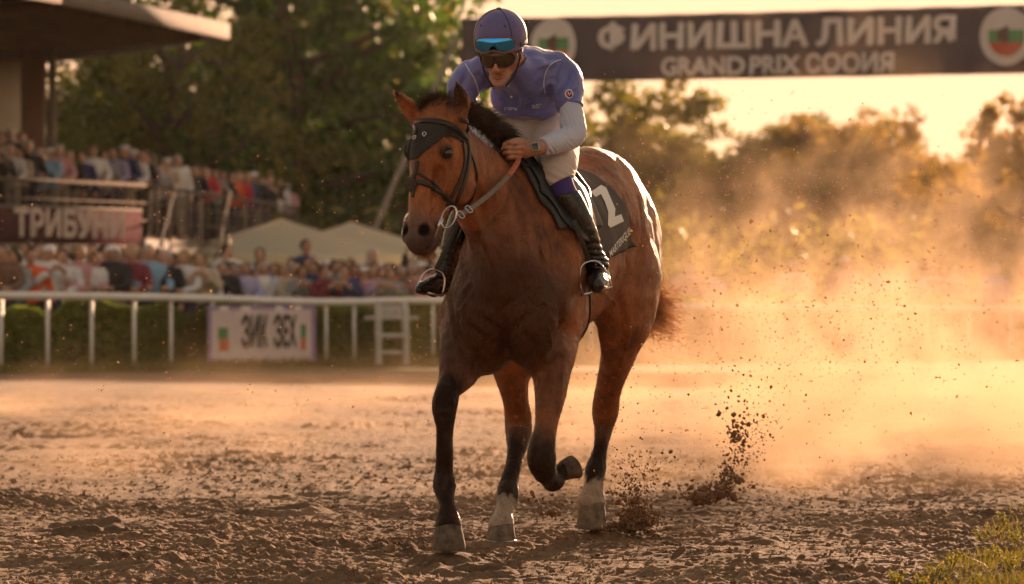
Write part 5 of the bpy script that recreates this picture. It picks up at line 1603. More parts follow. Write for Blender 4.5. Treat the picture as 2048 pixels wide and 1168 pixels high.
def leaf_quads(pts, size, r, asp=.55, up=None):
    """one small folded leaf per point"""
    N = len(pts); s = np.asarray(size) * np.ones(N)
    a = r.normal(size=(N, 3)); a /= np.linalg.norm(a, axis=1)[:, None]
    if up is not None: a = a * (1 - up) + np.array([0, 0, up]); a /= np.linalg.norm(a, axis=1)[:, None]
    b = np.cross(a, r.normal(size=(N, 3))); b /= np.linalg.norm(b, axis=1)[:, None]
    a = a * s[:, None]; b = b * s[:, None] * asp
    V = np.stack([pts - a * .5, pts + b * .5, pts + a * .5, pts - b * .5], 1).reshape(-1, 3)
    Fq = np.arange(4 * N).reshape(-1, 4)
    return V, Fq
def leaf_mat(name, c0, c1, tr=.45, tint=(1.3, 1.5, .5)):
    m, nt, b = new_mat(name)
    t = noise_tex(nt, .55, 4, .6); t2 = noise_tex(nt, 7, 3)
    ad = nt.nodes.new('ShaderNodeMath'); ad.operation = 'MULTIPLY_ADD'; ad.inputs[1].default_value = .35
    nt.links.new(t2.outputs[0], ad.inputs[0]); nt.links.new(t.outputs[0], ad.inputs[2])
    r = ramp(nt, [(.50, c0), (.85, c1)]); nt.links.new(ad.outputs[0], r.inputs[0]); nt.links.new(r.outputs[0], b.inputs['Base Color'])
    b.inputs['Roughness'].default_value = .55
    ts = nt.nodes.new('ShaderNodeBsdfTranslucent')
    mu = nt.nodes.new('ShaderNodeMix'); mu.data_type = 'RGBA'; mu.blend_type = 'MULTIPLY'; mu.inputs[0].default_value = 1; mu.inputs[7].default_value = (*tint, 1)
    nt.links.new(r.outputs[0], mu.inputs[6]); nt.links.new(mu.outputs[2], ts.inputs[0])
    mx = nt.nodes.new('ShaderNodeMixShader'); mx.inputs[0].default_value = tr
    nt.links.new(b.outputs[0], mx.inputs[1]); nt.links.new(ts.outputs[0], mx.inputs[2]); nt.links.new(mx.outputs[0], nt.nodes['Material Output'].inputs[0])
    return m

def tree_data(seed, h, w, n, leaf, low=.18):
    """trunk with limbs, and a crown of leaf clumps hung on them"""
    r = np.random.default_rng(seed)
    tb = MB(); tips = []
    tr = crom(np.array([[0, 0, -.1], [r.normal(0, .1), r.normal(0, .1), h * .2], [r.normal(0, .25), r.normal(0, .25), h * .45], [r.normal(0, .4), r.normal(0, .4), h * .78]]), 4)
    tb.tube(tr, np.linspace(.035 * h, .008 * h, len(tr)), 8)
    nl = 22
    for i in range(nl):
        t = low + (1 - low) * i / nl
        k = min(len(tr) - 1, int(t * (len(tr) - 1))); b = tr[k]
        a = i * 2.4 + r.normal(0, .4)
        L = w * .5 * (.55 + .6 * math.sin(PI * min(1, t * .92 + .10))) * r.uniform(.7, 1.15)
        e = b + np.array([math.cos(a) * L, math.sin(a) * L, h * .13 * r.uniform(.2, 1.5)])
        m = (b + e) / 2 + np.array([0, 0, h * .02]) + r.normal(0, .1, 3)
        tb.tube(crom([b, m, e], 3), np.linspace(.012 * h, .003 * h, 7), 5, False)
        for q in (.35, .6, .85, 1.0): tips.append(b + (e - b) * q + r.normal(0, .03 * h, 3))
    tips.append(tr[-1] + [0, 0, h * .10])
    P_, n_each = [], max(1, n // (len(tips) * 3))
    for c in tips:
        for k in range(3):
            cc = c + r.normal(0, .05 * h, 3); R = h * .060 * r.uniform(.6, 1.5)
            dd = r.normal(size=(n_each, 3)); dd /= np.linalg.norm(dd, axis=1)[:, None]
            P_.append(cc + dd * R * (r.random((n_each, 1)) ** .45) * [1.15, 1.15, .75])
    P_ = np.vstack(P_); P_ = P_[P_[:, 2] > h * .06]
    return tb, leaf_quads(P_, leaf * r.uniform(.6, 1.4, len(P_)), r)

def build_trees():
    bark = pmat('bark', (.10, .07, .05), .9, .3, 6, bump=.6, bscale=12)
    lm = [leaf_mat('dark_green_foliage', (.028, .055, .012), (.085, .14, .028), .38), leaf_mat('olive_foliage', (.07, .078, .020), (.19, .175, .045), .45, (1.5, 1.4, .5)), leaf_mat('amber_light_painted_foliage', (.085, .080, .020), (.24, .20, .05), .5, (1.9, 1.3, .45))]  # amber leaves: the warm sun glow is put into their colour
    protos = []
    for k, (h, w, n, lf) in enumerate(((11, 8.5, 14000, .27), (11, 9.5, 13000, .27), (7.5, 8, 19000, .22), (6.5, 7.5, 18000, .21))):
        tb, (LV, LF) = tree_data(40 + k, h, w, n, lf)
        tme = mesh_from('trunk', tb.V, tb.F); tme.materials.append(bark)
        cm = [mesh_from('crown', LV, LF) for _ in range(1)][0]
        protos.append((tme, cm, h))
    used = {}
    def tree(k, mat, u, d, h, label, group, rz=0., name='tree', wid=1.0):
        tme, cme, h0 = protos[k]
        key = (k, mat)
        if key not in used:
            c = cme.copy(); c.materials.append(lm[mat]); used[key] = c
        e = empty(name, ((u - 1024) * d / FPX, d, 0), rz); s = h / h0; e.scale = (s * wid, s * wid, s)
        for nm, me in (('trunk', tme), ('crown', used[key])):
            o = bpy.data.objects.new(nm, me); C.objects.link(o); o.parent = e
        tag(e, label, 'tree', group)
    gl = 'tall dark trees behind the grandstand'
    for i, (u, d, h, k, m, lab, wd) in enumerate([
        (95, 128, 7.4, 0, 0, 'tall dark tree rising behind the grandstand column at the far left', 1.0),
        (215, 118, 8.0, 1, 0, 'tall dark green tree between the grandstand column and the roof corner', 1.0),
        (330, 108, 9.6, 0, 1, 'tall tree with olive foliage right behind the corner of the grandstand roof', 1.0),
        (455, 116, 12.4, 1, 0, 'large dark tree standing above the right end of the grandstand terrace', 1.05),
        (590, 112, 13.0, 0, 0, 'tallest dark tree standing behind the peak of the left parasol', 1.0),
        (720, 120, 10.9, 1, 1, 'tall olive tree behind the right parasol with sky glinting through its top', 1.0),
        (835, 126, 7.8, 0, 1, 'thin crowned tree left of the jockey with many bright gaps', .95),
        (925, 132, 6.9, 1, 1, 'lower tree directly behind the head of the horse and the jockey', 1.0),
        (400, 135, 10.5, 1, 0, 'dark tree filling the gap above the terrace of spectators', 1.1),
        (660, 138, 11.4, 0, 0, 'dark tree in the second rank behind the two parasols', 1.1),
        (20, 150, 8.0, 1, 0, 'dark tree seen past the back wall of the grandstand', 1.0)]):
        tree(k, m, u, d, h, lab, gl, i * 1.3, wid=wd)
    g2 = 'rounded trees across the far side of the track'
    for i, (u, d, h, k, m, lab, wd) in enumerate([
        (1085, 135, 7.3, 2, 1, 'rounded tree hidden partly by the shirt of the jockey under the banner', 1.0),
        (1195, 132, 8.0, 2, 1, 'tallest of the rounded trees just right of the jockey under the banner', 1.0),
        (1290, 140, 7.3, 3, 1, 'olive tree above the rump of the horse', 1.0),
        (1390, 150, 6.2, 2, 1, 'low olive tree between the rump of the horse and the dust plume', 1.05),
        (1490, 140, 6.7, 3, 1, 'olive tree with a flat top left of the highest dust plume', 1.1),
        (1590, 145, 7.2, 2, 1, 'round olive tree behind the highest part of the dust plume', 1.1),
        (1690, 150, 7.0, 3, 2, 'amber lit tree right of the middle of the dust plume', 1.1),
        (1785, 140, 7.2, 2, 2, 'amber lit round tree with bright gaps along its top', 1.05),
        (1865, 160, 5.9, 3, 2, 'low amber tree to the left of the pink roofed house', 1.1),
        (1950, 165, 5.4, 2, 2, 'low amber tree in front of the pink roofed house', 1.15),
        (2050, 100, 5.9, 3, 2, 'amber tree cut by the right edge of the picture', .62),
        (1340, 168, 6.9, 3, 1, 'olive tree in the rear rank above the rump of the horse', 1.2),
        (1545, 168, 7.5, 2, 1, 'olive tree in the rear rank between the two round olive trees', 1.2),
        (1645, 172, 7.6, 2, 1, 'olive tree in the rear rank right of the highest dust plume', 1.2),
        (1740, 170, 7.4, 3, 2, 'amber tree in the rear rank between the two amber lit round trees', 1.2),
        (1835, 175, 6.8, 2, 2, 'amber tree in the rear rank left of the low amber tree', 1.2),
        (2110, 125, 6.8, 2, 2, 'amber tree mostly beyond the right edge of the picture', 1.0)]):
        tree(k, m, u, d, h, lab, g2, i * 1.7, wid=wd)
    # low scrub closing the gaps under the crowns
    r = np.random.default_rng(5); pts = []
    for _ in range(420):
        u = r.uniform(-250, 2300); d = r.uniform(100, 150); x = (u - 1024) * d / FPX
        hh = r.uniform(1.6, 3.4)
        n = 95; dd = r.normal(size=(n, 3)); dd /= np.linalg.norm(dd, axis=1)[:, None]
        pts.append(np.array([x, d, hh * .5]) + dd * [1.3, 1.3, hh * .5] * r.random((n, 1)) ** .4)
    pts = np.vstack(pts)
    V, F = leaf_quads(pts, .34 * r.uniform(.6, 1.4, len(pts)), r)
    tag(link('scrub', mesh_from('scrub', V, F), lm[1], None, False), 'dense low scrub under the trees on the far side of the racecourse', 'scrub', kind='stuff')
    return lm, bark

RAIL = [(-80, 590, 57.3), (200, 593, 58.6), (420, 597, 60.2), (640, 604, 62.2), (850, 601, 64.0), (1000, 606, 66), (1350, 613, 68), (1700, 616, 70), (2120, 619, 72)]
def build_rail(lm):
    white = pmat('white_rail_plastic', (.70, .68, .66), .45, .08, 3)
    pts = [P(*q) for q in RAIL]
    c = crom(np.array(pts), 8)
    o = c[0] * [1, 1, 0]
    e = empty('running_rail', o); tag(e, 'long white running rail on posts along the far side of the track', 'rail')
    V, F = tube_mesh(c, .052, 12); link('top_rail', mesh_from('top_rail', rel(V, o), F), white, e)
    us = np.array([q[0] for q in RAIL])
    cu = np.array([1024 + p[0] * FPX / p[1] for p in c])
    for u in [2, 95, 183, 268, 342, 425, 510, 596, 652, 708, 760, 812, 866] + list(range(930, 2110, 84)):
        i = int(np.clip(np.searchsorted(cu, u), 1, len(c) - 1)); t = (u - cu[i - 1]) / (cu[i] - cu[i - 1]); p = c[i - 1] * (1 - t) + c[i] * t
        V, F = tube_mesh([[p[0], p[1] + .02, -.1], [p[0], p[1] + .02, p[2] - .02]], .025, 8)
        link('post', mesh_from('post', rel(V, o), F), white, e)
    # hedge behind it
    r = np.random.default_rng(8); N = 46000
    t = r.random(N) * (len(c) - 1.01); i = t.astype(int); f = (t - i)[:, None]; b = c[i] * (1 - f) + c[i + 1] * f
    hz = .88 + .05 * np.sin(b[:, 0] * 3) + .04 * np.sin(b[:, 0] * 7.3) + .09 * vnoise(b[:, 0] * 4.1, b[:, 1] * 0 + 2, b[:, 1] * 0)
    side = r.random(N)
    X = b[:, 0]; Yb = b[:, 1] + .45 + np.where(side < .55, 0 + np.abs(r.normal(0, .06, N)), r.random(N) * .8) + .08 * np.sin(X * 5.1); Zb = np.where(side < .55, r.random(N), .88 + .12 * r.random(N)) * hz
    V, F = leaf_quads(np.stack([X, Yb, Zb], 1), .075 * r.uniform(.5, 1.5, N), r)
    hm = leaf_mat('hedge_foliage', (.09, .125, .026), (.27, .30, .065), .45)
    tag(link('hedge', mesh_from('hedge', V, F), hm, None, False), 'long clipped green hedge growing right behind the white running rail', 'hedge')
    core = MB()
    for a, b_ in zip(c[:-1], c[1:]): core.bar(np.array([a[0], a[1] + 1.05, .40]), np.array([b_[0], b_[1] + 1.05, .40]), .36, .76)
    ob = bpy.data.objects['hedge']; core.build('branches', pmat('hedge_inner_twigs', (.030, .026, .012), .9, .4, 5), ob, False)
    # rough grass along the foot of the rail
    N = 9000; t = r.random(N) * (len(c) - 1.01); i = t.astype(int); f = (t - i)[:, None]; b = c[i] * (1 - f) + c[i + 1] * f
    pos = np.stack([b[:, 0] + r.normal(0, .1, N), b[:, 1] - .15 + r.normal(0, .35, N), np.zeros(N) - .03], 1)
    V, F = blades(pos, r.uniform(.06, .20, N), .02, r)
    tag(link('rough_grass', mesh_from('rough_grass', V, F), leaf_mat('dry_grass', (.10, .10, .03), (.24, .19, .06), .4), None, False), 'rough grass along the foot of the white rail', 'grass', kind='stuff')
    return c

def blades(pos, h, w, r, lean=.35):
    N = len(pos); h = np.asarray(h)[:, None]
    a = r.random(N) * 6.28; s = np.stack([np.cos(a), np.sin(a), 0 * a], 1) * (w * (.6 + .8 * r.random((N, 1))))
    ln = np.stack([r.normal(0, lean, N), r.normal(0, lean, N), np.ones(N)], 1); ln2 = ln + np.stack([r.normal(0, lean, N), r.normal(0, lean, N), -.15 * np.ones(N)], 1)
    p1 = pos + ln * h * .5; p2 = p1 + ln2 * h * .5
    V = np.stack([pos - s * .5, pos + s * .5, p1 + s * .38, p1 - s * .38, p2, p2 + s * .02], 1).reshape(-1, 3)
    k = 6 * np.arange(N)[:, None]
    F = np.vstack([k + [[0, 1, 2, 3]], k + [[3, 2, 5, 4]]])
    return V, F

def build_verge():
    r = np.random.default_rng(21); N = 16000
    y = 15.5 + 11 * r.random(N) ** 1.3; e = verge_x(y) + .16 * fbm(y * 2.2, y * 0 + 3, 0, 3)
    x = e + np.abs(r.normal(0, .9, N)) * (.25 + r.random(N))
    tuft = vnoise(x * 5, y * 5, x * 0 + 2.2) > -.25
    edge = (x - e) < .25
    keep = tuft & (~edge | (r.random(N) < .45))
    x, y = x[keep], y[keep]
    pos = np.stack([x, y, ground_h(x, y) - .005], 1)
    hh = r.uniform(.025, .075, len(x)) * (1 + .8 * np.clip(vnoise(x * 3, y * 3, x * 0 + 8), 0, 1))
    V, F = blades(pos, hh, .0055, r, .5)
    m = leaf_mat('verge_grass', (.070, .072, .022), (.20, .16, .06), .40, (1.4, 1.35, .5))
    tag(link('verge_grass', mesh_from('verge_grass', V, F), m, None, False), 'tufts of short yellow green grass on the verge in the lower right corner', 'grass', kind='stuff')
    # taller weeds with small leaves, each a plant
    wm = leaf_mat('weed_leaves', (.11, .12, .03), (.30, .25, .07), .45, (1.4, 1.35, .5))
    spots = [(1870, 17.0), (1905, 17.8), (1950, 16.9), (1985, 18.4), (2020, 17.4), (1840, 16.6), (2035, 19.4), (1965, 19.8), (1790, 16.5), (2005, 20.8)]
    words = ['lowest leafy weed near the bottom edge in the grass verge', 'leafy weed in the middle of the grass verge', 'broad leafy weed at the bottom of the grass verge', 'weed with pale tips right of the middle of the verge', 'weed close to the right edge at the bottom of the verge', 'small weed at the left tip of the verge near the bottom edge', 'weed at the right edge halfway up the verge', 'weed standing on the border between earth and verge', 'leftmost sparse weed on the bare earth beside the verge', 'topmost weed at the right end of the verge']
    for (u, d), lab in zip(spots, words):
        x = (u - 1024) * d / FPX; b = np.array([x, d, float(ground_h(np.array([x]), np.array([d]))[0])])
        mb = MB(); P_ = []
        for k in range(9):
            a = r.random() * 6.28; hgt = r.uniform(.035, .075)
            e_ = np.array([math.cos(a) * hgt * .6, math.sin(a) * hgt * .6, hgt])
            mb.tube([[0, 0, -.01], e_ * .5 + [0, 0, .01], e_], [.0016, .0013, .0006], 4, False)
            for q in np.linspace(.3, 1, 7): P_.append(e_ * q + r.normal(0, .006, 3))
        o = mb.build('weed', wm, None, True); o.location = b
        V, F = leaf_quads(np.array(P_), .018 * r.uniform(.6, 1.3, len(P_)), r, .5, .35)
        link('leaves', mesh_from('leaves', V, F), wm, o, False)
        tag(o, lab, 'weed', 'weeds on the grass verge')

# ------------------------------------------------------------------ writing on flat things
def text_mesh(txt, size, fn, bold=0.0, spacing=1.0, sub=.25, xs=1.0, shear=0.0):
    cu = bpy.data.curves.new('t', 'FONT'); cu.body = txt; cu.size = size; cu.align_x = 'CENTER'; cu.align_y = 'CENTER'; cu.offset = bold * size * .01; cu.space_character = spacing
    to = bpy.data.objects.new('t', cu); C.objects.link(to); bpy.context.view_layer.update()
    me = bpy.data.meshes.new_from_object(to.evaluated_get(bpy.context.evaluated_depsgraph_get())); bpy.data.objects.remove(to)
    bm = bmesh.new(); bm.from_mesh(me)
    bmesh.ops.triangulate(bm, faces=bm.faces[:])
    es = [e for e in bm.edges if e.calc_length() > size * sub]
    if es: bmesh.ops.subdivide_edges(bm, edges=es, cuts=2, use_grid_fill=True); bmesh.ops.triangulate(bm, faces=bm.faces[:])
    for v in bm.verts: v.co = Vector(fn(v.co.x * xs, v.co.y))
    out = bpy.data.meshes.new('lettering'); bm.to_mesh(out); bm.free()
    return out
def bold_text(txt, size, mapper, bold=.03):
    """lettering thickened by shifted copies; mapper(q 0..1 along the line, y, layer) -> point"""
    me = text_mesh(txt, size, lambda x, y: (x, y, 0), .4)
    V0 = np.array([v.co[:] for v in me.vertices]); F0 = [list(p.vertices) for p in me.polygons]
    x0, x1 = V0[:, 0].min(), V0[:, 0].max(); V, F = [], []
    b = bold * size
    for i, (dx, dy) in enumerate(((0, 0), (b, 0), (-b, 0), (0, b), (0, -b), (b * .7, b * .7), (-b * .7, -b * .7), (b * .7, -b * .7), (-b * .7, b * .7))):
        n = len(V)
        V += [mapper((x + dx - x0) / (x1 - x0), y + dy, i) for x, y, z in V0]
        F += [[k + n for k in f] for f in F0]
    return mesh_from('lettering', V, F)
def ring_fn(fn, cx, cy, r0, r1, n=48, a0=0, a1=2 * PI):
    V, F = [], []
    for i in range(n + 1):
        a = a0 + (a1 - a0) * i / n
        for q in (r0, r1): V.append(fn(cx + math.cos(a) * q, cy + math.sin(a) * q))
    for i in range(n): F.append((2 * i, 2 * i + 1, 2 * i + 3, 2 * i + 2))
    return V, F
def grid_fn(fn, x0, x1, y0, y1, nx, ny, clip=None):
    V, F = [], []
    for i in range(nx + 1):
        for j in range(ny + 1):
            x = x0 + (x1 - x0) * i / nx; y = y0 + (y1 - y0) * j / ny
            if clip: x, y = clip(x, y)
            V.append(fn(x, y))
    for i in range(nx):
        for j in range(ny): q = i * (ny + 1) + j; F.append((q, q + ny + 1, q + ny + 2, q + 1))
    return V, F

def build_banner():
    # local frame: s in metres along the banner, t up from its lower edge
    A = P(922, 166, 99.0); B = P(2250, 143, 90.0)
    ax = nrm(B - A); Lb = np.linalg.norm(B - A); nrm_b = nrm(np.cross(ax, UP)); nrm_b = nrm_b if nrm_b[1] < 0 else -nrm_b
    up = np.cross(nrm_b, ax); up = up if up[2] > 0 else -up
    Hb = 133 * 95 / FPX
    org = A.copy()
    def fn0(off):
        def f(s, t):
            w = .035 * math.sin(s * 2.1 + .6) + .020 * math.sin(s * 5.3 + t * 4) + .012 * math.sin(s * 11 - t * 7)
            sag = -.02 * math.sin(PI * s / Lb) + .006 * math.sin(s * 4.7)
            return ax * s + up * (t + sag * (.4 + .6 * t / Hb)) + nrm_b * (w + off)
        return f
    # pixel -> banner coordinates (inverse of the perspective, good enough in the middle of the cloth)
    def st(u, v):
        o = np.array([0, 0, HC]); d = P(u, v, 50) - o
        k = ((A - o) @ nrm_b) / (d @ nrm_b); q = o + d * k - A
        return q @ ax, q @ up
    cloth = pmat('black_banner_cloth', (.040, .033, .050), .7, .12, 2, bump=.2, bscale=60)
    V, F = grid_fn(fn0(0), 0, Lb, 0, Hb, 420, 20)
    e = link('banner', mesh_from('banner', V, F), cloth); e.location = org
    s_ = e.modifiers.new('thickness', 'SOLIDIFY'); s_.thickness = .004; s_.offset = 0
    tag(e, 'long dark finish line banner with pale lettering stretched high across the track', 'banner')
    pale = leaf_mat('banner_pale_print', (.78, .74, .75), (.82, .79, .80), .35, (1, 1, 1))
    def put(txt, u0, v0, u1, v1, cap, bold, nm):
        s0, t0 = st(u0, v0); s1, t1 = st(u1, v1)
        size = cap * 95 / FPX / .73
        me = bold_text(txt, size, lambda q, y, i: fn0(.022 + .0012 * i)(s0 + (s1 - s0) * q, t0 + (t1 - t0) * q + y), bold * .01)
        link(nm, me, pale, e, False)
    put('ФИНИШНА', 1200, 79, 1618, 68.5, 50, 3.2, 'lettering')
    put('ЛИНИЯ', 1638, 68, 1912, 61, 50, 3.2, 'lettering')
    put('GRAND', 1324, 135, 1488, 132, 36, 3.0, 'lettering')
    put('PRIX', 1500, 131.5, 1600, 129.5, 36, 3.0, 'lettering')
    put('СООИЯ', 1614, 129.2, 1786, 126, 36, 3.0, 'lettering')
    green = pmat('flag_green', (.06, .22, .09), .6); red = pmat('flag_red', (.45, .08, .045), .6); dark = pmat('emblem_dark', (.06, .03, .025), .6)
    for u, v in ((1108, 88), (2012, 72)):
        cx, cy = st(u, v); R = 56 * 95 / FPX
        V, F = ring_fn(fn0(.022), cx, cy, R * .70, R, 56); em = link('emblem_ring', mesh_from('emblem_ring', V, F), pale, e, False)
        def clipc(x, y, cx=cx, cy=cy, R=R):
            dx, dy = x - cx, y - cy; q = math.hypot(dx, dy); m = R * .70
            return (cx + dx * m / q, cy + dy * m / q) if q > m else (x, y)
        for y0, y1, mt in ((.24, .70, pale), (-.22, .24, green), (-.70, -.22, red)):
            V, F = grid_fn(fn0(.027), cx - R * .7, cx + R * .7, cy + y0 * R, cy + y1 * R, 20, 8, clipc); link('flag_stripe', mesh_from('flag_stripe', V, F), mt, em, False)
        # plain dark mark in the middle of the emblem
        V, F = [], []
        out = [(-.34, .08), (-.28, .30), (-.05, .36), (.12, .50), (.22, .30), (.16, .10), (.26, -.10), (.10, -.30), (-.12, -.22), (-.30, -.12)]
        f = fn0(.034); V = [f(cx + x * R * .8 - R * .05, cy + y * R * .8) for x, y in out]; F = [tuple(range(len(out)))]
        link('emblem_mark', mesh_from('emblem_mark', V, F), dark, em, False)
    # its supports: one slim post behind the jockey, one beyond the right edge
    steel = pmat('banner_post_steel', (.30, .29, .28), .5, .1, metal=.6)
    for q, lab in ((A + ax * .12, 'slim steel post holding the left end of the finish banner behind the jockey'), (B, 'slim steel post holding the right end of the finish banner')):
        V, F = tube_mesh([[0, 0, -.1], [0, 0, q[2] + Hb + .02]], .030, 10)
        o = link('banner_post', mesh_from('banner_post', V, F), steel); o.location = (q[0], q[1] + .08, 0)
        tag(o, lab, 'post', 'posts of the finish banner')
        MB().bar([0, 0, q[2] + Hb * .98], [0, -.06, q[2] + Hb * .98], .04, .02).build('bracket', steel, o)
    # leaning grey pole behind the parasols
    a, b = P(908, 85, 97), P(908, 85, 97); b = P(655, 690, 97); b[2] = -.1
    V, F = tube_mesh([b, a], [.075, .055], 10)
    o = link('leaning_pole', mesh_from('leaning_pole', rel(V, b), F), pmat('weathered_grey_pole', (.20, .18, .155), .8)); o.location = b
    MB().box(a - b, (.2, .2, .12)).build('pole_cap', steel, o)
    tag(o, 'thin grey pole leaning to the right behind the head of the horse', 'pole')

def build_fence_banner(c):
    A, B = P(408, 724, 60.0), P(622, 716, 61.6); A[2] = B[2] = .06
    ax = nrm(B - A); L = np.linalg.norm(B - A); Hb = .80; n = nrm(np.cross(ax, UP)); n = n if n[1] < 0 else -n
    def fn(off): return lambda s, t: ax * s + UP * t + n * (.02 * math.sin(s * 9) + .012 * math.sin(s * 17 + 2) + off)
    V, F = grid_fn(fn(0), 0, L, 0, Hb, 50, 10)
    e = link('fence_banner', mesh_from('fence_banner', V, F), pmat('white_pink_vinyl', (.62, .52, .53), .5, .1, 2)); e.location = A + n * .07
    s_ = e.modifiers.new('thickness', 'SOLIDIFY'); s_.thickness = .004; s_.offset = 0
    tag(e, 'white vinyl banner with tall dark letters hung low on the white rail', 'banner')
    ink = pmat('dark_ink', (.045, .04, .045), .6); pu = pmat('lilac_ink', (.32, .22, .42), .6); g = pmat('poster_green', (.08, .24, .10), .6); og = pmat('poster_orange', (.60, .16, .07), .6)
    for txt, x0, x1 in (('ЗИК', .31, .56), ('ЗЕХ', .62, .82)):
        me = bold_text(txt, .60, lambda q, y, i: fn(.006 + .001 * i)(L * (x0 + (x1 - x0) * q), Hb * .50 + y), .03)
        link('lettering', me, ink, e, False)
    for (x0, x1, y0, y1, m) in ((0, 1, .93, 1, pu), (0, .03, 0, .93, pu), (.97, 1, 0, .93, pu), (.09, .19, .42, .62, g), (.10, .20, .20, .42, og), (.87, .93, .42, .66, g), (.87, .93, .20, .42, og)):
        V, F = grid_fn(fn(.005), L * x0, L * x1, Hb * y0, Hb * y1, 10, 3); link('printed_patch', mesh_from('printed_patch', V, F), m, e, False)

def build_stand():
    conc = pmat('stand_concrete', (.20, .17, .14), .85, .2, 1.5); beige = pmat('beige_wall', (.50, .40, .29), .8, .12, 1.2); brown = pmat('brown_column_paint', (.16, .085, .05), .7, .15, 2)
    roofm = pmat('brown_roof_sheet', (.085, .040, .022), .95, .25, 1.5); fasc = pmat('pale_fascia', (.24, .20, .18), 1.0, .12, 2); grey = pmat('grey_rail_paint', (.16, .13, .11), .95, .1, spec=.05)
    def g2(u, d): return np.array([(u - 1024) * d / FPX, d, 0.0])
    A0, A1, A2 = g2(-300, 72), g2(292, 82), g2(596, 105)
    Z = 2.05
    org = A1.copy()
    e = empty('grandstand', org); tag(e, 'covered concrete grandstand with a dark brown roof at the left', 'grandstand')
    bl = np.array([-30, 0, 0.]); 
    def prism(poly, z0, z1):
        m = MB(); n = len(poly)
        V = [(p[0], p[1], z0) for p in poly] + [(p[0], p[1], z1) for p in poly]
        F = [tuple(range(n))[::-1], tuple(range(n, 2 * n))] + [(i, (i + 1) % n, n + (i + 1) % n, n + i) for i in range(n)]
        return m.add(V, F)
    dA = nrm(A1 - A0); nA = np.array([-dA[1], dA[0], 0]); dB = nrm(A2 - A1); nB = np.array([-dB[1], dB[0], 0])
    prism([A0, A1, A2, A2 + nB * 3.2, A1 + nA * 14 + dA * 4, A0 + nA * 14], Z - .30, Z).build('deck', conc, e, origin=org)
    for k in (1, 2, 3):
        prism([A0 + nA * k * 1.05, A1 + nA * k * 1.05 - dA * (.4 + k * 1.9), A1 + nA * 13.8 - dA * (.4 + k * 1.9), A0 + nA * 13.8], Z + .004 + (k - 1) * .30, Z + k * .30).build('tier', conc, e, origin=org)
    prism([A0 + nA * 1.6, A1 + nA * 1.6 - dA * .5, A1 + nA * 1.8 - dA * .5, A0 + nA * 1.8], 0, Z - .31).build('lower_wall', beige, e, origin=org)
    for t in np.linspace(.05, .97, 7):
        p = A0 + (A1 - A0) * t + nA * .3; MB().box([p[0], p[1], (Z - .31) / 2], (.22, .22, Z - .31)).build('pillar', beige, e, origin=org)
    for t in np.linspace(.15, .95, 6):
        p = A1 + (A2 - A1) * t + nB * .4; MB().box([p[0], p[1], (Z - .31) / 2], (.18, .18, Z - .31)).build('pillar', grey, e, origin=org)
    prism([A1 + nB * 2.0, A2 + nB * 2.0, A2 + nB * 2.15, A1 + nB * 2.15], 0, Z - .32).build('lower_wall', pmat('painted_opening_shade', (.05, .04, .035), .9), e, origin=org)  # dark sheet painted as the shade in the opening under the terrace
    # back wall pale in the light, at the far left
    w0, w1 = g2(-400, 91), g2(44, 93); prism([w0, w1, w1 + [0, .3, 0], w0 + [0, .3, 0]], 0, 6.05).build('back_wall', beige, e, origin=org)
    col = g2(67, 86.0); MB().box([col[0], col[1], 3.3], (.46, .46, 5.5)).build('column', brown, e, origin=org)
    MB().box([col[0] + .36, col[1] + .2, 3.3], (.14, .14, 5.5)).build('downpipe', fasc, e, origin=org)
    # roof slab: corner at photo (455, 62)
    zr = 6.12; R0, R1, R2, R3 = g2(455, 84), g2(118, 73.5), g2(-700, 60), g2(-600, 97); R4 = g2(455, 84) + np.array([-1.2, 11.5, 0])
    prism([R0, R1, R2, R3, g2(60, 94.5)], zr, zr + .10).build('roof', roofm, e, origin=org)
    for a, b in ((R0, R1), (R1, R2)):
        MB().bar(a + [0, 0, zr + .03], b + [0, 0, zr + .03], .10, .30).build('fascia', fasc, e, origin=org)
    MB().bar(R0 + [-.02, .06, zr + .03], g2(60, 94.5) + [0, 0, zr + .03], .10, .28).build('fascia', fasc, e, origin=org)
    for t in np.linspace(.08, .95, 10):
        a = R0 + (R1 - R0) * t * 1.0; b = a + np.array([-12, 6, 0]); MB().bar(a + [-.3, .1, zr - .12], b + [0, 0, zr - .12], .10, .20).build('rafter', roofm, e, origin=org)
    # guard rail along the deck front
    ge = empty('guard_rail', A1 + [0, 0, Z]); tag(ge, 'grey metal guard rail along the front edge of the upper terrace', 'railing'); go = A1 + [0, 0, Z]
    for a, b in ((A0, A1), (A1, A2)):
        L = np.linalg.norm(b - a); n = int(L / 1.3)
        for zz, w in ((1.02, .07), (.68, .03), (.34, .03)):
            MB().bar(a + [0, 0, Z + zz], b + [0, 0, Z + zz], .05, w).build('bar', grey, ge, origin=go)
        for k in range(n + 1):
            p = a + (b - a) * k / n; MB().box([p[0], p[1], Z + .5], (.05, .05, 1.0)).build('upright', grey, ge, origin=go)
    # sign
    S0 = P(-240, 455, 71.4); S1 = P(280, 455, 81.0); S0[2] = S1[2] = 0
    sx = nrm(S1 - S0); sn = nrm(np.cross(sx, UP)); sn = sn if sn[1] < 0 else -sn
    # the board faces the track a little more squarely than the terrace edge behind it
    L0 = P(-60, 458, 75.75); L1 = P(281, 458, 81.2); L0[2] = L1[2] = 0
    sx = nrm(L1 - L0); sn = nrm(np.cross(sx, UP)); sn = sn if sn[1] < 0 else -sn
    LL = np.linalg.norm(L1 - L0); zb, zt = 1.86, 2.60
    so = L0 + [0, 0, zb]
    board = MB().bar(L0 + [0, 0, (zb + zt) / 2], L1 + [0, 0, (zb + zt) / 2], .06, zt - zb).build('sign', pmat('maroon_sign_board', (.085, .040, .048), 1.0, .25, 1.5, spec=.02), None, origin=so)
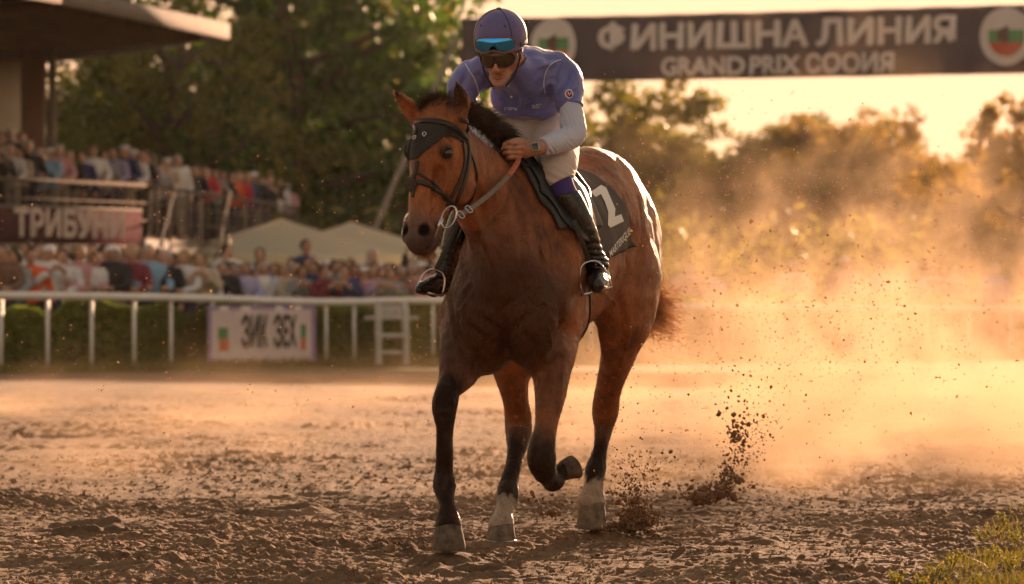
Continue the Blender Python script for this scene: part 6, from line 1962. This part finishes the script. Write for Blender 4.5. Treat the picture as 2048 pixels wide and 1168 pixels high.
    board.location = so
    tag(board, 'maroon board with large pale Cyrillic letters on the front of the grandstand', 'sign')
    MB().bar(L0 + sn * .035 + [0, 0, zt - .02], L1 + sn * .035 + [0, 0, zt - .02], .02, .05).build('border', fasc, board, origin=so)
    MB().bar(L0 + sn * .035 + [0, 0, zb + .02], L1 + sn * .035 + [0, 0, zb + .02], .02, .05).build('border', fasc, board, origin=so)
    def col_to_s(u):        # where the sight line of column u meets the board
        k = (u - 1024) / FPX; return (L0[0] - k * L0[1]) / (k * sx[1] - sx[0])
    s_a, s_b = col_to_s(25), col_to_s(243)
    me = bold_text('ТРИБУНИ', .66, lambda q, y, i: sx * (s_a + (s_b - s_a) * q) + sn * (.045 + .001 * i) + UP * ((zt - zb) / 2 + y + .02), .032)
    link('lettering', me, pmat('sign_pale_letters', (.55, .46, .42), .6), board, False)
    # stair up to the terrace, with handrails
    s0 = g2(372, 76); 
    st = empty('stair', s0); tag(st, 'open metal stair climbing to the terrace right of the maroon sign', 'stair')
    top = g2(405, 84); top[2] = Z; bot = g2(352, 77); 
    for w in (-.55, .55):
        MB().bar(bot + [w, 0, 0], top + [w, 0, 0], .03, .10).build('stringer', grey, st, origin=s0)
        MB().bar(bot + [w, 0, .95], top + [w, 0, .95], .035, .035).build('handrail', pmat('dark_handrail', (.05, .04, .035), .9, spec=.05), st, origin=s0)
        for k in range(4):
            p = bot + (top - bot) * (k + .3) / 4 + [w, 0, 0]; MB().bar(p, p + [0, 0, .95], .04, .04, (0, 1, 0)).build('baluster', grey, st, origin=s0)
    for k in range(10):
        p = bot + (top - bot) * (k + .5) / 10; MB().box(p, (1.1, .3, .04)).build('step', grey, st, origin=s0)
    return (A0, A1, A2, dA, nA, dB, nB, Z, g2)

def build_parasols():
    cream = leaf_mat('cream_canvas', (.88, .83, .68), (.92, .88, .74), .6, (1, .95, .85))
    wood = pmat('parasol_pole_wood', (.30, .20, .12), .6)
    for (u, vp, ve, d, half, rz, lab) in ((562, 436, 508, 90, 2.2, .30, 'larger cream canvas parasol left of the other one above the crowd'), (702, 443, 512, 95, 2.1, .45, 'smaller cream canvas parasol to the right of the larger one'), (430, 452, 508, 99, 1.9, .2, 'cream canvas parasol half hidden at the foot of the stair')):
        zp = HC + (570 - vp) * d / FPX; ze = HC + (570 - ve) * d / FPX - .05
        o = empty('parasol', ((u - 1024) * d / FPX, d, 0), rz)
        tag(o, lab, 'parasol', 'cream parasols over the crowd')
        V, F = [], []; n = 10
        cs = [(half, half), (-half, half), (-half, -half), (half, -half)]
        for k in range(4):
            a, b = cs[k], cs[(k + 1) % 4]
            m = len(V)
            for i in range(n + 1):
                t = i / n
                for j in range(n + 1):
                    s = j / n; x = (a[0] * (1 - s) + b[0] * s) * t; y = (a[1] * (1 - s) + b[1] * s) * t
                    V.append((x, y, zp + (ze - zp) * (t ** .92) - .05 * math.sin(PI * s) * t * (1 - t) * 4))
            for i in range(n):
                for j in range(n): q = m + i * (n + 1) + j; F.append((q, q + n + 1, q + n + 2, q + 1))
        link('canopy', mesh_from('canopy', V, F), cream, o, False)
        mb = MB()
        for k in range(4):
            a, b = cs[k], cs[(k + 1) % 4]
            mb.add([(a[0], a[1], ze), (b[0], b[1], ze), (b[0], b[1], ze - .20), (a[0], a[1], ze - .20)], [(0, 1, 2, 3)])
        mb.build('valance', cream, o)
        MB().tube([[0, 0, 0], [0, 0, zp]], .035, 8).build('pole', wood, o, True)
        for k in range(4):
            a = cs[k]; MB().bar([0, 0, zp - .06], [a[0] * .98, a[1] * .98, ze - .02], .03, .03).build('rib', wood, o)
        MB().box([0, 0, .05], (.5, .5, .1)).build('base', pmat('parasol_base', (.2, .2, .2), .8), o, False, .01)

# ------------------------------------------------------------------ spectators
def person_meshes():
    poses = {}
    def make(arms, name):
        h = .020; lo, hi = [-.55, -.5, -.02], [.55, .45, 2.3]
        torso = [[0, .01, .95, .12, 1.35], [0, .0, 1.15, .11, 1.35], [0, .0, 1.32, .12, 1.5], [0, .01, 1.43, .085, 1.7]]
        legs = [[[s * .09, .0, .92, .085, 1], [s * .10, -.01, .50, .058, 1], [s * .10, .02, .09, .045, 1]] for s in (-1, 1)]
        B = Field(lo, hi, .0165)
        B.chain(torso, k=.03, flat=(1, 0, 0))
        for l in legs: B.chain(l, k=.03)
        for s in (-1, 1): B.chain([[s * .10, .02, .06, .04, 1], [s * .105, -.12, .04, .035, 1]], k=.02)
        for a in arms:
            B.chain([[*q, r, 1] for q, r in zip(a, (.052, .042, .036, .030))], k=.03); B.ell(a[3], (.038, .03, .045), .02)
        B.chain([[0, .0, 1.44, .052, 1], [0, -.01, 1.54, .050, 1]], k=.03)
        B.ell([0, -.015, 1.625], (.074, .092, .108), .02); B.ell([0, -.045, 1.575], (.055, .05, .06), .02)
        B.ell([0, -.112, 1.60], (.012, .018, .018), .01)
        for s in (-1, 1): B.ell([s * .076, .0, 1.615], (.012, .02, .03), .008)
        V, Q = B.mesh(); body = mesh_from('person', smooth_mesh(V, Q, 1), Q)
        S = Field(lo, hi, .0165)
        S.chain([[a, b, c, r + .018, w] for a, b, c, r, w in torso], k=.03, flat=(1, 0, 0))
        for a in arms: S.chain([[*q, r, 1] for q, r in zip(a[:3], (.072, .062, .056))], k=.04)
        for a in arms: S.plane_cut(a[1] * np.array(.45) + np.array(a[2]) * .55, nrm(np.array(a[2]) - np.array(a[1])), lo=np.minimum(a[1], a[2]) - .10, hi=np.maximum(a[1], a[2]) + .10) if False else None
        S.plane_cut([0, 0, .90], [0, 0, -1]); S.plane_cut([0, 0, 1.50], [0, 0, 1], lo=[-.1, -.2, 1.3], hi=[.1, .2, 1.8])
        S.disp(lambda x, y, z: .006 * fbm(x * 9, y * 9, z * 9, 2), .04)
        V, Q = S.mesh(); shirt = mesh_from('shirt', smooth_mesh(V, Q, 1), Q)
        T = Field(lo, hi, .0165)
        for l in legs: T.chain([[a, b, c, r + .018, w] for a, b, c, r, w in l], k=.03)
        T.chain([[-.05, 0, .93, .115, 1], [.05, 0, .93, .115, 1]], k=.04)
        T.plane_cut([0, 0, .10], [0, 0, -1]); V, Q = T.mesh(); tr = mesh_from('trousers', smooth_mesh(V, Q, 1), Q)
        return body, shirt, tr
    sh = lambda s: np.array([s * .20, 0, 1.40])
    poses['down'] = make([[sh(s), np.array([s * .26, .02, 1.15]), np.array([s * .27, -.03, .95]), np.array([s * .27, -.06, .84])] for s in (-1, 1)], 'd')
    poses['lean'] = make([[sh(s), np.array([s * .27, -.10, 1.18]), np.array([s * .20, -.33, 1.10]), np.array([s * .10, -.38, 1.10])] for s in (-1, 1)], 'l')
    poses['clap'] = make([[sh(s), np.array([s * .28, -.08, 1.18]), np.array([s * .16, -.26, 1.30]), np.array([s * .03, -.32, 1.42])] for s in (-1, 1)], 'c')
    poses['raise'] = make([[sh(-1), np.array([-.30, -.05, 1.52]), np.array([-.30, -.12, 1.78]), np.array([-.26, -.12, 1.92])], [sh(1), np.array([.26, .02, 1.15]), np.array([.27, -.08, .97]), np.array([.26, -.14, .88])]], 'r')
    H1 = Field([-.2, -.2, 1.3], [.2, .2, 1.85], .0125); H1.ell([0, .012, 1.645], (.088, .100, .108), 0); H1.plane_cut([0, -.055, 1.64], nrm([0, -1, -.55]), .01); H1.plane_cut([0, 0, 1.575], [0, 0, -1])
    H2 = Field([-.2, -.2, 1.3], [.2, .2, 1.85], .0125); H2.ell([0, .015, 1.64], (.094, .105, .112), 0); H2.chain([[0, .05, 1.62, .08, 1], [0, .07, 1.48, .075, 1], [0, .07, 1.40, .06, 1]], k=.03); H2.plane_cut([0, -.055, 1.63], nrm([0, -1, -.40]), .01)
    hair = []
    for h_ in (H1, H2):
        V, Q = h_.mesh(); hair.append(mesh_from('hair', smooth_mesh(V, Q, 1), Q))
    # cap with a peak
    m = Field([-.2, -.3, 1.5], [.2, .2, 1.85], .0125); m.ell([0, .0, 1.66], (.092, .105, .085), 0); m.plane_cut([0, 0, 1.66], [0, -.1, -1]); m.ell([0, -.12, 1.665], (.07, .07, .012), .01); V, Q = m.mesh(); hat = mesh_from('hat', V, Q)
    return poses, hair, hat

def build_crowd(st):
    A0, A1, A2, dA, nA, dB, nB, Z, g2 = st
    poses, hair, hat = person_meshes()
    skin = ocol_mat('spectator_skin', .6, 0, .15); cloth = ocol_mat('spectator_cloth', .85, 0, .25)
    for b, s, t in poses.values(): b.materials.append(skin); s.materials.append(cloth); t.materials.append(cloth)
    for h_ in hair + [hat]: h_.materials.append(cloth)
    r = np.random.default_rng(77)
    COL = {'white': (.70, .68, .70), 'black': (.025, .025, .03), 'red': (.45, .03, .04), 'light blue': (.25, .42, .62), 'navy': (.03, .05, .16), 'grey': (.28, .28, .30), 'green': (.04, .28, .12), 'orange': (.70, .12, .03), 'pink': (.60, .30, .33), 'beige': (.50, .40, .30), 'lilac': (.42, .38, .60), 'brown': (.16, .09, .06), 'turquoise': (.05, .35, .45), 'maroon': (.20, .03, .05)}
    HC_ = {'dark': (.02, .014, .010), 'brown': (.08, .045, .025), 'grey': (.35, .33, .32), 'fair': (.32, .20, .10)}
    recs = []
    def add(x, y, z, hgt, shirt=None, hr=None, pose=None, zone='', ang=None):
        shirt = shirt or r.choice(list(COL), p=np.array([.22, .24, .05, .05, .11, .11, .02, .01, .04, .05, .03, .04, .01, .02]))
        hr = hr or r.choice(list(HC_), p=[.48, .26, .16, .10])
        pose = pose or r.choice(list(poses), p=[.32, .40, .20, .08])
        recs.append([zone, x, y, z, hgt, shirt, hr, pose, ang if ang is not None else r.normal(.12, .35)])
    def U(u, d): return (u - 1024) * d / FPX
    # front row at the track rail, left: the big ones
    first = [(5, 'brown', 'dark', 'lean'), (30, 'grey', 'dark', 'lean'), (62, 'orange', 'brown', 'down'), (98, 'white', 'grey', 'clap'), (128, 'white', 'dark', 'lean'), (160, 'pink', 'fair', 'lean'), (192, 'white', 'brown', 'down'), (225, 'black', 'grey', 'lean'), (262, 'maroon', 'fair', 'lean'), (298, 'light blue', 'grey', 'lean'), (330, 'black', 'grey', 'down'), (368, 'white', 'fair', 'lean'), (398, 'beige', 'brown', 'clap')]
    for u, s, h_, p in first: add(U(u, 62.4 + .004 * u), 62.4 + .004 * u, 0, r.uniform(1.62, 1.76), s, h_, p, 'front row at the white rail')
    for u in range(-5, 420, 27): add(U(u + r.normal(0, 4), 64.5), 64.5, 0, r.uniform(1.62, 1.80), zone='second row at the white rail')
    seq = [(428, 'green'), (450, 'black'), (470, 'white'), (492, 'lilac'), (512, 'brown'), (530, 'white'), (548, 'light blue'), (566, 'white'), (586, 'beige'), (606, 'grey'), (626, 'navy'), (648, 'maroon'), (668, 'grey'), (690, 'navy'), (708, 'navy'), (728, 'beige'), (748, 'pink'), (766, 'lilac'), (784, 'grey'), (804, 'brown'), (824, 'light blue'), (846, 'pink'), (868, 'maroon'), (890, 'grey')]
    for u, s in seq: add(U(u, 66.5), 66.5 + r.normal(0, .15), 0, r.uniform(1.40, 1.52), s, zone='front row under the parasols')
    for u in range(430, 900, 17): add(U(u + r.normal(0, 3), 69.5), 69.5, 0, r.uniform(1.46, 1.60), zone='back row under the parasols')
    for u, s, z in ((455, 'white', .22), (612, 'navy', .30), (520, 'lilac', .16), (745, 'lilac', .15), (862, 'maroon', .12)): add(U(u, 73), 73, 0, 1.62 + z, s, zone='tall ones before the parasols')
    # upper terrace
    dists = [(0, 30), (1, 30), (2, 30)]
    for k, u1 in ((0, 296), (1, 232), (2, 160)):
        u = -20
        while u < u1:
            # point on the tier line seen at column u
            o = A0 + nA * (.45 + 1.05 * k); t = None
            kx = (u - 1024) / FPX; t = (o[0] - kx * o[1]) / (kx * dA[1] - dA[0]); p = o + dA * t
            if k == 0 or t < np.linalg.norm(A1 - A0) - (.4 + k * 1.9) + .3:
                add(p[0], p[1] + r.normal(0, .05), Z + .30 * k, r.uniform(1.60, 1.80), zone=('front row of the upper terrace', 'second row of the upper terrace', 'top row of the upper terrace')[k])
            u += r.uniform(15, 24)
    for off, u0, step, zn in ((.45, 300, 21, 'front row of the far terrace'), (1.15, 306, 30, 'second row of the far terrace')):
        u = u0
        while u < 586:
            o = A1 + nB * off; kx = (u - 1024) / FPX; t = (o[0] - kx * o[1]) / (kx * dB[1] - dB[0]); p = o + dB * t
            add(p[0], p[1], Z, r.uniform(1.58, 1.80), zone=zn); u += r.uniform(step * .55, step * 1.05)
    for u, s in ((1375, 'pink'), (1420, 'white'), (1588, 'white'), (1690, 'pink'), (1760, 'lilac'), (1860, 'white'), (1905, 'pink'), (1990, 'lilac')): add(U(u, 73.5), 73.5, 0, r.uniform(1.45, 1.66), s, zone='far right behind the rail')
    zones = {}
    for q in recs: zones.setdefault(q[0], []).append(q)
    names = ['leftmost'] + [w_ + ' from the left' for w_ in 'second third fourth fifth sixth seventh eighth ninth tenth eleventh twelfth thirteenth fourteenth fifteenth sixteenth seventeenth eighteenth'.split()]
    pt = {'down': 'with arms down', 'lean': 'leaning on folded arms', 'clap': 'clapping', 'raise': 'with one arm raised'}
    for zn, L in zones.items():
        L.sort(key=lambda q: q[1] / q[2])
        cnt = {}
        tot = {}
        for q in L: tot[q[5]] = tot.get(q[5], 0) + 1
        for q in L:
            _, x, y, z, hgt, s, hr, pose, ang = q
            i = cnt.get(s, 0); cnt[s] = i + 1
            hw = {'dark': 'dark hair', 'brown': 'brown hair', 'grey': 'grey hair', 'fair': 'fair hair'}[hr]
            which = '' if tot[s] == 1 else (names[i] if i < len(names) else 'no. %d from the left' % (i + 1)) + ' '
            lab = '%sperson in %s, %s, %s' % (which, s, hw, zn)
            if tot[s] > 1: lab = '%sin %s, %s, %s' % (which, s, hw, zn)
            else: lab = 'only one in %s, %s, %s' % (s, hw, zn)
            b, sh_, tr = poses[pose]
            o = bpy.data.objects.new('person', b); C.objects.link(o)
            k = hgt / 1.73; o.location = (x, y, z); o.scale = (k * 1.06, k * 1.06, k); o.rotation_euler = (0, 0, ang)
            sk = np.array([.46, .26, .18]) * r.uniform(.75, 1.15); o.color = (*sk, 1)
            for nm, me, c in (('shirt', sh_, COL[s]), ('trousers', tr, [(.03, .04, .08), (.02, .02, .02), (.25, .22, .18), (.05, .05, .06)][r.integers(4)]), ('hair', hair[int(r.random() < .35)], HC_[hr])):
                c_ = bpy.data.objects.new(nm, me); C.objects.link(c_); c_.parent = o; c_.color = (*(np.array(c) * r.uniform(.85, 1.15)).clip(0, 1), 1)
            if r.random() < .10:
                c_ = bpy.data.objects.new('hat', hat); C.objects.link(c_); c_.parent = o; c_.color = (*COL['white'], 1)
            tag(o, lab, 'person', zn)

def build_far_things():
    # white car beyond the rail on the right
    W = pmat('white_car_paint', (.72, .72, .74), .3, .04); G = pmat('car_window_glass', (.03, .04, .05), .08, .1, spec=.8); K_ = pmat('tyre_rubber', (.02, .02, .02), .8)
    d = 150; x0 = (1455 - 1024) * d / FPX; o = empty('car', (x0, d, 0), .10)
    tag(o, 'white car parked behind the rail just right of the rump of the horse', 'car')
    prof = [(-1.9, .35), (-1.95, .75), (-1.6, .95), (-.9, 1.02), (-.45, 1.48), (1.0, 1.50), (1.55, 1.05), (1.9, .95), (1.95, .40)]
    V, F = [], []
    for y in (-.8, .8):
        for x, z in prof: V.append((x, y * (.86 if z > 1.2 else 1), z))
    n = len(prof); F = [tuple(range(n)), tuple(range(2 * n - 1, n - 1, -1))] + [(i, n + i, n + (i + 1) % n, (i + 1) % n) for i in range(n)]
    b = link('body', mesh_from('body', V, F), W, o, False); bv = b.modifiers.new('bevel', 'BEVEL'); bv.width = .06; bv.segments = 3
    for y in (-.755, .755):
        MB().add([(-.75, y * 1.03, 1.06), (-.38, y * .93, 1.40), (.25, y * .93, 1.42), (.25, y * 1.03, 1.06)], [(0, 1, 2, 3)]).build('window', G, o)
        MB().add([(.33, y * 1.03, 1.06), (.33, y * .93, 1.42), (.95, y * .93, 1.42), (1.35, y * 1.03, 1.06)], [(0, 1, 2, 3)]).build('window', G, o)
    for x in (-1.2, 1.25):
        for y in (-.78, .78):
            w = MB(); w.tube([[x, y - .1, .33], [x, y + .1, .33]], .33, 20); wo = w.build('wheel', K_, o, False)
            MB().tube([[x, y - .11, .33], [x, y + .11, .33]], .19, 14).build('rim', pmat('rim_metal', (.5, .5, .5), .3, metal=1), wo)
    for y in (-.6, .6): MB().ellipsoid([1.93, y, .78], (.06, .16, .10)).build('headlight', pmat('headlight_glass', (.8, .75, .65), .1), o, True)
    # pink roofed house over the far trees
    d = 400; x0 = (1945 - 1024) * d / FPX; o = empty('house', (x0, d, 0), .2)
    tag(o, 'distant house with a pink roof above the trees near the right edge', 'house')
    MB().box([0, 0, 5.2], (4.4, 6, 10.4)).build('wall', pmat('pink_plaster', (.55, .38, .34), .8), o)
    V = [(-2.5, -3.3, 10.4), (2.5, -3.3, 10.4), (2.5, 3.3, 10.4), (-2.5, 3.3, 10.4), (-1.3, 0, 12.1), (1.3, 0, 12.1)]
    rf = MB().add(V, [(0, 1, 5, 4), (1, 2, 5), (2, 3, 4, 5), (3, 0, 4), (0, 3, 2, 1)]).build('roof', pmat('pink_tiles', (.55, .28, .24), .8), o)
    MB().box([.9, .5, 12.3], (.5, .5, 1.3)).build('chimney', pmat('pink_chimney', (.5, .3, .26), .8), rf)
    for x in (-1.2, 1.2): MB().box([x, -3.02, 9.0], (.8, .06, 1.1)).build('window', G, o)
    # white frame stand beside the rail
    d = 62.0; x0 = (784 - 1024) * d / FPX; W2 = pmat('white_frame_paint', (.42, .41, .39), .6)
    o = empty('judge_chair', (x0, d, 0), .1); tag(o, 'white metal chair like stand in front of the rail left of the horse', 'stand')
    for x in (-.20, .20):
        for y in (-.18, .18): MB().box([x, y, .42 if y < 0 else .46], (.075, .075, .84 if y < 0 else .92)).build('leg', W2, o, False, .008)
    MB().box([0, 0, .42], (.48, .44, .06)).build('seat', W2, o, False, .01)
    MB().box([0, .18, .78], (.32, .04, .16)).build('backrest', W2, o, False, .01)
    for z in (.18, .68): MB().box([-.02, -.18, z], (.78 if z > .5 else .32, .04, .05)).build('crossbar', W2, o, False, .005)

# ------------------------------------------------------------------ dust and air
def build_dust():
    lo, hi = np.array([-7.0, 22.4, .0]), np.array([9.0, 47.0, 3.3])
    c = (lo + hi) / 2; s = hi - lo
    o = MB().box((0, 0, 0), tuple(s)).build('dust_cloud', None); o.location = c
    tag(o, 'sunlit dust cloud billowing over the track behind the horse', 'dust', kind='stuff')
    m = bpy.data.materials.new('sunlit_dust'); m.use_nodes = True; nt = m.node_tree
    for n in list(nt.nodes): nt.nodes.remove(n)
    out = nt.nodes.new('ShaderNodeOutputMaterial'); pv = nt.nodes.new('ShaderNodeVolumePrincipled')
    pv.inputs['Color'].default_value = (.95, .70, .46, 1); pv.inputs['Anisotropy'].default_value = .16
    nt.links.new(pv.outputs[0], out.inputs['Volume'])
    geo = nt.nodes.new('ShaderNodeNewGeometry'); sp = nt.nodes.new('ShaderNodeSeparateXYZ'); nt.links.new(geo.outputs['Position'], sp.inputs[0])
    X, Y, Z = sp.outputs
    def M(op, a, b=None, c_=None, clamp=False):
        n = nt.nodes.new('ShaderNodeMath'); n.operation = op; n.use_clamp = clamp
        for i, q in enumerate((a, b, c_)):
            if q is None: continue
            if isinstance(q, (int, float)): n.inputs[i].default_value = q
            else: nt.links.new(q, n.inputs[i])
        return n.outputs[0]
    def gauss(v, c0, w):
        q = M('DIVIDE', M('SUBTRACT', v, c0), w); return M('EXPONENT', M('MULTIPLY', M('MULTIPLY', q, q), -1.0))
    def noise(scale, det, sc=(1, 1, 1), off=(0, 0, 0)):
        mp = nt.nodes.new('ShaderNodeMapping'); mp.inputs['Scale'].default_value = sc; mp.inputs['Location'].default_value = off
        nt.links.new(geo.outputs['Position'], mp.inputs[0]); t = nt.nodes.new('ShaderNodeTexNoise'); t.inputs['Scale'].default_value = scale; t.inputs['Detail'].default_value = det; t.inputs['Roughness'].default_value = .62
        nt.links.new(mp.outputs[0], t.inputs['Vector']); return t.outputs[0]
    n1 = noise(1.5, 7, (1, .4, .9)); n2 = noise(.55, 3, (1, .5, 1.6), (5, 2, 1))
    # big plume on the right; its middle drifts right with distance
    xc = M('MULTIPLY_ADD', M('SUBTRACT', Y, 23.0), .110, 1.75)
    xr = M('DIVIDE', M('SUBTRACT', X, xc), M('MULTIPLY', Y, .049)); lat = M('EXPONENT', M('MULTIPLY', M('MULTIPLY', xr, xr), -1.0))
    yb = M('MULTIPLY', M('SMOOTH_MIN', 1.0, M('MULTIPLY', M('SUBTRACT', Y, 22.5), .22), .2), M('SMOOTH_MIN', 1.0, M('MULTIPLY', M('SUBTRACT', 46.5, Y), .12), .2))
    yb = M('MAXIMUM', yb, 0.0)
    thr = M('MULTIPLY_ADD', Z, .05, .44)
    pl = M('MAXIMUM', M('SUBTRACT', n1, thr), 0.0)
    pl = M('MULTIPLY', pl, M('MULTIPLY_ADD', pl, 6.0, .35))
    core = M('EXPONENT', M('MULTIPLY', M('MAXIMUM', M('SUBTRACT', Z, .35), 0.0), -.75))
    dA_ = M('MULTIPLY', M('MULTIPLY', pl, M('MULTIPLY', lat, core)), M('MULTIPLY', yb, 3.3))
    # low dust along the ground everywhere
    low = M('EXPONENT', M('MULTIPLY', Z, -7.0))
    dB_ = M('MULTIPLY', M('MULTIPLY', M('MAXIMUM', M('SUBTRACT', n2, M('MULTIPLY_ADD', gauss(X, 2.8, 3.0), -.09, .495)), 0.0), low), M('MULTIPLY', M('MAXIMUM', M('MINIMUM', M('MULTIPLY', M('SUBTRACT', Y, 22.5), .5), 1.0), 0.0), .95))
    nt.links.new(M('ADD', dA_, dB_), pv.inputs['Density'])
    o.data.materials.append(m)
    m.cycles.volume_step_rate = .5
    return o
def build_haze():
    lo, hi = np.array([-60.0, -6.0, -1.2]), np.array([75.0, 460.0, 16.0])
    o = MB().box((0, 0, 0), tuple(hi - lo)).build('haze', None); o.location = (lo + hi) / 2; tag(o, 'thin golden evening haze over the racecourse', 'haze', kind='stuff')
    m = bpy.data.materials.new('evening_haze'); m.use_nodes = True; nt = m.node_tree
    for n in list(nt.nodes): nt.nodes.remove(n)
    out = nt.nodes.new('ShaderNodeOutputMaterial'); pv = nt.nodes.new('ShaderNodeVolumePrincipled')
    pv.inputs['Color'].default_value = (.95, .88, .78, 1); pv.inputs['Density'].default_value = .000025; pv.inputs['Anisotropy'].default_value = .72
    nt.links.new(pv.outputs[0], out.inputs['Volume']); o.data.materials.append(m)
# ------------------------------------------------------------------ put it all together
ground_mat = build_ground()
leafm, barkm = build_trees()
stand = build_stand()
rail_c = build_rail(leafm)
build_banner()
build_fence_banner(rail_c)
build_parasols()
build_crowd(stand)
build_far_things()
build_verge()
horse, hbvh, HORG, HV, HQ = build_horse()
man, text_on, on = build_jockey()
build_tack(hbvh, HV, text_on)
build_dirt(ground_mat)
build_dust()
build_haze()
